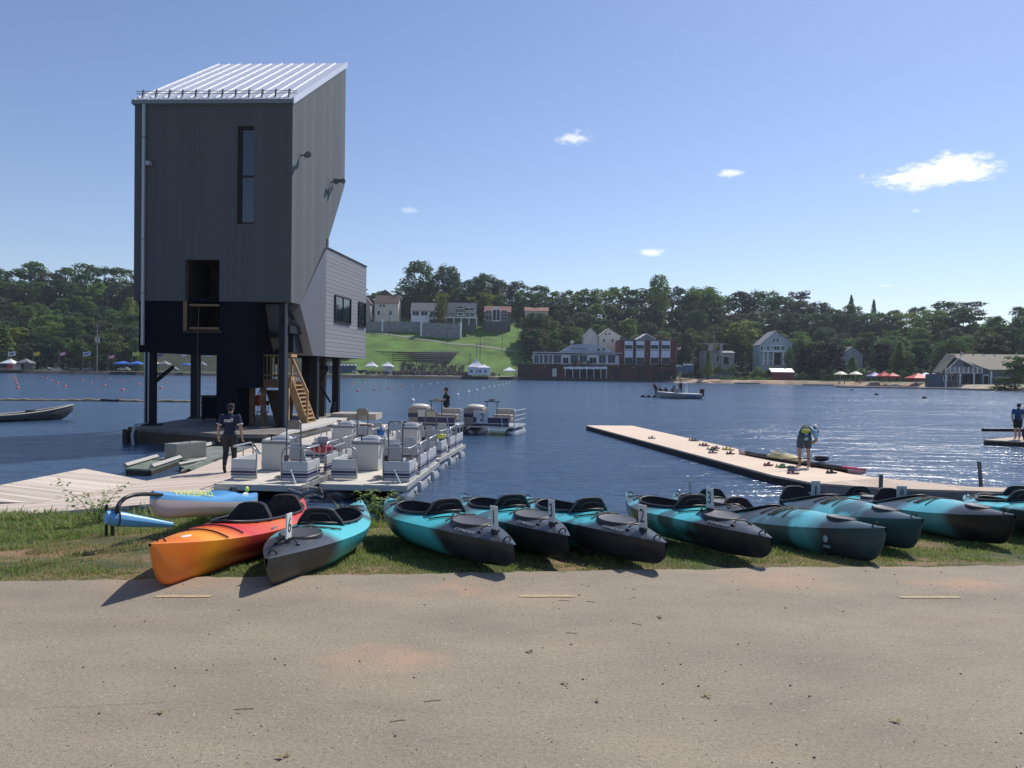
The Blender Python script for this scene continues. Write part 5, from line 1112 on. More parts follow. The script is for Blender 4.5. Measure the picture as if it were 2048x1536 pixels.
for k in range(12):
    u = .25+(TW-.4)*k/11; mb = TB(); mb.hexa([rp_(u-.03, .25, .12), rp_(u+.03, .25, .12), rp_(u+.03, .42, .12), rp_(u-.03, .42, .12)], [rp_(u-.03, .34, .40), rp_(u+.03, .34, .40), rp_(u+.03, .40, .40), rp_(u-.03, .40, .40)]); mb.fin('snow_guard_bracket', GRM)
# downpipe, light box
u, zt = tf(290, 211); u2, zb2 = tf(290, 690)
mb = TB(); mb.tb(u-.055, u+.055, -.11, -.015, zb2, ZE-.12); mb.fin('downpipe', mat('pipe_grey', (.34, .37, .42), .35, metal=.2))
for z in (ZE-1.4, 6.6, 4.5): TB().tb(u-.07, u+.07, -.125, -.005, z, z+.04).fin('pipe_clip', GRM)
uu, zz = tf(299, 329); mb = TB(); mb.tb(uu-.11, uu+.06, -.22, -.02, zz-.07, zz+.09); mb.tb(uu, uu+.12, -.1, -.02, zz-.03, zz+.02); mb.fin('light_fitting', mat('fitting_white', (.35, .36, .42), .5))
# slot window
mb = TB(); g = .055
for (x0, x1, q0, q1) in ((wL, wR, wT-.10, wT), (wL, wR, wB, wB+.09), (wL, wL-.14, wB, wT), (wR+.04, wR, wB, wT), (wL-.14, wR+.04, tf(490, 351)[1]-.03, tf(490, 351)[1]+.03)): mb.tb(min(x0, x1), max(x0, x1), .10, .20, min(q0, q1), max(q0, q1))
wf = mb.fin('window', BLK); wm_ = TB().tb(wR+.041, wL-.141, .15, .17, wB+.091, wT-.101); subpart(wm_, 'pane', mat('tower_glass', (.012, .022, .035), .03, spec=1.0), wf)
uu, zz = tf(488, 438); m_ = TB().ell(tuple(TV(uu, .5, zz)), (.12, .05, .05)); subpart(m_, 'inside_lamp', mat('warm_lamp', (.6, .45, .25), .5), wf)
# recessed doorway
mb = TB(); d_ = 2.2
mb.tb(rR-.08, rR-.003, TH+.003, d_, rB, rT); mb.tb(rL+.003, rL+.08, TH+.003, d_, rB, rT); mb.tb(rR, rL, d_, d_+.1, rB, rT); mb.tb(rR-.08, rL+.08, TH+.003, d_+.1, rT+.003, rT+.08); mb.tb(rR-.08, rL+.08, .05, d_+.1, rB-.12, rB-.003)
mb.fin('recess', mat('recess_lining', (.035, .030, .026), .8)); a, za = tf(412, 562, d_); b, zb3 = tf(436, 640, d_); TB().tb(b, a, d_-.06, d_-.004, rB, za).fin('door', BLK)
mb = TB(); z_t = tf(400, 611)[1]; z_l = tf(400, 657)[1]; mb.tb(rR-.02, rL-.25, -.10, -.02, z_t-.03, z_t+.05); mb.tb(rR-.02, rL-.25, -.10, -.02, z_l-.04, z_l+.05); mb.tb(rL-.12, rL+.02, -.08, -.01, rB-.02, ZB-.02)
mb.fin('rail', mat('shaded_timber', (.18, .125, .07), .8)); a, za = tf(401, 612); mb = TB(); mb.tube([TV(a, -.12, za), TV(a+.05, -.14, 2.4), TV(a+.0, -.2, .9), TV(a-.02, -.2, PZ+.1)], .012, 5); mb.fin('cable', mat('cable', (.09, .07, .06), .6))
# lower dark storey
xL = tf(278, 650, .1)[0]; xM = tf(511, 650, .1)[0]; mb = TB()
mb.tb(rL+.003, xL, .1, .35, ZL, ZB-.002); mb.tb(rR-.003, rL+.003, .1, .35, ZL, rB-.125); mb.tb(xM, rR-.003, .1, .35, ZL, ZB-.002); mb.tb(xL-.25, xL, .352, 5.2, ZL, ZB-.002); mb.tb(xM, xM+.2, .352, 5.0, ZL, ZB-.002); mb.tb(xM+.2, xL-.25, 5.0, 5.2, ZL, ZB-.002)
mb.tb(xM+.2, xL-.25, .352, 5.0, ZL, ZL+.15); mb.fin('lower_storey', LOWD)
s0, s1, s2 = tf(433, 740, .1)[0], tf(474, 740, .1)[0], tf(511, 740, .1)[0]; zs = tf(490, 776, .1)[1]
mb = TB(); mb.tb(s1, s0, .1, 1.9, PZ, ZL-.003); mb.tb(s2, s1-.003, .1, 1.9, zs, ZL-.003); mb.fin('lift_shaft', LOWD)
mb = TB(); mb.tb(.35, s2-.05, 1.2, 5.2, 2.9, 3.1); mb.tb(1.0, s2-.05, 2.0, 2.15, ZL-.4, ZB-.1); mb.tb(.3, .55, 1.2, 5.5, ZL+.1, 3.0); mb.fin('floor_beam', STL)
# wing: smooth panel in its own plain grey and clapboard wall
C_t, C_b = A(651.5, 495, 33.6), A(650.5, 713, 33.6); D_t, D_b = A(731.5, 534, 39.3), A(731, 718, 39.3); C_b.z = D_b.z = (C_b.z+D_b.z)/2; C_t = Vector((C_b.x, C_b.y, C_t.z)); D_t = Vector((D_b.x, D_b.y, D_t.z))
Kp = TV(-.004, k2[0], k2[1]); Fo = TV(-.004, fo[0], ZB)
n_ = (C_t-Fo).cross(C_b-Fo); dr = ray(626, 711); Bl = CAM+dr*((Fo-CAM).dot(n_)/dr.dot(n_)); Bl.z = C_b.z
n2 = TI.to_3x3() @ Vector((0, 0, 0))
mb = TB(); mb.add([Fo, Bl, C_b, C_t, Kp], [(0, 1, 2, 3), (0, 3, 4)]); mb.add([Fo, TV(2.0, fo[0], ZB), TV(2.0, fo[0]+.8, C_b.z), Bl], [(0, 1, 2, 3)]); mb.fin('wing_panel', FLAT)
up = Vector((0, 0, 1)); inn = TV(4.5, 6.5, 0)-TV(0, 6.5, 0)
mb = TB(); mb.add([C_b, D_b, D_t, C_t], [(0, 1, 2, 3)])
E_b, E_t = D_b+inn, D_t+inn; H_b = C_b+inn; mb.add([D_b, E_b, E_t, D_t], [(0, 1, 2, 3)]); mb.fin('wing_wall', CLAP)
mb = TB(); mb.add([C_t, D_t, E_t, Kp+inn, Kp], [(0, 1, 2, 3, 4)]); mb.fin('wing_roof', GRM)
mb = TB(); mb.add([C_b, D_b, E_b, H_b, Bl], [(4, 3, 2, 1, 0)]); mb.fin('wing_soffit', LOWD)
e = (D_t-C_t); mb = TB(); mb.tube([C_t+Vector((.02, 0, .03)), D_t+Vector((.02, 0, .03))], .04, 4); mb.fin('coping', GRM)
wd = (D_b-C_b); wl = wd.length; wdn = wd.normalized(); wn = Vector((wdn.y, -wdn.x, 0)); fm = frame(C_b, wdn, up)
def wingwin(p0, p1, q0, q1):
    def ip(px, py):
        d = ray(px, py); nn_ = wn; k = (C_b-CAM).dot(nn_)/d.dot(nn_); p = CAM+d*k-C_b; return p.dot(wdn), p.z
    a = ip(p0, q0); b = ip(p1, q1); a0_, a1_ = a[0], b[0]; zt_, zb_ = a[1], b[1]
    def bx(mb, u0, u1, z0, z1, d0, d1):
        V = [C_b+wdn*u+wn*d+up*z for z in (z0, z1) for (u, d) in ((u0, d0), (u1, d0), (u1, d1), (u0, d1))]; mb.add(V, [(0, 3, 2, 1), (4, 5, 6, 7), (0, 1, 5, 4), (1, 2, 6, 5), (2, 3, 7, 6), (3, 0, 4, 7)])
    mb = TB(); g = .06
    bx(mb, a0_, a1_, zb_, zb_+g, .005, .07); bx(mb, a0_, a1_, zt_-g, zt_, .005, .07); bx(mb, a0_, a0_+g, zb_+g, zt_-g, .005, .07); bx(mb, a1_-g, a1_, zb_+g, zt_-g, .005, .07); m = (a0_+a1_)/2
    if a1_-a0_ > 1.3: bx(mb, m-.03, m+.03, zb_+g, zt_-g, .005, .06)
    f = mb.fin('window', BLK); m2 = TB(); bx(m2, a0_+g, a1_-g, zb_+g, zt_-g, .008, .03); subpart(m2, 'pane', mat('tower_glass', (.012, .022, .035), .03, spec=1.0), f)
wingwin(669, 700, 589, 650); wingwin(716.5, 729.5, 603, 656)
# back window strip beside the knee
mb = TB(); mb.tb(-.05, .2, k2[0]+.02, k2[0]+.2, k2[1]-.05, k2[1]+.35); mb.fin('flashing', GRM)
# loudspeakers on the side wall
def speaker(px, py, label_y=-.55, yaw=0):
    v, z = ts(px, py); mb = TB(); o = Vector((-.02, v, z)); q = [TM @ Vector(p) for p in ((0, v, z), (-.16, v, z+.02), (-.28, v-.02, z))]
    mb.tube(q, .03, 6); d = Vector((-.28, v-.02, z)); e2 = d+Vector((-.24*cos(yaw), -.24*sin(yaw)-.10, -.05)); mb.tube([TM @ d, TM @ (d+(e2-d)*.4), TM @ e2], [.05, .06, .13], 12); mb.tube([TM @ d, TM @ (d-(e2-d)*.5)], .09, 10); mb.fin('loudspeaker', mat('speaker_grey', (.09, .095, .10), .4))
speaker(600, 311, yaw=.9); speaker(661, 364, yaw=1.3); speaker(667, 362, yaw=.3)
# stilts
def stilt(px0, px1, v, zt_=ZL, name='stilt', m=STL, dv=.32):
    a = tf(px0, 760, v)[0]; b = tf(px1, 760, v)[0]; TB().tb(b, a, v, v+dv, PZ, zt_).fin(name, m)
stilt(289, 306, .15); stilt(381, 395, 4.6); stilt(488, 499, 5.0); stilt(557, 570, .3, ZB-.01); stilt(603, 620, 5.8); stilt(621, 634, 3.6); stilt(636, 649, 7.6, m=mat('brown_stilt', (.09, .065, .055), .7)); stilt(664, 677, 6.6, ZL)
a = tf(572, 700, .28)[0]; TB().tb(a-.04, a+.05, .26, .298, PZ, ZB-.01).fin('corner_pipe', mat('pipe_dim', (.13, .14, .16), .45))
for px in (290.5, 298): a = tf(px, 780, .1)[0]; TB().tube([TV(a, .05, ZL), TV(a, .05, PZ+.1), TV(a+.25, -.15, PZ+.05)], .03, 6).fin('conduit', mat('pipe_grey', (.34, .37, .42), .35, metal=.2))
def brace(p, q, v0, v1, r=.05): a, b = tf(*p, v0), tf(*q, v1); TB().tube([TV(a[0], v0, a[1]), TV(b[0], v1, b[1])], r, 6).fin('brace', STL)
brace((308, 765), (345, 735), .3, 2.5, .09); brace((637, 765), (661, 805), 6.2, 6.6); brace((637, 765), (655, 740), 6.2, 6.6)
brace((568, 605), (588, 640), .3, 1.5)
for px, v, w in ((300, .1, .3), (565, .3, .3), (628, 3.6, .25), (670, 6.6, .35), (388, 4.6, .25)): a = tf(px, 800, v)[0]; TB().tb(a-w, a+w, v-.12, v+.45, PZ, PZ+.06).fin('base_plate', STL)
brace((669, 805), (664, 826), 6.4, 6.4, .12)
a, b = tf(575, 735, 1.0), tf(640, 735, 5.6); mb = TB(); mb.tb(.0, 1.2, 5.0, 5.2, a[1]-.1, a[1]+.12); mb.tb(.2, .4, .5, 5.0, 3.05, 3.35); mb.fin('cross_beam', STL)
# timber stair, landing, railings
mb = TB(); (uA, zA), (uB, zB_) = tf(511, 758, .9), tf(572, 776, .9)
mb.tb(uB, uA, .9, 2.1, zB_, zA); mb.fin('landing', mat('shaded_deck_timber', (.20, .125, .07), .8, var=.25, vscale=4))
mb = TB(); zt_ = tf(540, 709, .95)[1]; zc = zA
mb.tb(uB, uA, .92, .98, zt_-.07, zt_); mb.tb(uA-.08, uA, .92, 1.0, zA, zt_); mb.tb(uB+.05, uB+.13, .92, 1.0, zA, zt_); mb.tb(uB, uA, .93, .97, zA+.12, zA+.2)
for k in range(7): x = uB+.2+(uA-uB-.35)*k/6; mb.tb(x-.02, x+.02, .93, .97, zA, zt_)
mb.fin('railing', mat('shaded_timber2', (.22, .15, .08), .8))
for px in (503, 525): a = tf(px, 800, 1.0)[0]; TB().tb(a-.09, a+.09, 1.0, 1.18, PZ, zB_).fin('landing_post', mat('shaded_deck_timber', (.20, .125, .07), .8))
a = tf(576, 800, .9)[0]; TB().tb(a-.04, a+.16, .88, 1.0, PZ, zB_).fin('landing_post', NWD)
(u0_, z0_), (u1_, z1_) = tf(583, 768, 1.6), tf(613, 843, 1.6)
for v in (1.5, 2.5):
    V = [TV(u0_+.22, v, z0_+.1), TV(u0_-.10, v, z0_+.1), TV(u1_-.14, v, PZ+.03), TV(u1_+.18, v, PZ+.03)]; mb = TB(); mb.hexa(V, [p+(TV(0, .06, 0)-TV(0, 0, 0)) for p in V]); mb.fin('stringer', NWD)
for k in range(10): f = (k+.5)/10; u = u0_+(u1_-u0_)*f; z = z0_+(PZ-z0_)*f; TB().tb(u-.14, u+.14, 1.57, 2.5, z, z+.05).fin('tread', NWD)
(h0, g0), (h1, g1) = tf(586, 722, 1.5), tf(615, 788, 1.5)
mb = TB(); V = [TV(h0+.03, 1.44, g0), TV(h0-.03, 1.44, g0+.09), TV(h1-.05, 1.44, g1+.07), TV(h1+.03, 1.44, g1)]; mb.hexa(V, [p+(TV(0, .09, 0)-TV(0, 0, 0)) for p in V])
mb.tb(h0-.0, h0+.08, 1.45, 1.52, tf(585, 765, 1.5)[1], tf(585, 708, 1.5)[1]); mb.tb(h1-.04, h1+.04, 1.45, 1.52, PZ, g1+.05)
a, za = tf(574, 712, .9); b, zb_ = tf(584, 708, .9); mb.tb(b, a, .85, 1.5, zb_-.12, zb_); a2, z2 = tf(574, 756, .9); mb.tb(b, a, .85, 1.5, z2-.08, z2+.05); mb.tb(b, a, .83, .88, tf(580, 776, .9)[1], z2-.09)
mb.fin('handrail', NWD)
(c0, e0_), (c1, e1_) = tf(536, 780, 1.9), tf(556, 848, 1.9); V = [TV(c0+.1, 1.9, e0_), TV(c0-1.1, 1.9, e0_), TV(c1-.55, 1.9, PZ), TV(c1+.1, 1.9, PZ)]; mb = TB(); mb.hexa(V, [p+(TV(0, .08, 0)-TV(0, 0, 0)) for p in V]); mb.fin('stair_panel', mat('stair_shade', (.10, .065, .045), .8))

# ---- crib base
CONC = mat('concrete', (.36, .35, .31), .9, var=.25, vscale=1.6, bump=.4, bscale=9); WET = mat('wet_timber', (.045, .035, .028), .7, var=.3, vscale=2); BRW = mat('brown_timber', (.09, .06, .04), .8, var=.3, vscale=2, stretch=(1, 1, 4))
base = thing('crib_platform', 'low timber and concrete crib that carries the tower in the water', 'platform', (-11, 29, WZ))
pts = [G(262, 854, PZ), G(440, 868, PZ), G(566, 869, PZ), G(700, 838, PZ), G(700, 828, PZ), G(640, 826, PZ), G(440, 832, PZ), G(390, 835, PZ)]
MB().slab(pts, .14).build('deck', mat('crib_deck', (.17, .155, .14), .9, var=.3, vscale=1.3), base, world=True)
def fascia(p0, p1, z0, z1, th=.2):
    d = (p1-p0); d.z = 0; n = Vector((-d.y, d.x, 0)).normalized()*th; mb = MB(); V = [Vector((p.x, p.y, z0)) for p in (p0, p1, p1+n, p0+n)]; mb.hexa(V, [Vector((p.x, p.y, z1)) for p in V]); return mb
fascia(pts[0]+Vector((0, .05, 0)), pts[1]+Vector((0, .05, 0)), WZ-.6, PZ-.145).build('side_beam', BRW, base, world=True); fascia(pts[1]+Vector((0, .05, 0)), pts[2]+Vector((0, .05, 0)), WZ-.6, PZ-.145).build('side_beam', WET, base, world=True)
fascia(pts[2]+Vector((0, .05, 0)), pts[3]+Vector((-.05, .05, 0)), WZ-.6, PZ-.145).build('side_beam', CONC, base, world=True)
fascia(pts[0]+Vector((.3, .2, 0)), pts[7]+Vector((.3, -.2, 0)), WZ-.6, PZ-.145, -.2).build('side_beam', WET, base, world=True)
for (x, y, r) in ((255, 861, .13), (270, 862, .11), (264, 856, .1)):
    g = G(x, y, PZ-.1); MB().tube([(g.x, g.y-.1, WZ-.8), (g.x, g.y-.1, PZ-.05)], r, 10).build('pile', WET, base, world=True)
g = G(278, 858, PZ); MB().tube([g+Vector((0, -.25, .2)), g+Vector((-.1, -.3, -.2)), Vector((g.x-.02, g.y-.3, WZ-.2))], .055, 8).build('pipe', mat('pipe_grey', (.34, .37, .42), .35, metal=.2), base, world=True)
g = G(414, 876, PZ-.3); MB().box(-.13, .13, -.03, -.002, -.14, .14, 0, Matrix.Translation(g+Vector((0, -.25, 0)))).build('notice', mat('notice_blue', (.30, .34, .5), .5), base, world=True)
g = G(672, 833, PZ); MB().box(-1.0, 1.1, -.8, .9, 0, .28, 0, Matrix.Translation(Vector((-7.4, 35.6, PZ)))).build('footing', CONC, base, world=True)
# white upper ledge in front of the footing
pts2 = [G(560, 868, PZ+.1), G(690, 838, PZ+.1), G(700, 832, PZ+.1), G(625, 838, PZ+.1)]
MB().slab(pts2, .09).build('ledge', mat('pale_ledge', (.52, .50, .47), .85), base, world=True)
# things on the platform
a = tf(420, 820, 3.4); t = thing('storage_cabinet', 'black metal cabinet standing on the tower platform', 'cabinet', TV(a[0], 3.4, PZ)); t.rotation_euler.z = -TA
MB().box(-.4, .4, 0, .7, .08, 1.05).box(-.43, .43, -.03, .73, 1.05, 1.1).build('body', BLK, t); MB().box(-.36, .36, -.03, -.005, .12, 1.0).build('door', LOWD, t); MB().box(-.35, -.27, .05, .13, 0, .08).box(.27, .35, .05, .13, 0, .08).build('foot', STL, t)
a = tf(525, 830, 3.0); t = thing('folding_chair', 'black folding chair under the timber landing', 'chair', TV(a[0], 3.0, PZ))
MB().box(-.22, .22, -.2, .2, .43, .46).build('seat', BLK, t); MB().box(-.2, .2, .2, .23, .72, .92).build('backrest', BLK, t)
for s_ in (-1, 1): MB().tube([(s_*.22, -.25, 0), (s_*.22, .22, .92)], .012, 5).build('leg', BLK, t); MB().tube([(s_*.2, .25, 0), (s_*.2, -.15, .44)], .012, 5).build('leg', BLK, t)
a = tf(516, 801, 2.4); t = thing('float_ball', 'orange ball float hanging from the tower brace', 'float', TV(a[0], 2.4, a[1])); MB().ell((0, 0, 0), (.2, .2, .24), su=18, sv=12).build('ball', mat('float_orange', (.75, .12, .05), .4), t, smooth=True); MB().tube([(0, 0, .22), (.1, 0, .5)], .02, 6).build('rope', BLK, t)

# ------------------------------------------------------------ docks in front
def plank(nm, rot, w=.14, c1=(.38, .29, .22), c2=(.60, .49, .385)): return board_mat(nm, c1, c2, w, 'Y', rot, .05, .85, 9, .45)
DFAS = mat('dock_fascia', (.21, .195, .18), .9, var=.4, vscale=1.5, stretch=(1, 1, 3)); DFL = mat('dock_float_black', (.015, .015, .017), .7)
def dock(label, pxs, rot, z=DZ, th=.05, fas=.30, pm=None, name='dock', facm=None, zs=None):
    pts = [G(x, y, (zs[i] if zs else z)) for i, (x, y) in enumerate(pxs)]; c = sum(pts, Vector())/len(pts); t = thing(name, label, 'dock', (c.x, c.y, WZ))
    MB().slab(pts, th).build('deck', pm or plank('dock_planks_%d' % int(rot*100+500), rot), t, world=True)
    n = len(pts); mb = MB(); fl = MB()
    for i in range(n):
        a, b = pts[i].copy(), pts[(i+1) % n].copy(); ca_ = (c-a); cb_ = (c-b); ca_.z = cb_.z = 0; a2 = a+ca_.normalized()*.02; b2 = b+cb_.normalized()*.02; a3 = a+ca_.normalized()*.12; b3 = b+cb_.normalized()*.12
        V = [Vector((p.x, p.y, p.z-fas)) for p in (a2, b2, b3, a3)]; mb.hexa(V, [Vector((v.x, v.y, q.z-th-.002)) for v, q in zip(V, (a2, b2, b3, a3))])
    mb.build('fascia', facm or DFAS, t, world=True)
    q = [p+(c-p)*.05 for p in pts]; q = [Vector((p.x, p.y, p.z-fas+.03)) for p in q]; MB().slab(q, .25).build('float', DFL, t, world=True)
    return t
pR = G(1545, 950, DZ)-G(1172, 851, DZ); aR = atan2(pR.y, pR.x)
dock('long pale floating dock running out from the right bank', [(1172, 850.6), (1545, 950), (1629, 966), (1760, 955.8), (1698, 947.6), (1265, 851.4)], -aR, pm=board_mat('dock_boards_pale', (.66, .52, .39), (.74, .58, .44), 1.2, 'X', -aR, .012, .85, 1.2, .75), name='floating_dock', facm=mat('dock_edge_dark', (.035, .032, .03), .8))
dock('shore section of the dock with steel posts at the right', [(1629, 966), (1791, 977), (2100, 986), (2100, 977), (1946, 973.7), (1760, 955.8)], 0, pm=board_mat('dock_boards_ramp', (.36, .28, .21), (.60, .47, .36), .3, 'X', .05, .03, .85, 2, .5), fas=.5, name='gangway')
for (px, by, ty, lab, ln) in ((1761, 996, 950, 'shorter grey steel post at the near edge of the dock', 0), (1962, 975, 924, 'taller leaning steel post at the far edge of the dock', -5)):
    g = G(px, by, DZ-.1); h = (by-ty)*g.y/FPX*1.03; t = thing('mooring_post', lab, 'post', g); q = (ln)*g.y/FPX
    MB().box(-.035, .035, -.03, .03, -.8, 0).hexa([(-.035, -.03, 0), (.035, -.03, 0), (.035, .03, 0), (-.035, .03, 0)], [(-.035+q, -.03, h), (.035+q, -.03, h), (.035+q, .03, h), (-.035+q, .03, h)]).build('post', mat('galvanised', (.14, .14, .14), .55, metal=.4), t)
    MB().box(-.1, .1, -.08, -.035, -.35, -.05).build('bracket', WET, t)
aL = G(370, 945, DZ)-G(0, 1022, DZ)
dock('wide pinkish plank dock leading past the tower to the bank', [(-260, 1042), (0, 1032), (300, 1008), (455, 985), (640, 940), (600, 880), (525, 886), (372, 946), (70, 1005), (-260, 1020)], 0, pm=plank('main_dock_planks', radians(-32), .16, (.46, .365, .29), (.66, .56, .47)), fas=.42, name='walkway_dock', facm=DFAS)
dock('large weathered plank finger dock at the left', [(-300, 1010), (-40, 978), (168, 937), (300, 963), (72, 1005.5), (-100, 1001)], 0, z=DZ+.01, pm=plank('left_dock_planks', radians(24), .15, (.40, .33, .26), (.76, .65, .53)), fas=.24)
MOSS = mat('mossy_deck', (.10, .135, .10), .9, var=.45, vscale=3, col2=(.20, .23, .19)); 
def rim(t, pts, z, m=mat('weathered_rim', (.42, .40, .36), .8), r=.07):
    for a, b in zip(pts, pts[1:]): a, b = G(*a, z), G(*b, z); MB().tube([a+Vector((0, 0, .05)), b+Vector((0, 0, .05))], r, 4).build('kerb_rail', m, t, world=True)
t = dock('mossy green low float with pale side rails left of the steel box', [(250, 937), (303, 939), (360, 919), (312, 916)], 0, z=-1.1, pm=MOSS, fas=.25, name='floating_dock', facm=WET); rim(t, [(250, 935), (314, 916)], -1.1); rim(t, [(303, 937), (360, 918)], -1.1)
t = dock('mossy green float behind the walking man', [(312, 918), (400, 921), (362, 940), (530, 884), (470, 876), (420, 887), (385, 900)], 0, z=-1.11, pm=mat('mossy_deck2', (.11, .14, .12), .9, var=.45, vscale=3, col2=(.24, .26, .23)), fas=.22, name='floating_dock', facm=WET); rim(t, [(385, 900), (427, 890)], -1.1, r=.09)
t = dock('narrow mossy float beside the pink walkway', [(357, 932), (412, 921), (436, 924), (385, 940)], 0, z=-1.14, pm=MOSS, fas=.15, name='floating_dock', facm=WET); rim(t, [(357, 932), (412, 921)], -1.13, r=.05)
g0, g1 = G(326, 918, -1.1), G(352, 919, -1.1); t = thing('steel_box', 'dull steel storage box with a lid handle on the mossy float', 'box', (g1.x, g1.y, -1.1), radians(-2))
sc = g1.y/FPX; ht = 29*sc; V = [Vector((-27*sc, .1, 0)), Vector((0, 0, 0)), Vector((33*sc, .95, 0)), Vector((5*sc, 1.05, 0))]; BX = mat('box_steel', (.30, .285, .25), .5, metal=.35, var=.12, vscale=3)
MB().hexa(V, [v+Vector((0, 0, ht)) for v in V]).build('body', BX, t, bevel=.01); MB().hexa([v+Vector((0, 0, ht+.002)) for v in V], [v+Vector((0, 0, ht+.03)) for v in V]).build('lid', mat('box_lid', (.42, .41, .38), .45, metal=.35), t)
c = (V[0]+V[1]+V[2]+V[3])/4+Vector((0, 0, ht+.03)); MB().tube([c+Vector((-.12, 0, 0)), c+Vector((-.12, 0, .09)), c+Vector((.12, 0, .09)), c+Vector((.12, 0, 0))], .016, 6).build('handle', STL, t)
dock('pale plank dock behind the pontoon boats', [(660, 872), (742, 848), (860, 850), (880, 882), (760, 900), (660, 890)], 0, pm=plank('back_dock_planks', radians(80), .2, (.55, .44, .34), (.68, .56, .44)), fas=.3)
dock('pale concrete edged dock joining the tower base', [(500, 874), (566, 872), (700, 840), (745, 848), (664, 873), (600, 900), (520, 905)], 0, z=-1.0, pm=mat('pale_dock', (.50, .46, .41), .9, var=.15, vscale=1), fas=.35, facm=WET)
dock('small low dock at the right edge of the photo', [(1967, 879.5), (2120, 887), (2120, 877), (2040, 873)], 0, z=-1.05, pm=plank('edge_dock_planks', .3, .2), fas=.30, facm=WET, name='floating_dock')
g = G(2075, 862, WZ+.25); t = thing('racing_shell', 'slim dark shell floating behind the man at the right edge', 'shell', g, radians(4)); rows = []
for i in range(15):
    f = i/14*2-1; q = .22*(1-abs(f)**2)+.01; rows.append([(f*3.0, q*sin(a), .1-.15*cos(a)) for a in [-pi/2+pi*k/8 for k in range(9)]])
o = MB().grid(rows).build('hull', DKB, t, smooth=True); MB().box(-2.9, 2.9, -.12, .12, .08, .12).build('deck', mat('pale_dock', (.50, .46, .41), .9), t)
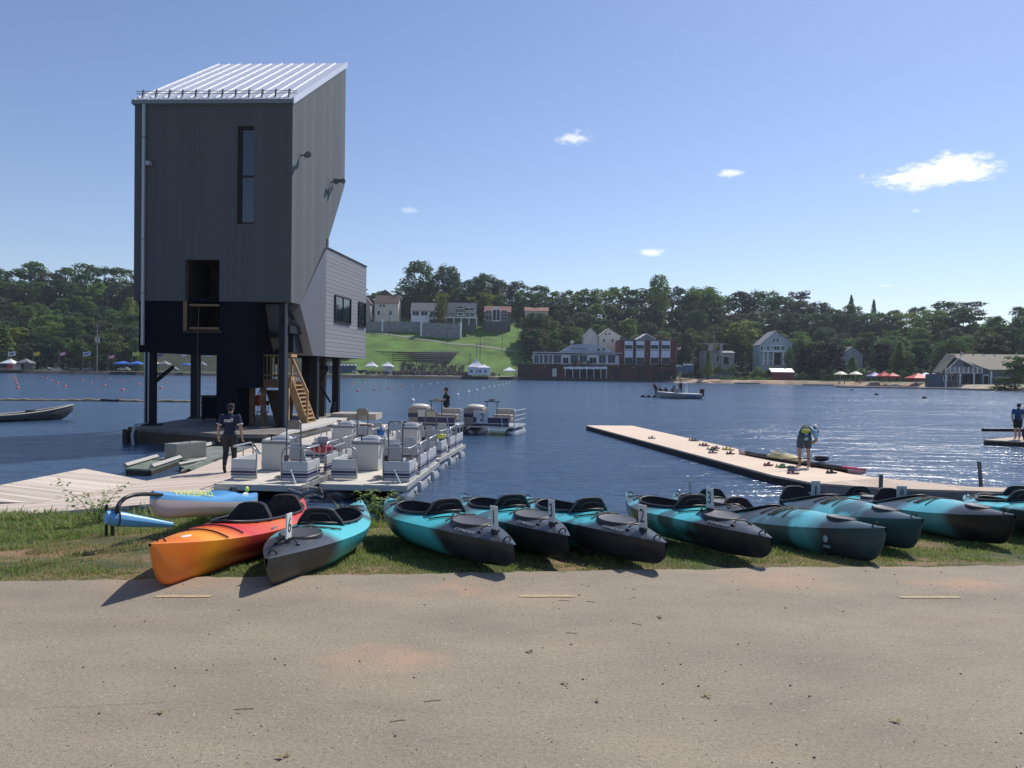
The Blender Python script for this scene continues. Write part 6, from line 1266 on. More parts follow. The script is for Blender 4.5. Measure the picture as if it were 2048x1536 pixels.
# ------------------------------------------------------------ pontoon boats
GW = mat('boat_panel_white', (.55, .555, .56), .35); GW2 = mat('boat_console_white', (.52, .52, .50), .4); NAVY = mat('navy_stripe', (.02, .025, .09), .4); ALU = mat('aluminium_rail', (.42, .43, .44), .35, metal=.5); PONT = mat('pontoon_metal', (.40, .41, .43), .38, metal=.55, var=.2, vscale=2.5); BDECK = mat('boat_deck', (.62, .57, .47), .8, var=.12, vscale=3); GREY = mat('grey_plastic', (.16, .165, .18), .4); SEATM = mat('seat_grey', (.36, .38, .41), .5); TANM = mat('seat_tan', (.42, .33, .27), .6); PLATE = mat('frame_plate', (.32, .24, .17), .6)
def pont_boat(loc, rz, label, plate=PLATE, L_=4.4, w=1.87, extras=True):
    t = thing('pontoon_boat', label, 'pontoon boat', loc, rz, 'white pontoon rental boats at the dock'); dz = .5
    MB().box(0, w, 0, L_, dz-.06, dz).build('deck', BDECK, t)
    MB().box(-.03, w+.03, -.035, -.002, dz-.12, dz+.005).box(-.035, -.002, 0, L_, dz-.10, dz+.01).box(w+.002, w+.04, 0, L_, dz-.10, dz+.01).build('deck_trim', mat('deck_trim', (.46, .47, .46), .4, metal=.3), t)
    for x in (.30, w-.22):
        pts = [(x, .12+.0, .30), (x, .30, .22), (x, .6, .13), (x, .9, .10)]+[(x, yy, .10) for yy in (1.8, 2.8, 3.8)]+[(x, L_-.05, .10)]
        MB().tube(pts, [.03, .13, .23, .27, .27, .27, .27, .27], 16).build('pontoon', PONT, t, smooth=True)
        mb = MB()
        for yy in (1.3, 2.3, 3.3, 4.1): mb.box(x-.05, x+.05, yy-.1, yy+.1, .28, dz-.06)
        mb.build('bracket', ALU, t)
    for k in range(6): MB().box(.05, w-.05, .25+k*.78, .33+k*.78, dz-.17, dz-.062).build('cross_member', GREY, t)
    def panel(x0, x1, y0, y1, h=.46):
        mb = MB(); mb.box(x0, x1, y0, y1, dz+.015, dz+h); e = .006; st = MB()
        for (za, zb_) in ((dz+.10, dz+.125), (dz+.145, dz+.20), (dz+.235, dz+.245)): st.box(x0-e, x1+e, y0-e, y1+e, za, zb_)
        o = mb.build('panel', GW, t, bevel=.012); st.build('stripe', NAVY, o)
    panel(0, .57, .72, .77); panel(0, .045, .775, 1.9); panel(1.27, 1.85, .50, .55); panel(1.80, 1.845, .555, 1.35); panel(1.80, 1.845, 1.75, 2.75); panel(0, .045, 2.4, 3.6); panel(1.80, 1.845, 3.0, 4.2); panel(.3, 1.5, 4.2, 4.25)
    r = .021
    def rail(pts): MB().tube(pts, r, 8).build('rail', ALU, t, smooth=True)
    rail([(.02, 1.85, dz+.46), (.02, 1.85, dz+.68), (.02, 1.70, dz+.74), (.02, .80, dz+.74)]+[(.03, .745, dz+.74), (.45, .745, dz+.74), (.54, .745, dz+.70), (.58, .745, dz+.6), (.58, .745, dz+.02)])
    rail([(1.25, .52, dz+.02), (1.25, .52, dz+.6), (1.29, .52, dz+.72), (1.36, .52, dz+.76), (1.78, .52, dz+.76), (1.84, .58, dz+.76), (1.84, 1.25, dz+.76), (1.84, 1.33, dz+.68), (1.84, 1.33, dz+.46)])
    rail([(1.84, 1.77, dz+.02), (1.84, 1.77, dz+.66), (1.84, 1.88, dz+.76), (1.84, 2.65, dz+.76), (1.84, 2.73, dz+.68), (1.84, 2.73, dz+.46)]); rail([(.02, 2.42, dz+.46), (.02, 2.42, dz+.74), (.02, 3.58, dz+.74), (.02, 3.58, dz+.46)])
    rail([(1.84, 3.02, dz+.46), (1.84, 3.02, dz+.76), (1.84, 4.18, dz+.76), (1.84, 4.18, dz+.46)])
    for p in ((.02, 1.3), (1.84, .95), (1.84, 2.25), (1.84, 3.6), (.02, 3.0)): MB().tube([(*p, dz+.46), (*p, dz+.75)], .015, 6).build('rail_post', ALU, t)
    # console
    c = MB().box(.04, .70, 2.3, 2.85, dz+.01, dz+.66).build('console', GW2, t, bevel=.01); MB().box(.02, .72, 2.28, 2.87, dz+.662, dz+.70).build('console_edge', GREY, c)
    rows = []
    for j in range(7):
        a = pi*j/6; rows.append([(.16+.50*i/8+.06*sin(a), 2.42+.36*(j/6), dz+.70+.17*sin(a)**.7*sin(pi*(i+.5)/9)**.4) for i in range(9)])
    MB().grid(rows).box(.05, .70, 2.30, 2.85, dz+.70, dz+.74).build('windscreen', mat('console_lid', (.46, .47, .47), .3), c)
    MB().tube([(.26, 2.38, dz+.74), (.26, 2.36, dz+.86)], .018, 6).tube([(.18, 2.36, dz+.87), (.34, 2.36, dz+.87)], .022, 6).build('steering_handle', BLK, c)
    MB().tube([(.73, 2.3, dz+.3), (.78, 2.35, dz+.78), (.72, 2.8, dz+.80), (.74, 2.84, dz+.02)], .02, 6).build('grab_rail', ALU, c)
    # swivel seats
    for (x, y) in ((1.35, 1.45), (.5, 3.6), (1.35, 3.3)):
        s = MB().box(x-.19, x+.19, y-.2, y+.2, dz+.34, dz+.42).build('seat', SEATM, t, bevel=.02)
        MB().hexa([(x-.20, y-.24, dz+.42), (x+.20, y-.24, dz+.42), (x+.20, y-.17, dz+.42), (x-.20, y-.17, dz+.42)], [(x-.13, y-.30, dz+.80), (x+.13, y-.30, dz+.80), (x+.13, y-.24, dz+.80), (x-.13, y-.24, dz+.80)]).build('backrest', SEATM, s, bevel=.02)
        MB().tube([(x, y, dz), (x, y, dz+.34)], .04, 8).build('pedestal', GREY, s)
    # upright frame with plate
    f = MB().tube([(1.36, .53, dz+.02), (1.36, .53, dz+1.32), (1.40, .53, dz+1.36), (1.64, .53, dz+1.36), (1.68, .53, dz+1.32), (1.68, .53, dz+.02)], .018, 6).build('frame', mat('frame_grey', (.17, .17, .18), .5, metal=.3), t)
    MB().box(1.385, 1.655, .515, .54, dz+1.17, dz+1.335).build('plate', plate, f)
    if extras:
        MB().tube([(1.55, .3, dz+.3), (1.75, .08, dz+.02)], .012, 6).build('tie_rod', WHT, t)
        MB().tube([(1.2, .9, dz+.05), (1.22, .9, dz+.55)], .05, 8).build('battery_tube', BLK, t)
    for yy in (1.1, 2.9): MB().tube([(w+.11, yy, dz-.33), (w+.11, yy, dz-.30), (w+.11, yy, dz-.08), (w+.11, yy, dz-.05)], [.02, .06, .06, .02], 10).tube([(w+.11, yy, dz-.06), (w+.02, yy, dz+.06), (1.83, yy, dz+.45)], .008, 4).build('fender', mat('fender_white', (.6, .6, .58), .5), t, smooth=True)
    MB().tube([(1.0+.12*cos(a_)*(1-a_/60), 1.05+.12*sin(a_)*(1-a_/60), dz+.012+.002*a_) for a_ in [k_*.45 for k_ in range(50)]], .009, 4).build('rope_coil', mat('rope_cream', (.5, .46, .38), .8), t)
    MB().box(.55, 1.3, L_, L_+.3, .2, dz+.5).build('outboard_motor', GREY, t, bevel=.03)
    return t
pont_boat((-6.38, 16.2, -1.40), radians(-4.5), 'nearest white pontoon boat, on the left beside the walkway')
pont_boat((-4.15, 16.4, -1.40), radians(-3.6), 'nearest white pontoon boat on the right with its pontoon showing', mat('frame_plate_white', (.55, .55, .53), .5))
pont_boat((-3.92, 21.5, -1.40), radians(-6), 'second row white pontoon boat on the right with a yellow vest aboard', mat('frame_plate_cream', (.6, .5, .3), .5))
pont_boat((-5.95, 21.7, -1.40), radians(-4), 'second row white pontoon boat on the left with a brown frame plate', extras=False)
# gear lying in the boats
def gear(name, label, cat, loc, m, r, group=None):
    t = thing(name, label, cat, loc, 0, group); rr = random.Random(int(loc[0]*37)); mb = MB()
    for k in range(5): mb.ell((rr.uniform(-r[0], r[0])*.5, rr.uniform(-r[1], r[1])*.5, r[2]*rr.uniform(.6, 1)), (r[0]*.6, r[1]*.6, r[2]*rr.uniform(.5, .9)), su=10, sv=7)
    mb.build('fabric', m, t, smooth=True); MB().tube([(-r[0]*.8, -r[1]*.6, r[2]*1.1), (0, -r[1]*.7, r[2]*1.4), (r[0]*.8, -r[1]*.6, r[2]*1.1)], .015, 5).build('strap', BLK, t); return t
gear('life_vest', 'red life vests heaped in the gap between the front boats', 'life vest', (-4.85, 19.0, -1.4+.5+.42), mat('vest_red', (.5, .03, .05), .7), (.42, .2, .12))
gear('life_vest', 'second red vest on the deck of the left front boat', 'life vest', (-4.68, 17.6, -1.4+.52), mat('vest_red', (.5, .03, .05), .7), (.12, .2, .2))
gear('life_vest', 'yellow vest on the second row right boat', 'life vest', (-2.25, 23.6, -1.4+.5+.40), mat('vest_yellow', (.65, .7, .05), .7), (.28, .2, .08))
gear('bag', 'bright blue bag on the second row boats', 'bag', (-3.95, 22.6, -1.4+.95), mat('bag_blue', (.03, .2, .6), .6), (.12, .12, .2))
gear('bag', 'black bag at the stern of the left front boat', 'bag', (-4.9, 18.0, -1.4+.55), BLK, (.18, .15, .22))
def far_boat(loc, rz, label, w, num):
    t = thing('pontoon_boat', label, 'pontoon boat', loc, rz, 'larger pontoon boats with tan seats'); dz = .5; L_ = 2.6
    BG = mat('boat_warm_grey', (.27, .245, .23), .45)
    MB().box(0, w, 0, L_, dz-.05, dz+.02).build('deck', mat('deck_trim', (.46, .47, .46), .4, metal=.3), t)
    for x in (.3, w-.3): MB().tube([(x, .05, .28), (x, .25, .18), (x, .6, .12), (x, L_, .12)], [.04, .2, .30, .30], 14).build('pontoon', PONT, t, smooth=True)
    o = MB().box(.02, .92, .10, 1.1, dz+.02, dz+.84).build('engine_box', BG, t, bevel=.05); MB().box(.012, .925, .09, 1.11, dz+.40, dz+.58).build('stripe', NAVY, o)
    MB().ell((.45, .6, dz+.86), (.46, .5, .14)).build('cushion', mat('cream_vinyl', (.6, .57, .5), .5), o, smooth=True)
    MB().box(.5, w-.3, .02, .08, dz+.03, dz+.42).build('panel', NAVY, t); MB().box(.5, w-.3, .005, .018, dz+.13, dz+.17).box(.5, w-.3, 0, .09, dz+.421, dz+.45).build('stripe', mat('deck_trim', (.46, .47, .46), .4, metal=.3), t)
    for (x0, x1) in ((.55, .68), (.75, .9)): MB().box(x0-.03, x1+.03, -.02, .0, dz+.45, dz+.74).build('cup_frame', GW, t)
    s = MB().box(1.35, w-.25, .3, .95, dz+.2, dz+.55).build('seat', TANM, t, bevel=.04); MB().box(1.35, w-.2, .9, 1.1, dz+.45, dz+.80).build('backrest', mat('cream_vinyl2', (.50, .43, .37), .55), s, bevel=.05)
    for y in (.06, L_-.1):
        for x in (w-.28, w-.03): MB().tube([(x, y, dz), (x, y, dz+.72)], .02, 6).build('rail_post', ALU, t)
    for z in (.3, .5, .74): MB().tube([(w-.28, .05, dz+z), (w-.03, .05, dz+z), (w-.03, L_-.1, dz+z)], .02, 6).build('rail', ALU, t)
    f = MB().tube([(1.12, .1, dz+.4), (1.12, .1, dz+1.15)], .016, 6).tube([(1.6, .1, dz+.4), (1.6, .1, dz+1.15)], .016, 6).tube([(1.0, .1, dz+1.15), (1.72, .1, dz+1.15)], .022, 6).build('frame', BLK, t); MB().box(1.22, 1.48, .06, .14, dz+1.14, dz+1.27).build('plate', PLATE if not num else GREY, f)
    if num:
        b = MB().box(.66, 1.2, -.03, -.008, dz+.14, dz+.66).build('number_board', mat('board_pale', (.50, .55, .62), .5), t)
        text('numeral', num, .50, NAVY, frame((.93, -.034, dz+.40), (1, 0, 0), (0, 0, 1)), b, sx=1.0)
    MB().tube([(w-.55, 0, dz), (w-.6, -.05, dz+.4)], .015, 5).build('rope', WHT, t)
far_boat((-4.78, 34.3, -1.4), radians(-9), 'larger tan seated pontoon boat without a number, left of the number 2 boat', 2.5, None)
far_boat((-2.25, 34.6, -1.4), radians(-13), 'larger pontoon boat with the number 2 board on its rail', 2.45, '2')
t = thing('rope_tangle', 'grey tangled rope and bumper between the two front pontoon boats', 'rope', (-4.35, 16.0, -.98)); r_ = random.Random(2); pts = [(r_.uniform(-.35, .35), r_.uniform(-.12, .1), r_.uniform(-.18, .1)) for k in range(26)]
MB().tube(pts, .014, 5).build('rope', mat('rope_grey', (.35, .33, .30), .8), t); MB().tube([(-.4, 0, .0), (-.1, -.05, -.08), (.2, 0, .02)], .05, 8).build('bumper', GREY, t)

# ------------------------------------------------------------ kayaks
def prof_w(t, B, p=2.3, c=.5, q=1.0):
    u = (t-c)/(1-c) if t > c else (c-t)/c
    return B*max(0, 1-u**p)**q+.010
RBLK = mat('kayak_black_plastic', (.018, .019, .022), .45); CORD = mat('bungee_black', (.012, .012, .014), .7); HATCH = mat('hatch_grey', (.060, .058, .066), .5); SEATB = mat('seat_fabric', (.022, .022, .026), .9, var=.3, vscale=30); SEATR = mat('seat_fabric_brown', (.045, .028, .026), .9, var=.4, vscale=25)
BOARD = mat('number_board_white', (.66, .67, .66), .5); INK = mat('number_ink', (.015, .015, .02), .6); LOGO = mat('logo_pale', (.24, .26, .29), .5)
class Kayak:
    def __init__(s, L, B=.36, hn=.33, hf=.36, mid=.27, crown=.085, tipn=.24, tipf=.28, c=.5, bluff=.07, pinch=0.0):
        s.pinch = pinch; s.L, s.B, s.hn, s.hf, s.mid, s.cr, s.tn, s.tf, s.c, s.bl = L, B, hn, hf, mid, crown, tipn, tipf, c, bluff
    def sheer(s, t):
        u = 2*t-1; return s.mid+((s.hf-s.mid)*u**2*abs(u)**.6 if u > 0 else ((s.hn-s.mid)*abs(u)**1.6 if s.pinch else (s.hn-s.mid)*u**2*abs(u)**.6))
    def keel(s, t):
        k = 0.0
        if t < .22: k = .05*((.22-t)/.22)**2
        if t > .78: k = .06*((t-.78)/.22)**2
        if t < s.bl: k += s.tn*((s.bl-t)/s.bl)**2.6
        if t > 1-.11: k += s.tf*((t-.89)/.11)**2.4
        return min(k, s.sheer(t)-.02)
    def w(s, t): return prof_w(t, s.B, 1.85, s.c)
    def top(s, t, y):
        w = s.w(t); c = s.cr*min(1, w/s.B*1.1)*(1.0+.25*sin(pi*t)); u = max(-1, min(1, y/w)); return s.sheer(t)+c*(1-abs(u)**1.9)
def build_kayak(name, label, K, colm, near, far, zn, kind='A', number=None, seats=((.50, SEATB),), cock=(.47, .155), cat='kayak', group='teal and charcoal kayaks lined up on the grass', roll=0.0, hatch=True, logo=None, numpos=.115):
    """near, far: photo pixels of the two tips; zn: height of the near tip"""
    pn = G(*near, zn); d = ray(*far); L = K.L; lo, hi = pn.y+.3, pn.y+6
    for _ in range(50):
        m = (lo+hi)/2; q = CAM+d*(m/d.y)
        if (q-pn).length < L: lo = m
        else: hi = m
    q = CAM+d*(lo/d.y); ax = q-pn; yaw = atan2(ax.y, ax.x); pit = math.asin(max(-1, min(1, ax.z/L)))-math.atan2(K.hf-K.hn, L)
    t = thing(name, label, cat, (0, 0, 0), 0, group)
    R = Matrix.Rotation(yaw, 4, 'Z') @ Matrix.Rotation(-pit, 4, 'Y') @ Matrix.Rotation(roll, 4, 'X'); o = pn-(R @ Vector((0, 0, K.hn))); t.location = o; t.rotation_euler = R.to_euler()
    NL = 90; rows = []; top_rows = []
    for i in range(NL+1):
        f = i/NL; w = K.w(f); k = K.keel(f); s_ = K.sheer(f); r = []
        for j in range(17):
            a = -pi/2+pi*j/16; sa, ca_ = sin(a), cos(a); e_ = .85+K.pinch*max(0, 1-f/.17)**1.2+(.6*max(0, (f-.86)/.14)); y = w*math.copysign(abs(sa)**e_, sa); z = k+(s_-k)*(1-abs(ca_)**.95); r.append((f*L, y*(.86+.14*(1-ca_)), z))
        rows.append(r)
    mb = MB(); mb.grid(rows, flip=True); hull = mb.build('hull', colm, t, smooth=True); hull.data.update()
    cc, ch = cock; cw = K.B*.66; V = []; Fc = []; NT = 26
    for i in range(NL+1):
        f = i/NL; w = K.w(f)
        for j in range(NT+1): y = w*(-1+2*j/NT); V.append((f*L, y, K.top(f, y)+.001))
    inside = lambda f, y: (abs((f-cc)/ch)**2.3+abs(y/cw)**2.3) < 1
    for i in range(NL):
        for j in range(NT):
            f = (i+.5)/NL; y = K.w(f)*(-1+2*(j+.5)/NT)
            if not inside(f, y): Fc.append((i*(NT+1)+j, (i+1)*(NT+1)+j, (i+1)*(NT+1)+j+1, i*(NT+1)+j+1))
    MB().add(V, Fc).build('deck', colm, t, smooth=True)
    n = 48; ring = []
    for k in range(n):
        a = 2*pi*k/n; ca_, sa = cos(a), sin(a); f = cc+ch*math.copysign(abs(ca_)**.87, ca_); y = cw*math.copysign(abs(sa)**.87, sa); ring.append((f*L, y, K.top(f, y)+.018))
    co = MB().tube(ring, .0125, 8, closed=True).build('coaming', RBLK, t, smooth=True)
    # cockpit tub
    tr = []
    for (g_, dz) in ((1.0, 0), (.97, -.08), (.9, -.2), (.6, -.28), (.05, -.29)):
        tr.append([((cc+(x/L-cc)*g_)*L, y*g_, max(z+dz, K.keel(.5)+.015)) for (x, y, z) in ring+[ring[0]]])
    MB().grid(tr).build('cockpit_tub', mat('tub_dark', (.010, .010, .012), .6), t, smooth=True)
    for (sf, sm) in seats:
        x = sf*L; sgn = 1 if kind == 'A' else -1
        se = MB().box(x-.02 if sgn > 0 else x-.42, x+.42 if sgn > 0 else x+.02, -.2, .2, .05, .10).build('seat', sm, t, bevel=.02)
        rows2 = []; rows3 = []
        for i in range(9):
            h = i/8; ww = .225*(1-.20*h**5)*(.92+.2*h*(1-h)) ; r2 = []; r3 = []
            for j in range(9):
                v = -1+j/4; bow = .05*(1-v*v); hh = .40*(h if abs(v) < .99 else h*.96); r2.append((x-sgn*(.10*h+bow-.05), v*ww, .09+hh*(1-.16*v**4*h))); r3.append((x-sgn*(.10*h+bow-.05)+sgn*.04, v*ww, .09+hh*(1-.16*v**4*h)))
            rows2.append(r2); rows3.append(r3)
        b = MB().grid(rows2).grid(rows3).grid([[a[0], b_[0]] for a, b_ in zip(rows2, rows3)]).grid([[a[-1], b_[-1]] for a, b_ in zip(rows2, rows3)]).grid([rows2[-1], rows3[-1]]).build('seat_back', sm, se, smooth=True)
        pip = MB(); edge = [r[0] for r in rows2]+[p for p in rows2[-1][1:-1]]+[r[-1] for r in rows2[::-1]]; pip.tube([(p[0]-sgn*.004, p[1]*1.0, p[2]) for p in edge], .009, 6)
        ins = [((p[0]-sgn*.012), p[1]*.62, .12+(p[2]-.09)*.82) for p in edge]; pip.tube(ins, .006, 5); pip.build('piping', mat('piping_grey', (.09, .085, .085), .7), se)
        MB().tube([(x-.05, cw*.97, K.top(cc, cw)), (x+sgn*-.02, .21, .28)], .008, 4).tube([(x-.05, -cw*.97, K.top(cc, -cw)), (x+sgn*-.02, -.21, .28)], .008, 4).build('strap', CORD, se)
    tp = lambda f, y, e=.006: (f*L, y, K.top(f, y)+e)
    if kind == 'A':
        e0 = cc-ch
        for pl in ([(e0-.015, -.24), (e0-.075, -.05), (e0-.02, .0), (e0-.075, .07), (e0-.015, .24)], [(e0-.035, -.2), (e0-.09, .17)]):
            pts = []
            for (a, b) in zip(pl, pl[1:]):
                for k in range(5): h = k/5; pts.append(tp(a[0]+(b[0]-a[0])*h, a[1]+(b[1]-a[1])*h, .012))
            pts.append(tp(*pl[-1], .012)); MB().tube(pts, .0065, 5).build('bungee_cord', CORD, t)
        fx = .90
        for ya, yb in ((-.09, .10), (.09, -.10)): MB().tube([tp(fx-.07+.05*k/4*1.5, ya+(yb-ya)*k/4, .01) for k in range(5)], .0065, 5).build('bungee_cord', CORD, t)
        MB().tube([tp(fx-.085, y, .008) for y in (-.16, -.05, .05, .16)], .012, 5).build('strap', CORD, t)
    elif hatch:
        e0 = cc-ch
        for (fa, fb) in ((e0-.05, e0-.11), (e0-.12, e0-.10), (e0-.13, e0-.19)):
            MB().tube([tp(fa+(fb-fa)*k/8, -.25+.5*k/8*1.0, .010) for k in range(9)], .0065, 5).build('bungee_cord', CORD, t)
            MB().tube([tp(fb+(fa-fb)*k/8, -.25+.5*k/8*1.0, .010) for k in range(9)], .0065, 5).build('bungee_cord', CORD, t)
    if hatch:
        hf_ = .265 if kind == 'A' else .20; hx = hf_*L; a_, b_ = (.20, .165) if kind == 'A' else (.17, .10); zt = K.top(hf_, 0); sl = (K.top(hf_+.04, 0)-K.top(hf_-.04, 0))/(.08*L)
        HM = Matrix.Translation((hx, 0, zt)) @ Matrix.Rotation(-math.atan(sl), 4, 'Y'); rr = []
        for (g_, z) in ((1.06, -.05), (1.06, -.004), (1.02, .010), (.95, .012), (.9, .007), (.0, .014)): rr.append([(a_*g_*cos(2*pi*k/32), b_*g_*sin(2*pi*k/32), z) for k in range(33)])
        h_ = MB().grid(rr[:4], M=HM).build('hatch_rim', RBLK, t, smooth=True); MB().grid(rr[2:], M=HM).build('hatch_cover', HATCH, h_, smooth=True)
    # end handles
    for f, sg in ((.045, 1), (.955, -1)):
        MB().tube([(f*L-sg*.02*sin(a_h), .03*cos(a_h), K.top(f, .0)-.004+.034*sin(a_h)) for a_h in [pi*k_h/8 for k_h in range(9)]], .0065, 6).build('handle', CORD, t)
    if kind == 'A':
        MB().tube([tp(.15, -.09, .006), tp(.155, -.05, .028), tp(.156, 0, .034), tp(.155, .05, .028), tp(.15, .09, .006)], .008, 6).build('handle', RBLK, t)
        for s_ in (-1, 1): MB().ell(tp(.15, s_*.09, .008), (.028, .014, .010)).build('toggle', RBLK, t, smooth=True)
    if number:
        f = numpos; x = f*L; z = K.top(f, 0); bw, bh_ = .125, .195
        pl = MB().box(x-bw/2, x+bw/2, -.006, .006, z+.03, z+.03+bh_).build('number_plate', BOARD, t, bevel=.003); MB().box(x-.035, x+.035, -.018, .018, z-.02, z+.032).build('clamp', RBLK, pl)
        text('numeral', number, .165, INK, frame((x, -.0075, z+.03+bh_/2), (1, 0, 0), (0, 0, 1)), pl, ext=.0006); text('numeral', number, .165, INK, frame((x, .0075, z+.03+bh_/2), (-1, 0, 0), (0, 0, 1)), pl, ext=.0006)
    if logo:
        for (f, side) in ((.185, -1), ):
            yy = lambda f_: K.w(f_)*.80
            A0, A1 = Vector((.14*L, yy(.14), K.top(.14, yy(.14)))), Vector((.24*L, yy(.24), K.top(.24, yy(.24)))); mid_ = (A0+A1)/2; B1 = Vector((mid_.x, K.w(.19)*.6, K.top(.19, K.w(.19)*.6)))
            F_ = frame(mid_, A0-A1, B1-mid_); o_ = text('lettering', logo, .048, LOGO, F_ @ Matrix.Translation((0, 0, .012)), t, ext=.003, sx=1.25)
    return t
TQ = (.08, .52, .56); TQ2 = (.12, .42, .47); CH = (.028, .030, .036); CH2 = (.038, .048, .056); TL = (.10, .26, .30)
kA = [ramp_mat('kayak_teal_a%d' % i, [(0, CH), (.30, CH), (.38, TQ), (.50, TQ), (.60, (.06, .2, .23)), (.68, CH2), (.76, TQ2), (.86, CH2), (.93, TQ2), (1, TL)] if i != 2 else [(0, CH), (.34, CH2), (.41, TQ), (.52, TQ), (.62, CH2), (.72, TQ2), (.82, CH2), (.92, TQ2), (1, TL)], 3.05, wob=.14+.03*i, wscale=1.6+.4*i, rough=.30, camo=(.035, .045, .052)) for i in range(3)]
kB = [ramp_mat('kayak_teal_b%d' % i, [(0, (.03, .075, .085)), (.13, (.03, .07, .08)), (.20, CH2), (.27, TQ2), (.40, TQ), (.47, TQ2), (.56, CH2), (.68, CH), (.80, TQ), (.9, TQ2), (1, TQ2)], 3.2, wob=.12+.03*i, wscale=1.5+.4*i, rough=.32, camo=(.04, .055, .065)) for i in range(3)]
KA = lambda: Kayak(3.05, .36, .22, .39, .29, .065, .07, .28, .55, .07, 2.6)
KB = lambda: Kayak(3.2, .37, .33, .34, .27, .12, .24, .26, .55, .09)
LG = 'CONDUIT'
build_kayak('kayak', 'teal kayak with charcoal stern and number 1 board, left of the central row', KA(), kA[0], (1030, 1090), (775, 995), .245, number='1', logo=LG, cock=(.60, .19), seats=((.46, SEATB),))
build_kayak('kayak', 'teal kayak with the number 3 board, between the numbers 1 and 2', KA(), kA[1], (1138, 1072), (926, 990), .24, number='3', logo=LG, cock=(.60, .19), seats=((.46, SEATB),))
build_kayak('kayak', 'teal kayak with charcoal stern and number 2 board', KA(), kA[2], (1332, 1086), (1048, 992), .24, number='2', logo=LG, cock=(.60, .19), seats=((.46, SEATB),))
build_kayak('kayak', 'teal and charcoal kayak with number 3 board, right of the number 2 kayak', KA(), kA[1], (1543, 1076), (1253, 986), .24, number='3', logo=LG, cock=(.60, .19), seats=((.46, SEATB),), numpos=.33)
build_kayak('kayak', 'teal kayak with dark bow and number 6 board beside the orange one', Kayak(3.0, .36, .27, .40, .27, .07, .15, .28, .5, .10, 1.2), ramp_mat('kayak_teal_six', [(0, (.03, .035, .04)), (.28, (.045, .05, .058)), (.34, TQ), (.66, TQ), (.72, CH2), (.8, TQ2), (.86, CH2), (.92, TQ2), (1, TQ2)], 3.0, wob=.05, wscale=2), (533, 1118), (722, 1000), .235, number='6', cock=(.60, .19), seats=((.47, SEATB),), numpos=.16)
build_kayak('kayak', 'first of the three bow forward kayaks with a pale emblem on its bow', KB(), kB[0], (1772, 1056), (1443, 1016), .30, 'B', seats=((.85, SEATR),), cock=(.76, .17))
build_kayak('kayak', 'middle one of the three bow forward kayaks with tall black seat back', KB(), kB[1], (1845, 1038), (1565, 992), .28, 'B', seats=((.86, SEATB),), cock=(.76, .17))
build_kayak('kayak', 'bow forward kayak with black bow and a low board above its seat', KB(), ramp_mat('kayak_teal_b9', [(0, (.012, .014, .018)), (.16, (.014, .016, .02)), (.24, CH2), (.31, TQ2), (.44, TQ), (.5, TQ2), (.58, CH2), (.70, CH), (.82, TQ), (1, TQ2)], 3.2, wob=.06, wscale=1.9), (2030, 1030), (1752, 996), .26, 'B', seats=((.86, SEATB),), cock=(.76, .17))
build_kayak('kayak', 'teal kayak with an open dark cockpit cut off by the right edge', KA(), kA[2], (2190, 1042), (1930, 990), .22, cock=(.60, .19), seats=((.46, SEATB),), hatch=True)
build_kayak('kayak', 'kayak mostly hidden behind, its tip showing beside the second number 3 board', KA(), kA[0], (1500, 1030), (1352, 986), .02, number='1', cock=(.6, .19), seats=((.46, SEATB),), numpos=.75)
build_kayak('kayak', 'teal kayak lying behind the right hand kayaks near the dock', KA(), kA[1], (1800, 1010), (1640, 990), -.05, number=None, cock=(.6, .19), seats=((.46, SEATB),))
build_kayak('kayak', 'farthest teal kayak tip at the right edge below the gangway', KA(), kA[0], (2140, 1010), (1936, 988), -.02, cock=(.6, .19), seats=((.46, SEATB),))
# boards standing behind the right-hand kayaks
for (px, py, Y, n_, lab, w_, h_) in ((1631, 997, 9.3, '1', 'small white number board standing behind the middle bow forward kayak', .11, .22), (1803, 995, 9.6, '8', 'small square number board behind the black bowed kayak', .13, .15)):
    p = A(px, py, Y); t = thing('number_board', lab, 'number board', (p.x, p.y, p.z-.05)); b = MB().box(-w_/2, w_/2, -.006, .006, .02, .05+h_).build('board', mat('board_pale_green', (.5, .58, .56), .5), t, bevel=.003); text('numeral', n_, h_*.75, INK, frame((0, -.0075, .04+h_/2), (1, 0, 0), (0, 0, 1)), b, ext=.0006); MB().tube([(0, .01, -.5), (0, .01, .1)], .012, 5).build('stake', RBLK, t)
# orange tandem kayak
KO = Kayak(3.75, .40, .36, .40, .28, .07, .33, .33, .5, .09)
OR_, YE, RE = (.80, .19, .02), (.92, .36, .02), (.66, .035, .03)
t = build_kayak('kayak', 'orange, yellow and red two seat kayak, the leftmost of the kayaks', KO, ramp_mat('kayak_orange', [(0, (.70, .20, .03)), (.10, OR_), (.17, YE), (.25, OR_), (.32, RE), (.52, (.75, .16, .03)), (.66, RE), (1, RE)], 3.75, wob=.04, wscale=1.3, rough=.35), (300, 1088), (606, 997), .365, 'B', seats=((.52, SEATB), (.80, SEATR)), cock=(.62, .28), group=None, hatch=False)
for f, (a, b) in ((.2, (-.26, .26)), (.275, (-.28, .28))): MB().tube([(f*3.75+.06*(1-(y/.28)**2), y, KO.top(f, y)+.014) for y in [a+(b-a)*k/10 for k in range(11)]], .007, 5).build('bungee_cord', CORD, t)
f = .135; MB().ell((f*3.75, -.03, KO.top(f, -.03)), (.075, .032, .006)).build('emblem', mat('emblem_white', (.75, .72, .7), .5), t)
f = .42; MB().box(f*3.75-.06, f*3.75+.06, -KO.w(f)*.93, -KO.w(f)*.9, KO.sheer(f)+.005, KO.sheer(f)+.03).build('badge', mat('badge_grey', (.3, .25, .25), .5), t)
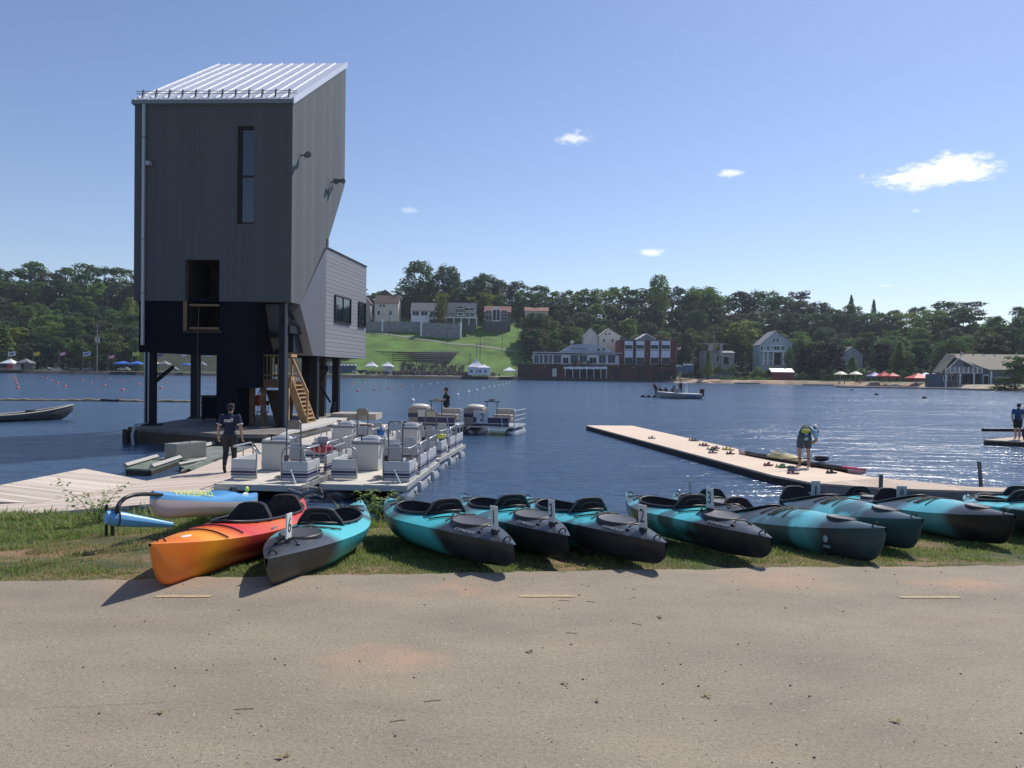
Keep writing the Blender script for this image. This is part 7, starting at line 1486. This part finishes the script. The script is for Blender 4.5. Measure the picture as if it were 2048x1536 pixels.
MB().box(3.75*.93-.1, 3.75*.93+.08, -.05, .05, KO.top(.93, 0)-.01, KO.top(.93, 0)+.008).build('sticker', mat('sticker_pink', (.55, .4, .45), .5), t)
# emblem on the first bow-forward kayak: added to its own tree
kb = [o for o in bpy.data.objects if o.get('label', '').startswith('first of the three bow')][0]; K_ = KB(); f = .19
MB().ell((f*3.2, K_.w(f)*.93, K_.sheer(f)-.10), (.035, .014, .035)).build('emblem', mat('emblem_pale_blue', (.35, .5, .55), .5), kb)
for k_ in range(2): MB().box(f*3.2-.045, f*3.2+.045, K_.w(f)*.88-.01, K_.w(f)*.88+.01, K_.sheer(f)-.165-.015*k_, K_.sheer(f)-.158-.015*k_).build('emblem', mat('emblem_pale_blue', (.35, .5, .55), .5), kb)

# outrigger canoe: white hull with blue deck, blue float, black bent arm
pn, pf = A(300, 1006, 7.9), A(512, 1003, 10.6); ax = pf-pn; ax.z = 0; L_ = ax.length; yaw = atan2(ax.y, ax.x)
t = thing('outrigger_canoe', 'white outrigger canoe with light blue deck, blue float and bent black arm', 'outrigger canoe', (pn.x, pn.y, pn.z-.17), yaw); t.rotation_euler = (0, math.asin((pn.z-pf.z)/L_), yaw)
HB, HW = mat('hull_sky_blue', (.10, .33, .62), .3), mat('hull_pinkish_white', (.66, .56, .56), .3)
rows, rowd = [], []
for i in range(41):
    f = i/40; w = .21*(1-abs(2*f-1)**2.6)+.025; s_ = .27+.03*abs(2*f-1)**2; k = .10*(1-min(1, f/.12))**2+.05*max(0, (f-.85)/.15)**2+(.0 if f > .02 else .05)
    rows.append([(f*L_, w*sin(a), k+(s_-.09-k)*(1-cos(a)**.8 if abs(a) < 1.57 else 1)) for a in [-pi/2+pi*j/12 for j in range(13)]])
    rowd.append([(f*L_, w*sin(a), s_-.09+(.09+.05*exp(-((f-.6)/.10)**2))*cos(a)**.6 if abs(a) < 1.57 else s_-.09) for a in [-pi/2+pi*j/12 for j in range(13)]])
mb = MB(); mb.grid(rows, flip=True); mb.add([rows[0][k] for k in range(13)], [tuple(range(13))]); mb.build('hull', HW, t, smooth=True); mb = MB(); mb.grid(rowd); mb.add([rowd[0][k] for k in range(13)], [tuple(range(13))]); mb.build('deck', HB, t, smooth=True)
text('lettering', 'VANGUARD', .115, mat('lettering_lime', (.60, .72, .10), .5), frame((.62, -.145, .275), (1, -.16, 0), (0, .55, .8)), t, ext=.002, sx=1.1)
MB().box(1.62, 1.78, -.13, -.1, .31, .36).build('footwell', RBLK, t); MB().ell((2.15, -.1, .34), (.05, .02, .04)).build('sticker', mat('lettering_lime', (.60, .72, .10), .5), t); MB().ell((2.0, -.15, .27), (.09, .015, .03)).build('sticker', WHT, t)
inv = t.matrix_basis.inverted(); a0 = inv @ A(212, 1035, 7.2); a1 = inv @ A(345, 1048, 7.7); d = (a1-a0); n = 18; rows = []
for i in range(n+1):
    f = i/n; p = a0+d*f+Vector((0, 0, -.01*f)); r = .068*(1-.62*max(0, f-.25)/.75)*(.9+.1*min(1, f/.08)); side_ = d.cross(Vector((0, 0, 1))).normalized()
    rows.append([tuple(p+side_*(r*.7*cos(a))+Vector((0, 0, r*1.05*sin(a)))) for a in [2*pi*j/12 for j in range(13)]])
mb = MB(); mb.grid(rows); mb.add([rows[0][k] for k in range(12)], [tuple(range(12))]); mb.add([rows[-1][k] for k in range(12)], [tuple(range(12))[::-1]]); mb.build('float', mat('float_sky_blue', (.14, .40, .68), .35), t, smooth=True)
q = [inv @ A(x, y, Y_) for x, y, Y_ in ((234, 1026, 7.25), (235, 1015, 7.25), (240, 1005, 7.3), (250, 996, 7.35), (266, 990, 7.45), (285, 988, 7.6), (310, 988.5, 7.9), (345, 992, 8.3), (380, 998, 8.6))]
pts = []
for a, b in zip(q, q[1:]): pts += [a.lerp(b, k/3) for k in range(3)]
pts.append(q[-1]); MB().tube(pts, .021, 8).build('outrigger_arm', RBLK, t, smooth=True)
c = a0+d*.17; ring = [tuple(c+(d.cross(Vector((0, 0, 1))).normalized())*(.054*cos(a))+Vector((0, 0, .075*sin(a)))) for a in [2*pi*j/16 for j in range(16)]]; MB().tube(ring, .006, 5, closed=True).build('lashing', CORD, t)
g = G(214, 1030, -.45); tt = thing('post_stub', 'two short black pipe stubs at the edge of the walkway', 'post', A(213, 1030, 8.6)); MB().tube([(0, 0, -.3), (0, 0, .12)], .018, 8).build('pipe', RBLK, tt); MB().tube([(.07, 0, -.3), (.07, 0, .07)], .022, 8).build('pipe', RBLK, tt)

# racing kayak at the dock with its paddle
p, q = G(1478, 897, DZ+.18), G(1730, 945, DZ+.05); ax = q-p; L_ = ax.length; t = thing('racing_kayak', 'long slim black racing kayak with yellow cockpit and pink tipped end at the dock', 'racing kayak', (p.x, p.y, DZ-.20), atan2(ax.y, ax.x)); rows = []
for i in range(41):
    f = i/40; w = .24*(1-abs(2*f-1)**1.8)+.02; rows.append([(f*L_, w*sin(a), .30-.22*cos(a)*(1-abs(2*f-1)**6*.6) if True else 0) for a in [-pi/2+pi*j/12 for j in range(13)]])
KR = ramp_mat('racing_kayak_paint', [(0, (.55, .40, .42)), (.075, (.55, .38, .40)), (.08, (.012, .012, .018)), (.90, (.012, .012, .018)), (.905, (.5, .38, .40)), (1, (.55, .35, .38))], L_, wob=0, rough=.2)
MB().grid(rows, flip=True).build('hull', KR, t, smooth=True)
rows = []
for i in range(41):
    f = i/40; w = .24*(1-abs(2*f-1)**1.8)+.02; rows.append([(f*L_, w*sin(a), .30+(.05+.10*exp(-((f-.42)/.12)**2))*cos(a)) for a in [-pi/2+pi*j/12 for j in range(13)]])
MB().grid(rows).build('deck', ramp_mat('racing_deck_paint', [(0, (.6, .1, .12)), (.05, (.7, .65, .65)), (.08, (.015, .015, .02)), (.30, (.015, .015, .02)), (.31, (.62, .54, .22)), (.60, (.62, .54, .22)), (.61, (.02, .02, .03)), (.86, (.02, .02, .03)), (.87, (.5, .03, .08)), (1, (.5, .05, .1))], L_, wob=0, rough=.25), t, smooth=True)
MB().tube([(L_*(.40+.10*cos(a)), .15*sin(a), .43-.03*cos(a)) for a in [2*pi*k/20 for k in range(20)]], .02, 6, closed=True).build('coaming', mat('cream_rim', (.75, .68, .5), .4), t); MB().ell((L_*.40, 0, .41), (L_*.09, .14, .04)).build('cockpit', RBLK, t)
pp = thing('paddle', 'black wing paddle resting across the racing kayak', 'paddle', A(1600, 918, p.y*.55+q.y*.45)); b0 = A(1612, 918, 21.6)-pp.location; b1 = A(1634, 917, 22.0)-pp.location
MB().tube([A(1560, 918, 21.0)-pp.location, b1], .016, 6).build('shaft', RBLK, pp); MB().ell(tuple((b1+Vector((.12, 0, 0)))), (.24, .05, .09)).build('blade', RBLK, pp, smooth=True)
# sandals left on the dock
SC = {'dark': (.05, .04, .045), 'plum': (.20, .06, .12), 'green': (.06, .25, .15), 'yellow': (.55, .5, .12), 'grey': (.2, .22, .25), 'brown': (.16, .09, .06)}
def shoe(px, py, c, label, rz, sc=1.0):
    g = G(px, py, DZ+.012); t = thing('shoe', label, 'shoe', g, rz, 'shoes and sandals left on the floating dock'); out_ = [(-.13*sc, -.035), (-.1*sc, -.045), (0, -.04), (.1*sc, -.055), (.15*sc, -.03), (.15*sc, .03), (.1*sc, .05), (0, .04), (-.1*sc, .045), (-.13*sc, .03)]
    MB().prism(out_, 0, .03).build('sole', mat('sole_'+c, tuple(x*.6 for x in SC[c]), .8), t); MB().tube([(.0, -.05, .03), (.03, -.02, .085), (.06, 0, .09), (.03, .02, .085), (.0, .05, .03)], .022, 6).tube([(-.08*sc, -.045, .03), (-.1*sc, 0, .08), (-.08*sc, .045, .03)], .016, 6).build('upper', mat('upper_'+c, SC[c], .8), t)
for px, py, c, lab, rz in ((1303, 877, 'grey', 'small grey sandal farthest out on the dock, lying alone', .2), (1384, 881, 'brown', 'brown sandal in front of the middle of the dock', .1), (1389, 882, 'dark', 'dark sandal touching the brown one', -.2), (1405, 891, 'plum', 'plum sandal of the second pair', .1), (1411, 892, 'brown', 'brown sandal of the second pair', .3),
      (1422, 899, 'green', 'green sandal in the cluster before the kayak bow', -.3), (1428, 901, 'dark', 'dark sandal right of the green one in the cluster', .2), (1432, 897, 'plum', 'plum sandal at the back of the cluster', .5), (1425, 906, 'grey', 'single grey shoe just below the cluster', .1), (1452, 899, 'yellow', 'yellow flip flop left of its twin by the kayak bow', .2), (1459, 900, 'yellow', 'yellow flip flop closest to the kayak bow', -.2), (1460, 908, 'brown', 'brown sandal below the yellow flip flops', .3),
      (1536, 931, 'plum', 'plum sandal on the left of the last shoe heap', .3), (1561, 934, 'yellow', 'yellow clog in the last shoe heap', 0), (1566, 935, 'green', 'green clog touching the yellow one', .4), (1585, 947, 'plum', 'pinkish shoe left of the bending man feet', -.2), (1662, 946, 'dark', 'black sandal right of the bending man', .2)): shoe(px, py, c, lab, rz, 1.15)
g = gear('backpack', 'grey blue bag on the dock at the bending man feet', 'bag', tuple(G(1583, 942, DZ)), mat('bag_grey', (.12, .16, .2), .7), (.14, .12, .10))

# ------------------------------------------------------------ people
SK, HR = mat('skin', (.42, .25, .17), .55), mat('hair', (.020, .014, .010), .6)
def remesh(mb, name, m, parent, vox, smooth_it=4):
    me = bpy.data.meshes.new(name); me.from_pydata(mb.v, [], mb.f); o = bpy.data.objects.new(name, me); COL.objects.link(o)
    md = o.modifiers.new('r', 'REMESH'); md.mode = 'VOXEL'; md.voxel_size = vox; md2 = o.modifiers.new('s', 'SMOOTH'); md2.iterations = smooth_it; md2.factor = .5
    me2 = evalmesh(o); bpy.data.objects.remove(o); me2.name = name; me2.materials.clear(); me2.materials.append(m); me2.polygons.foreach_set('use_smooth', [True]*len(me2.polygons))
    q = bpy.data.objects.new(name, me2); COL.objects.link(q); q.parent = parent; return q
def limb(mb, pts, rs, seg=12):
    for p, r in zip(pts, rs): mb.ell(tuple(p), (r, r, r), su=12, sv=8)
    for (a, b), (ra, rb) in zip(zip(pts, pts[1:]), zip(rs, rs[1:])): mb.tube([a, b], [ra, rb], seg)
def hand(mb, wr, d, side_v, r=1.0):
    """palm with four fingers and a thumb, slightly curled"""
    d = Vector(d).normalized(); s = Vector(side_v).normalized(); n = d.cross(s); wr = Vector(wr)
    for k in range(4): a = wr+s*(.027-.018*k); mb.tube([a*1.0, a+d*.085*r], [.013, .013], 6)
    mb.ell(tuple(wr+d*.045), (.032, .03, .04), su=8, sv=6)
    for k, l in enumerate((.07, .08, .075, .058)):
        a = wr+s*(.03-.02*k)+d*.08; b = a+d*l*.55+n*.012; c = b+d*l*.35+n*.03; mb.tube([a, b, c], [.0105, .0095, .008], 6)
    a = wr+s*.03+d*.02; mb.tube([a, a+s*.03+d*.03+n*.01, a+s*.035+d*.065+n*.02], [.013, .011, .009], 6)
def head(mb, c, fwd, up=(0, 0, 1), s=1.0):
    f = Vector(fwd).normalized(); u = Vector(up); u = (u-f*u.dot(f)).normalized(); r = f.cross(u); R3 = Matrix((r, f, u)).transposed().to_4x4(); M_ = Matrix.Translation(c) @ R3 @ Matrix.Scale(s, 4)
    mb.ell((0, -.005, .025), (.074, .094, .098), 0, M_, 14, 10); mb.ell((0, .022, -.055), (.055, .062, .062), 0, M_, 12, 8); mb.ell((0, .098, -.012), (.013, .020, .024), 0, M_, 8, 6)
    for x in (-1, 1): mb.ell((x*.076, -.005, -.005), (.010, .02, .032), 0, M_, 8, 6); mb.ell((x*.03, .082, .028), (.018, .012, .008), 0, M_, 6, 5)
    mb.ell((0, .082, -.058), (.024, .013, .009), 0, M_, 8, 5); return M_
def face_bits(M_, parent, hm):
    mb = MB()
    for x in (-1, 1): mb.ell((x*.031, .086, .010), (.011, .007, .006), 0, M_, 6, 5)
    mb.build('eye', mat('eye_dark', (.02, .015, .012), .3), parent); MB().ell((0, .093, -.060), (.021, .006, .005), 0, M_, 6, 5).build('mouth', mat('lip', (.28, .12, .10), .5), parent)
def hair_mesh(M_, parent, m, long=False):
    mb = MB(); mb.ell((0, -.018, .040), (.084, .100, .094), 0, M_, 14, 10); mb.ell((0, -.05, -.01), (.075, .062, .075), 0, M_, 12, 8)
    for k in range(26 if long else 12): a = k*2.4; mb.ell((.07*cos(a), -.02+.08*sin(a), .05+.05*sin(k*1.7)), (.028, .028, .028), 0, M_, 6, 5)
    return remesh(mb, 'hair', m, parent, .009, 2)
def person(label, loc, rz, J, shirt, shorts, hair=HR, hat=None, shoes=None, sleeve=True, skinm=SK, longpants=False, vox=.011, hands=True, scale=1.0, longhair=False, group=None):
    t = thing('person', label, 'person', loc, rz, group); t.scale = (scale,)*3; V3 = {k: Vector(v) for k, v in J.items() if isinstance(v, tuple) and len(v) == 3}
    mb = MB(); pel, ch, nk, hd = V3['pelvis'], V3['chest'], V3['neck'], V3['head']; up = (ch-pel).normalized(); sv = Vector(J.get('side', (1, 0, 0)))
    belly = pel.lerp(ch, .5)
    for p, rx, d_ in ((pel, .155, .115), (belly, .14, .105), (ch, .165, .115)): mb.ell(tuple(p), (rx, d_, .13))
    limb(mb, [pel, belly, ch], [.115, .105, .115]); limb(mb, [ch, nk, hd], [.09, .055, .055])
    for s in 'LR':
        sh, el_, wr = V3['sh'+s], V3['el'+s], V3['wr'+s]; hp, kn, an = V3['hip'+s], V3['kn'+s], V3['an'+s]; toe = V3['toe'+s]
        limb(mb, [ch.lerp(sh, .3), sh], [.09, .062]); limb(mb, [sh, sh.lerp(el_, .5), el_, el_.lerp(wr, .35), wr], [.058, .052, .040, .039, .026]); limb(mb, [hp, hp.lerp(kn, .45), kn, kn.lerp(an, .35), an], [.092, .080, .055, .056, .036])
        limb(mb, [an+Vector((0, 0, -.03)), toe], [.036, .026]); mb.ell(tuple(an+(an-toe)*.18+Vector((0, 0, -.045))), (.032, .036, .028))
        if hands: dd = (wr-el_).normalized(); hand(mb, wr, dd, J.get('thumb'+s, (0, 1, 0)))
    M_ = head(mb, hd, J['face'], J.get('up', (0, 0, 1))); remesh(mb, 'body', skinm, t, vox); face_bits(M_, t, hair)
    # shirt
    mb = MB()
    for p, rx, d_ in ((pel+up*.02, .172, .135), (belly, .162, .125), (ch, .185, .135)): mb.ell(tuple(p), (rx, d_, .13))
    limb(mb, [pel+up*.0, belly, ch], [.135, .125, .132]); limb(mb, [ch+up*.03, nk-up*.03], [.10, .07])
    for s in 'LR':
        sh, el_ = V3['sh'+s], V3['el'+s]; limb(mb, [ch.lerp(sh, .3), sh], [.095, .068]); e = sh.lerp(el_, .72 if sleeve else .3); mb.tube([sh, e], [.068, .062], 12)
    so = remesh(mb, 'shirt', shirt, t, .013, 3)
    mb = MB(); mb.ell(tuple(pel), (.175, .135, .12)); lim = .98 if longpants else .82
    for s in 'LR':
        hp, kn, an = V3['hip'+s], V3['kn'+s], V3['an'+s]; e = hp.lerp(kn, lim); mb.ell(tuple(hp), (.108, .108, .1)); mb.tube([hp, e], [.108, .092 if not longpants else .072], 12)
        if longpants: limb(mb, [kn, kn.lerp(an, .35), an.lerp(kn, .08)], [.070, .068, .05])
    remesh(mb, 'trousers' if longpants else 'shorts', shorts, t, .013, 3)
    if shoes:
        for s in 'LR': an, toe = V3['an'+s], V3['toe'+s]; mb = MB(); mb.ell(tuple(an+(an-toe)*.15+Vector((0, 0, -.04))), (.042, .045, .042)); limb(mb, [an+Vector((0, 0, -.045)), toe], [.044, .038]); remesh(mb, 'shoe', shoes, t, .012, 2)
    if hat:
        o = MB().ell((0, -.01, .055), (.088, .105, .085), 0, M_, 14, 8).build('cap', hat, t, smooth=True); MB().ell((0, .10, .045), (.07, .07, .010), 0, M_, 12, 6).build('brim', mat('brim_dark', (.03, .035, .05), .6), o); MB().ell((0, -.035, -.01), (.078, .075, .07), 0, M_, 12, 8).build('hair', hair, t)
    else: hair_mesh(M_, t, hair, longhair)
    return t, so
NV = mat('shirt_navy', (.012, .018, .05), .8); KH = mat('trousers_dark', (.030, .030, .034), .8); BK = mat('clothes_black', (.012, .012, .014), .8)
# man walking away along the walkway (faces +Y)
g = G(459, 944, DZ)
J = dict(pelvis=(0, 0, .95), chest=(.0, .02, 1.30), neck=(0, .03, 1.50), head=(.01, .05, 1.63), shL=(-.20, .02, 1.42), shR=(.20, .02, 1.42), elL=(-.27, -.04, 1.15), elR=(.27, -.02, 1.15), wrL=(-.285, .02, .91), wrR=(.285, .05, .91), hipL=(-.09, 0, .92), hipR=(.09, 0, .92), knL=(-.10, .02, .50), knR=(.085, .10, .50), anL=(-.06, -.26, .18), anR=(.09, .12, .09), toeL=(-.06, -.20, .03), toeR=(.10, .26, .03), face=(.12, 1, -.05), thumbL=(0, 1, 0), thumbR=(0, 1, 0))
t, so = person('man in a navy staff shirt and dark trousers walking away on the walkway', (g.x, g.y, DZ), radians(6), J, NV, KH, longpants=True, shoes=BK)
text('lettering', 'staff', .135, mat('shirt_print', (.6, .62, .66), .7), frame((0, -.140, 1.33), (1, 0, 0), (0, -.12, 1)), t, ext=.006)
for s_, x in ((-1, -.253), (1, .253)): MB().tube([(x, -.025, 1.235), (x+s_*.006, -.03, 1.215)], [.078, .077], 14).build('cuff', mat('cuff_white', (.6, .6, .62), .7), t)
# bending man on the floating dock, seen from behind and to the side
g = G(1608, 935, DZ)
J = dict(pelvis=(0, -.02, .92), chest=(.16, .26, 1.13), neck=(.24, .42, 1.14), head=(.30, .52, 1.09), shL=(.0, .34, 1.17), shR=(.34, .28, 1.10), elL=(.03, .48, .90), elR=(.40, .36, .84), wrL=(.02, .42, .68), wrR=(.24, .40, .66), hipL=(-.10, 0, .88), hipR=(.10, 0, .88), knL=(-.13, .04, .50), knR=(.13, .03, .50), anL=(-.14, -.02, .09), anR=(.12, -.06, .09), toeL=(-.16, .14, .03), toeR=(.16, .10, .03), face=(.25, .45, -.85), up=(.5, .8, .4), thumbL=(1, 0, 0), thumbR=(-1, 0, 0))
J.update(chest=(.17, .16, 1.07), neck=(.29, .20, 1.13), head=(.40, .23, 1.10), shL=(.10, .33, 1.10), shR=(.33, .02, 1.03), elL=(.18, .42, .84), elR=(.38, .06, .78), wrL=(.14, .36, .66), wrR=(.24, .20, .64), face=(.6, .15, -.8), up=(.8, .2, .5), side=(.2, 1, 0))
t, so = person('man bending over on the floating dock in a light blue shirt and slate shorts', (g.x, g.y, DZ), radians(4), J, mat('shirt_light_blue', (.22, .48, .62), .8, var=.5, vscale=4), mat('shorts_slate', (.05, .075, .10), .8), hat=mat('cap_white', (.66, .62, .66), .7))
MB().tube([(-.03, -.07, .99), (.10, .10, 1.10)], [.165, .15], 16).build('waist_belt', BK, t); MB().ell((-.03, -.13, 1.07), (.15, .07, .06)).build('waist_pack', mat('pack_lime', (.35, .42, .06), .7), t, smooth=True)
# man standing at the far right dock, head down
g = G(2035, 879, DZ)
J = dict(pelvis=(0, 0, .93), chest=(.0, .0, 1.28), neck=(.03, .04, 1.48), head=(.06, .07, 1.59), shL=(-.19, .0, 1.40), shR=(.19, .02, 1.40), elL=(-.22, .05, 1.12), elR=(.24, .04, 1.12), wrL=(-.16, .16, .92), wrR=(.22, .10, .88), hipL=(-.09, 0, .90), hipR=(.09, 0, .90), knL=(-.09, .02, .49), knR=(.09, .03, .49), anL=(-.09, 0, .09), anR=(.08, 0, .09), toeL=(-.10, .14, .03), toeR=(.10, .14, .03), face=(.5, .6, -.4), thumbL=(0, 1, 0), thumbR=(0, 1, 0))
person('man in a dark blue shirt and black shorts looking down on the right edge dock', (g.x, g.y, DZ), radians(-10), J, mat('shirt_dark_blue', (.02, .06, .16), .8), BK, scale=.93)
gear('bag', 'black round bag at the edge of the photo by the standing man', 'bag', tuple(G(2051, 880, DZ)), BLK, (.16, .2, .32))
# man on the far pontoon boat, turned to the left
g = A(893, 815, 35.6)
J = dict(pelvis=(0, 0, .93), chest=(.0, .0, 1.28), neck=(-.02, .0, 1.48), head=(-.04, .0, 1.60), shL=(-.02, -.17, 1.40), shR=(.02, .17, 1.40), elL=(-.06, -.22, 1.14), elR=(-.04, .22, 1.14), wrL=(-.28, -.16, 1.10), wrR=(-.28, .14, 1.10), hipL=(0, -.09, .90), hipR=(0, .09, .90), knL=(0, -.09, .49), knR=(0, .09, .49), anL=(0, -.09, .09), anR=(0, .08, .09), toeL=(-.14, -.10, .03), toeR=(-.14, .10, .03), face=(-1, -.15, -.15), thumbL=(0, 0, 1), thumbR=(0, 0, 1))
person('man with curly dark hair in black standing aboard the far left pontoon boat', (g.x, g.y, -1.4+.52), 0, J, BK, BK, longhair=True, longpants=True, scale=1.0)

# ------------------------------------------------------------ air
hz = MB().box(-1700, 1700, -80, 3600, -7, 75).build('haze', mat('haze_air')); tag(hz, 'thin bluish summer haze over the lake and far shore', kind='stuff')
m = MATS['haze_air']; t = m.node_tree; t.nodes.clear(); o_ = t.nodes.new('ShaderNodeOutputMaterial'); v = t.nodes.new('ShaderNodeVolumePrincipled')
v.inputs['Color'].default_value = (.75, .85, 1, 1); v.inputs['Density'].default_value = .00015; v.inputs['Anisotropy'].default_value = .3; t.links.new(v.outputs[0], o_.inputs['Volume'])
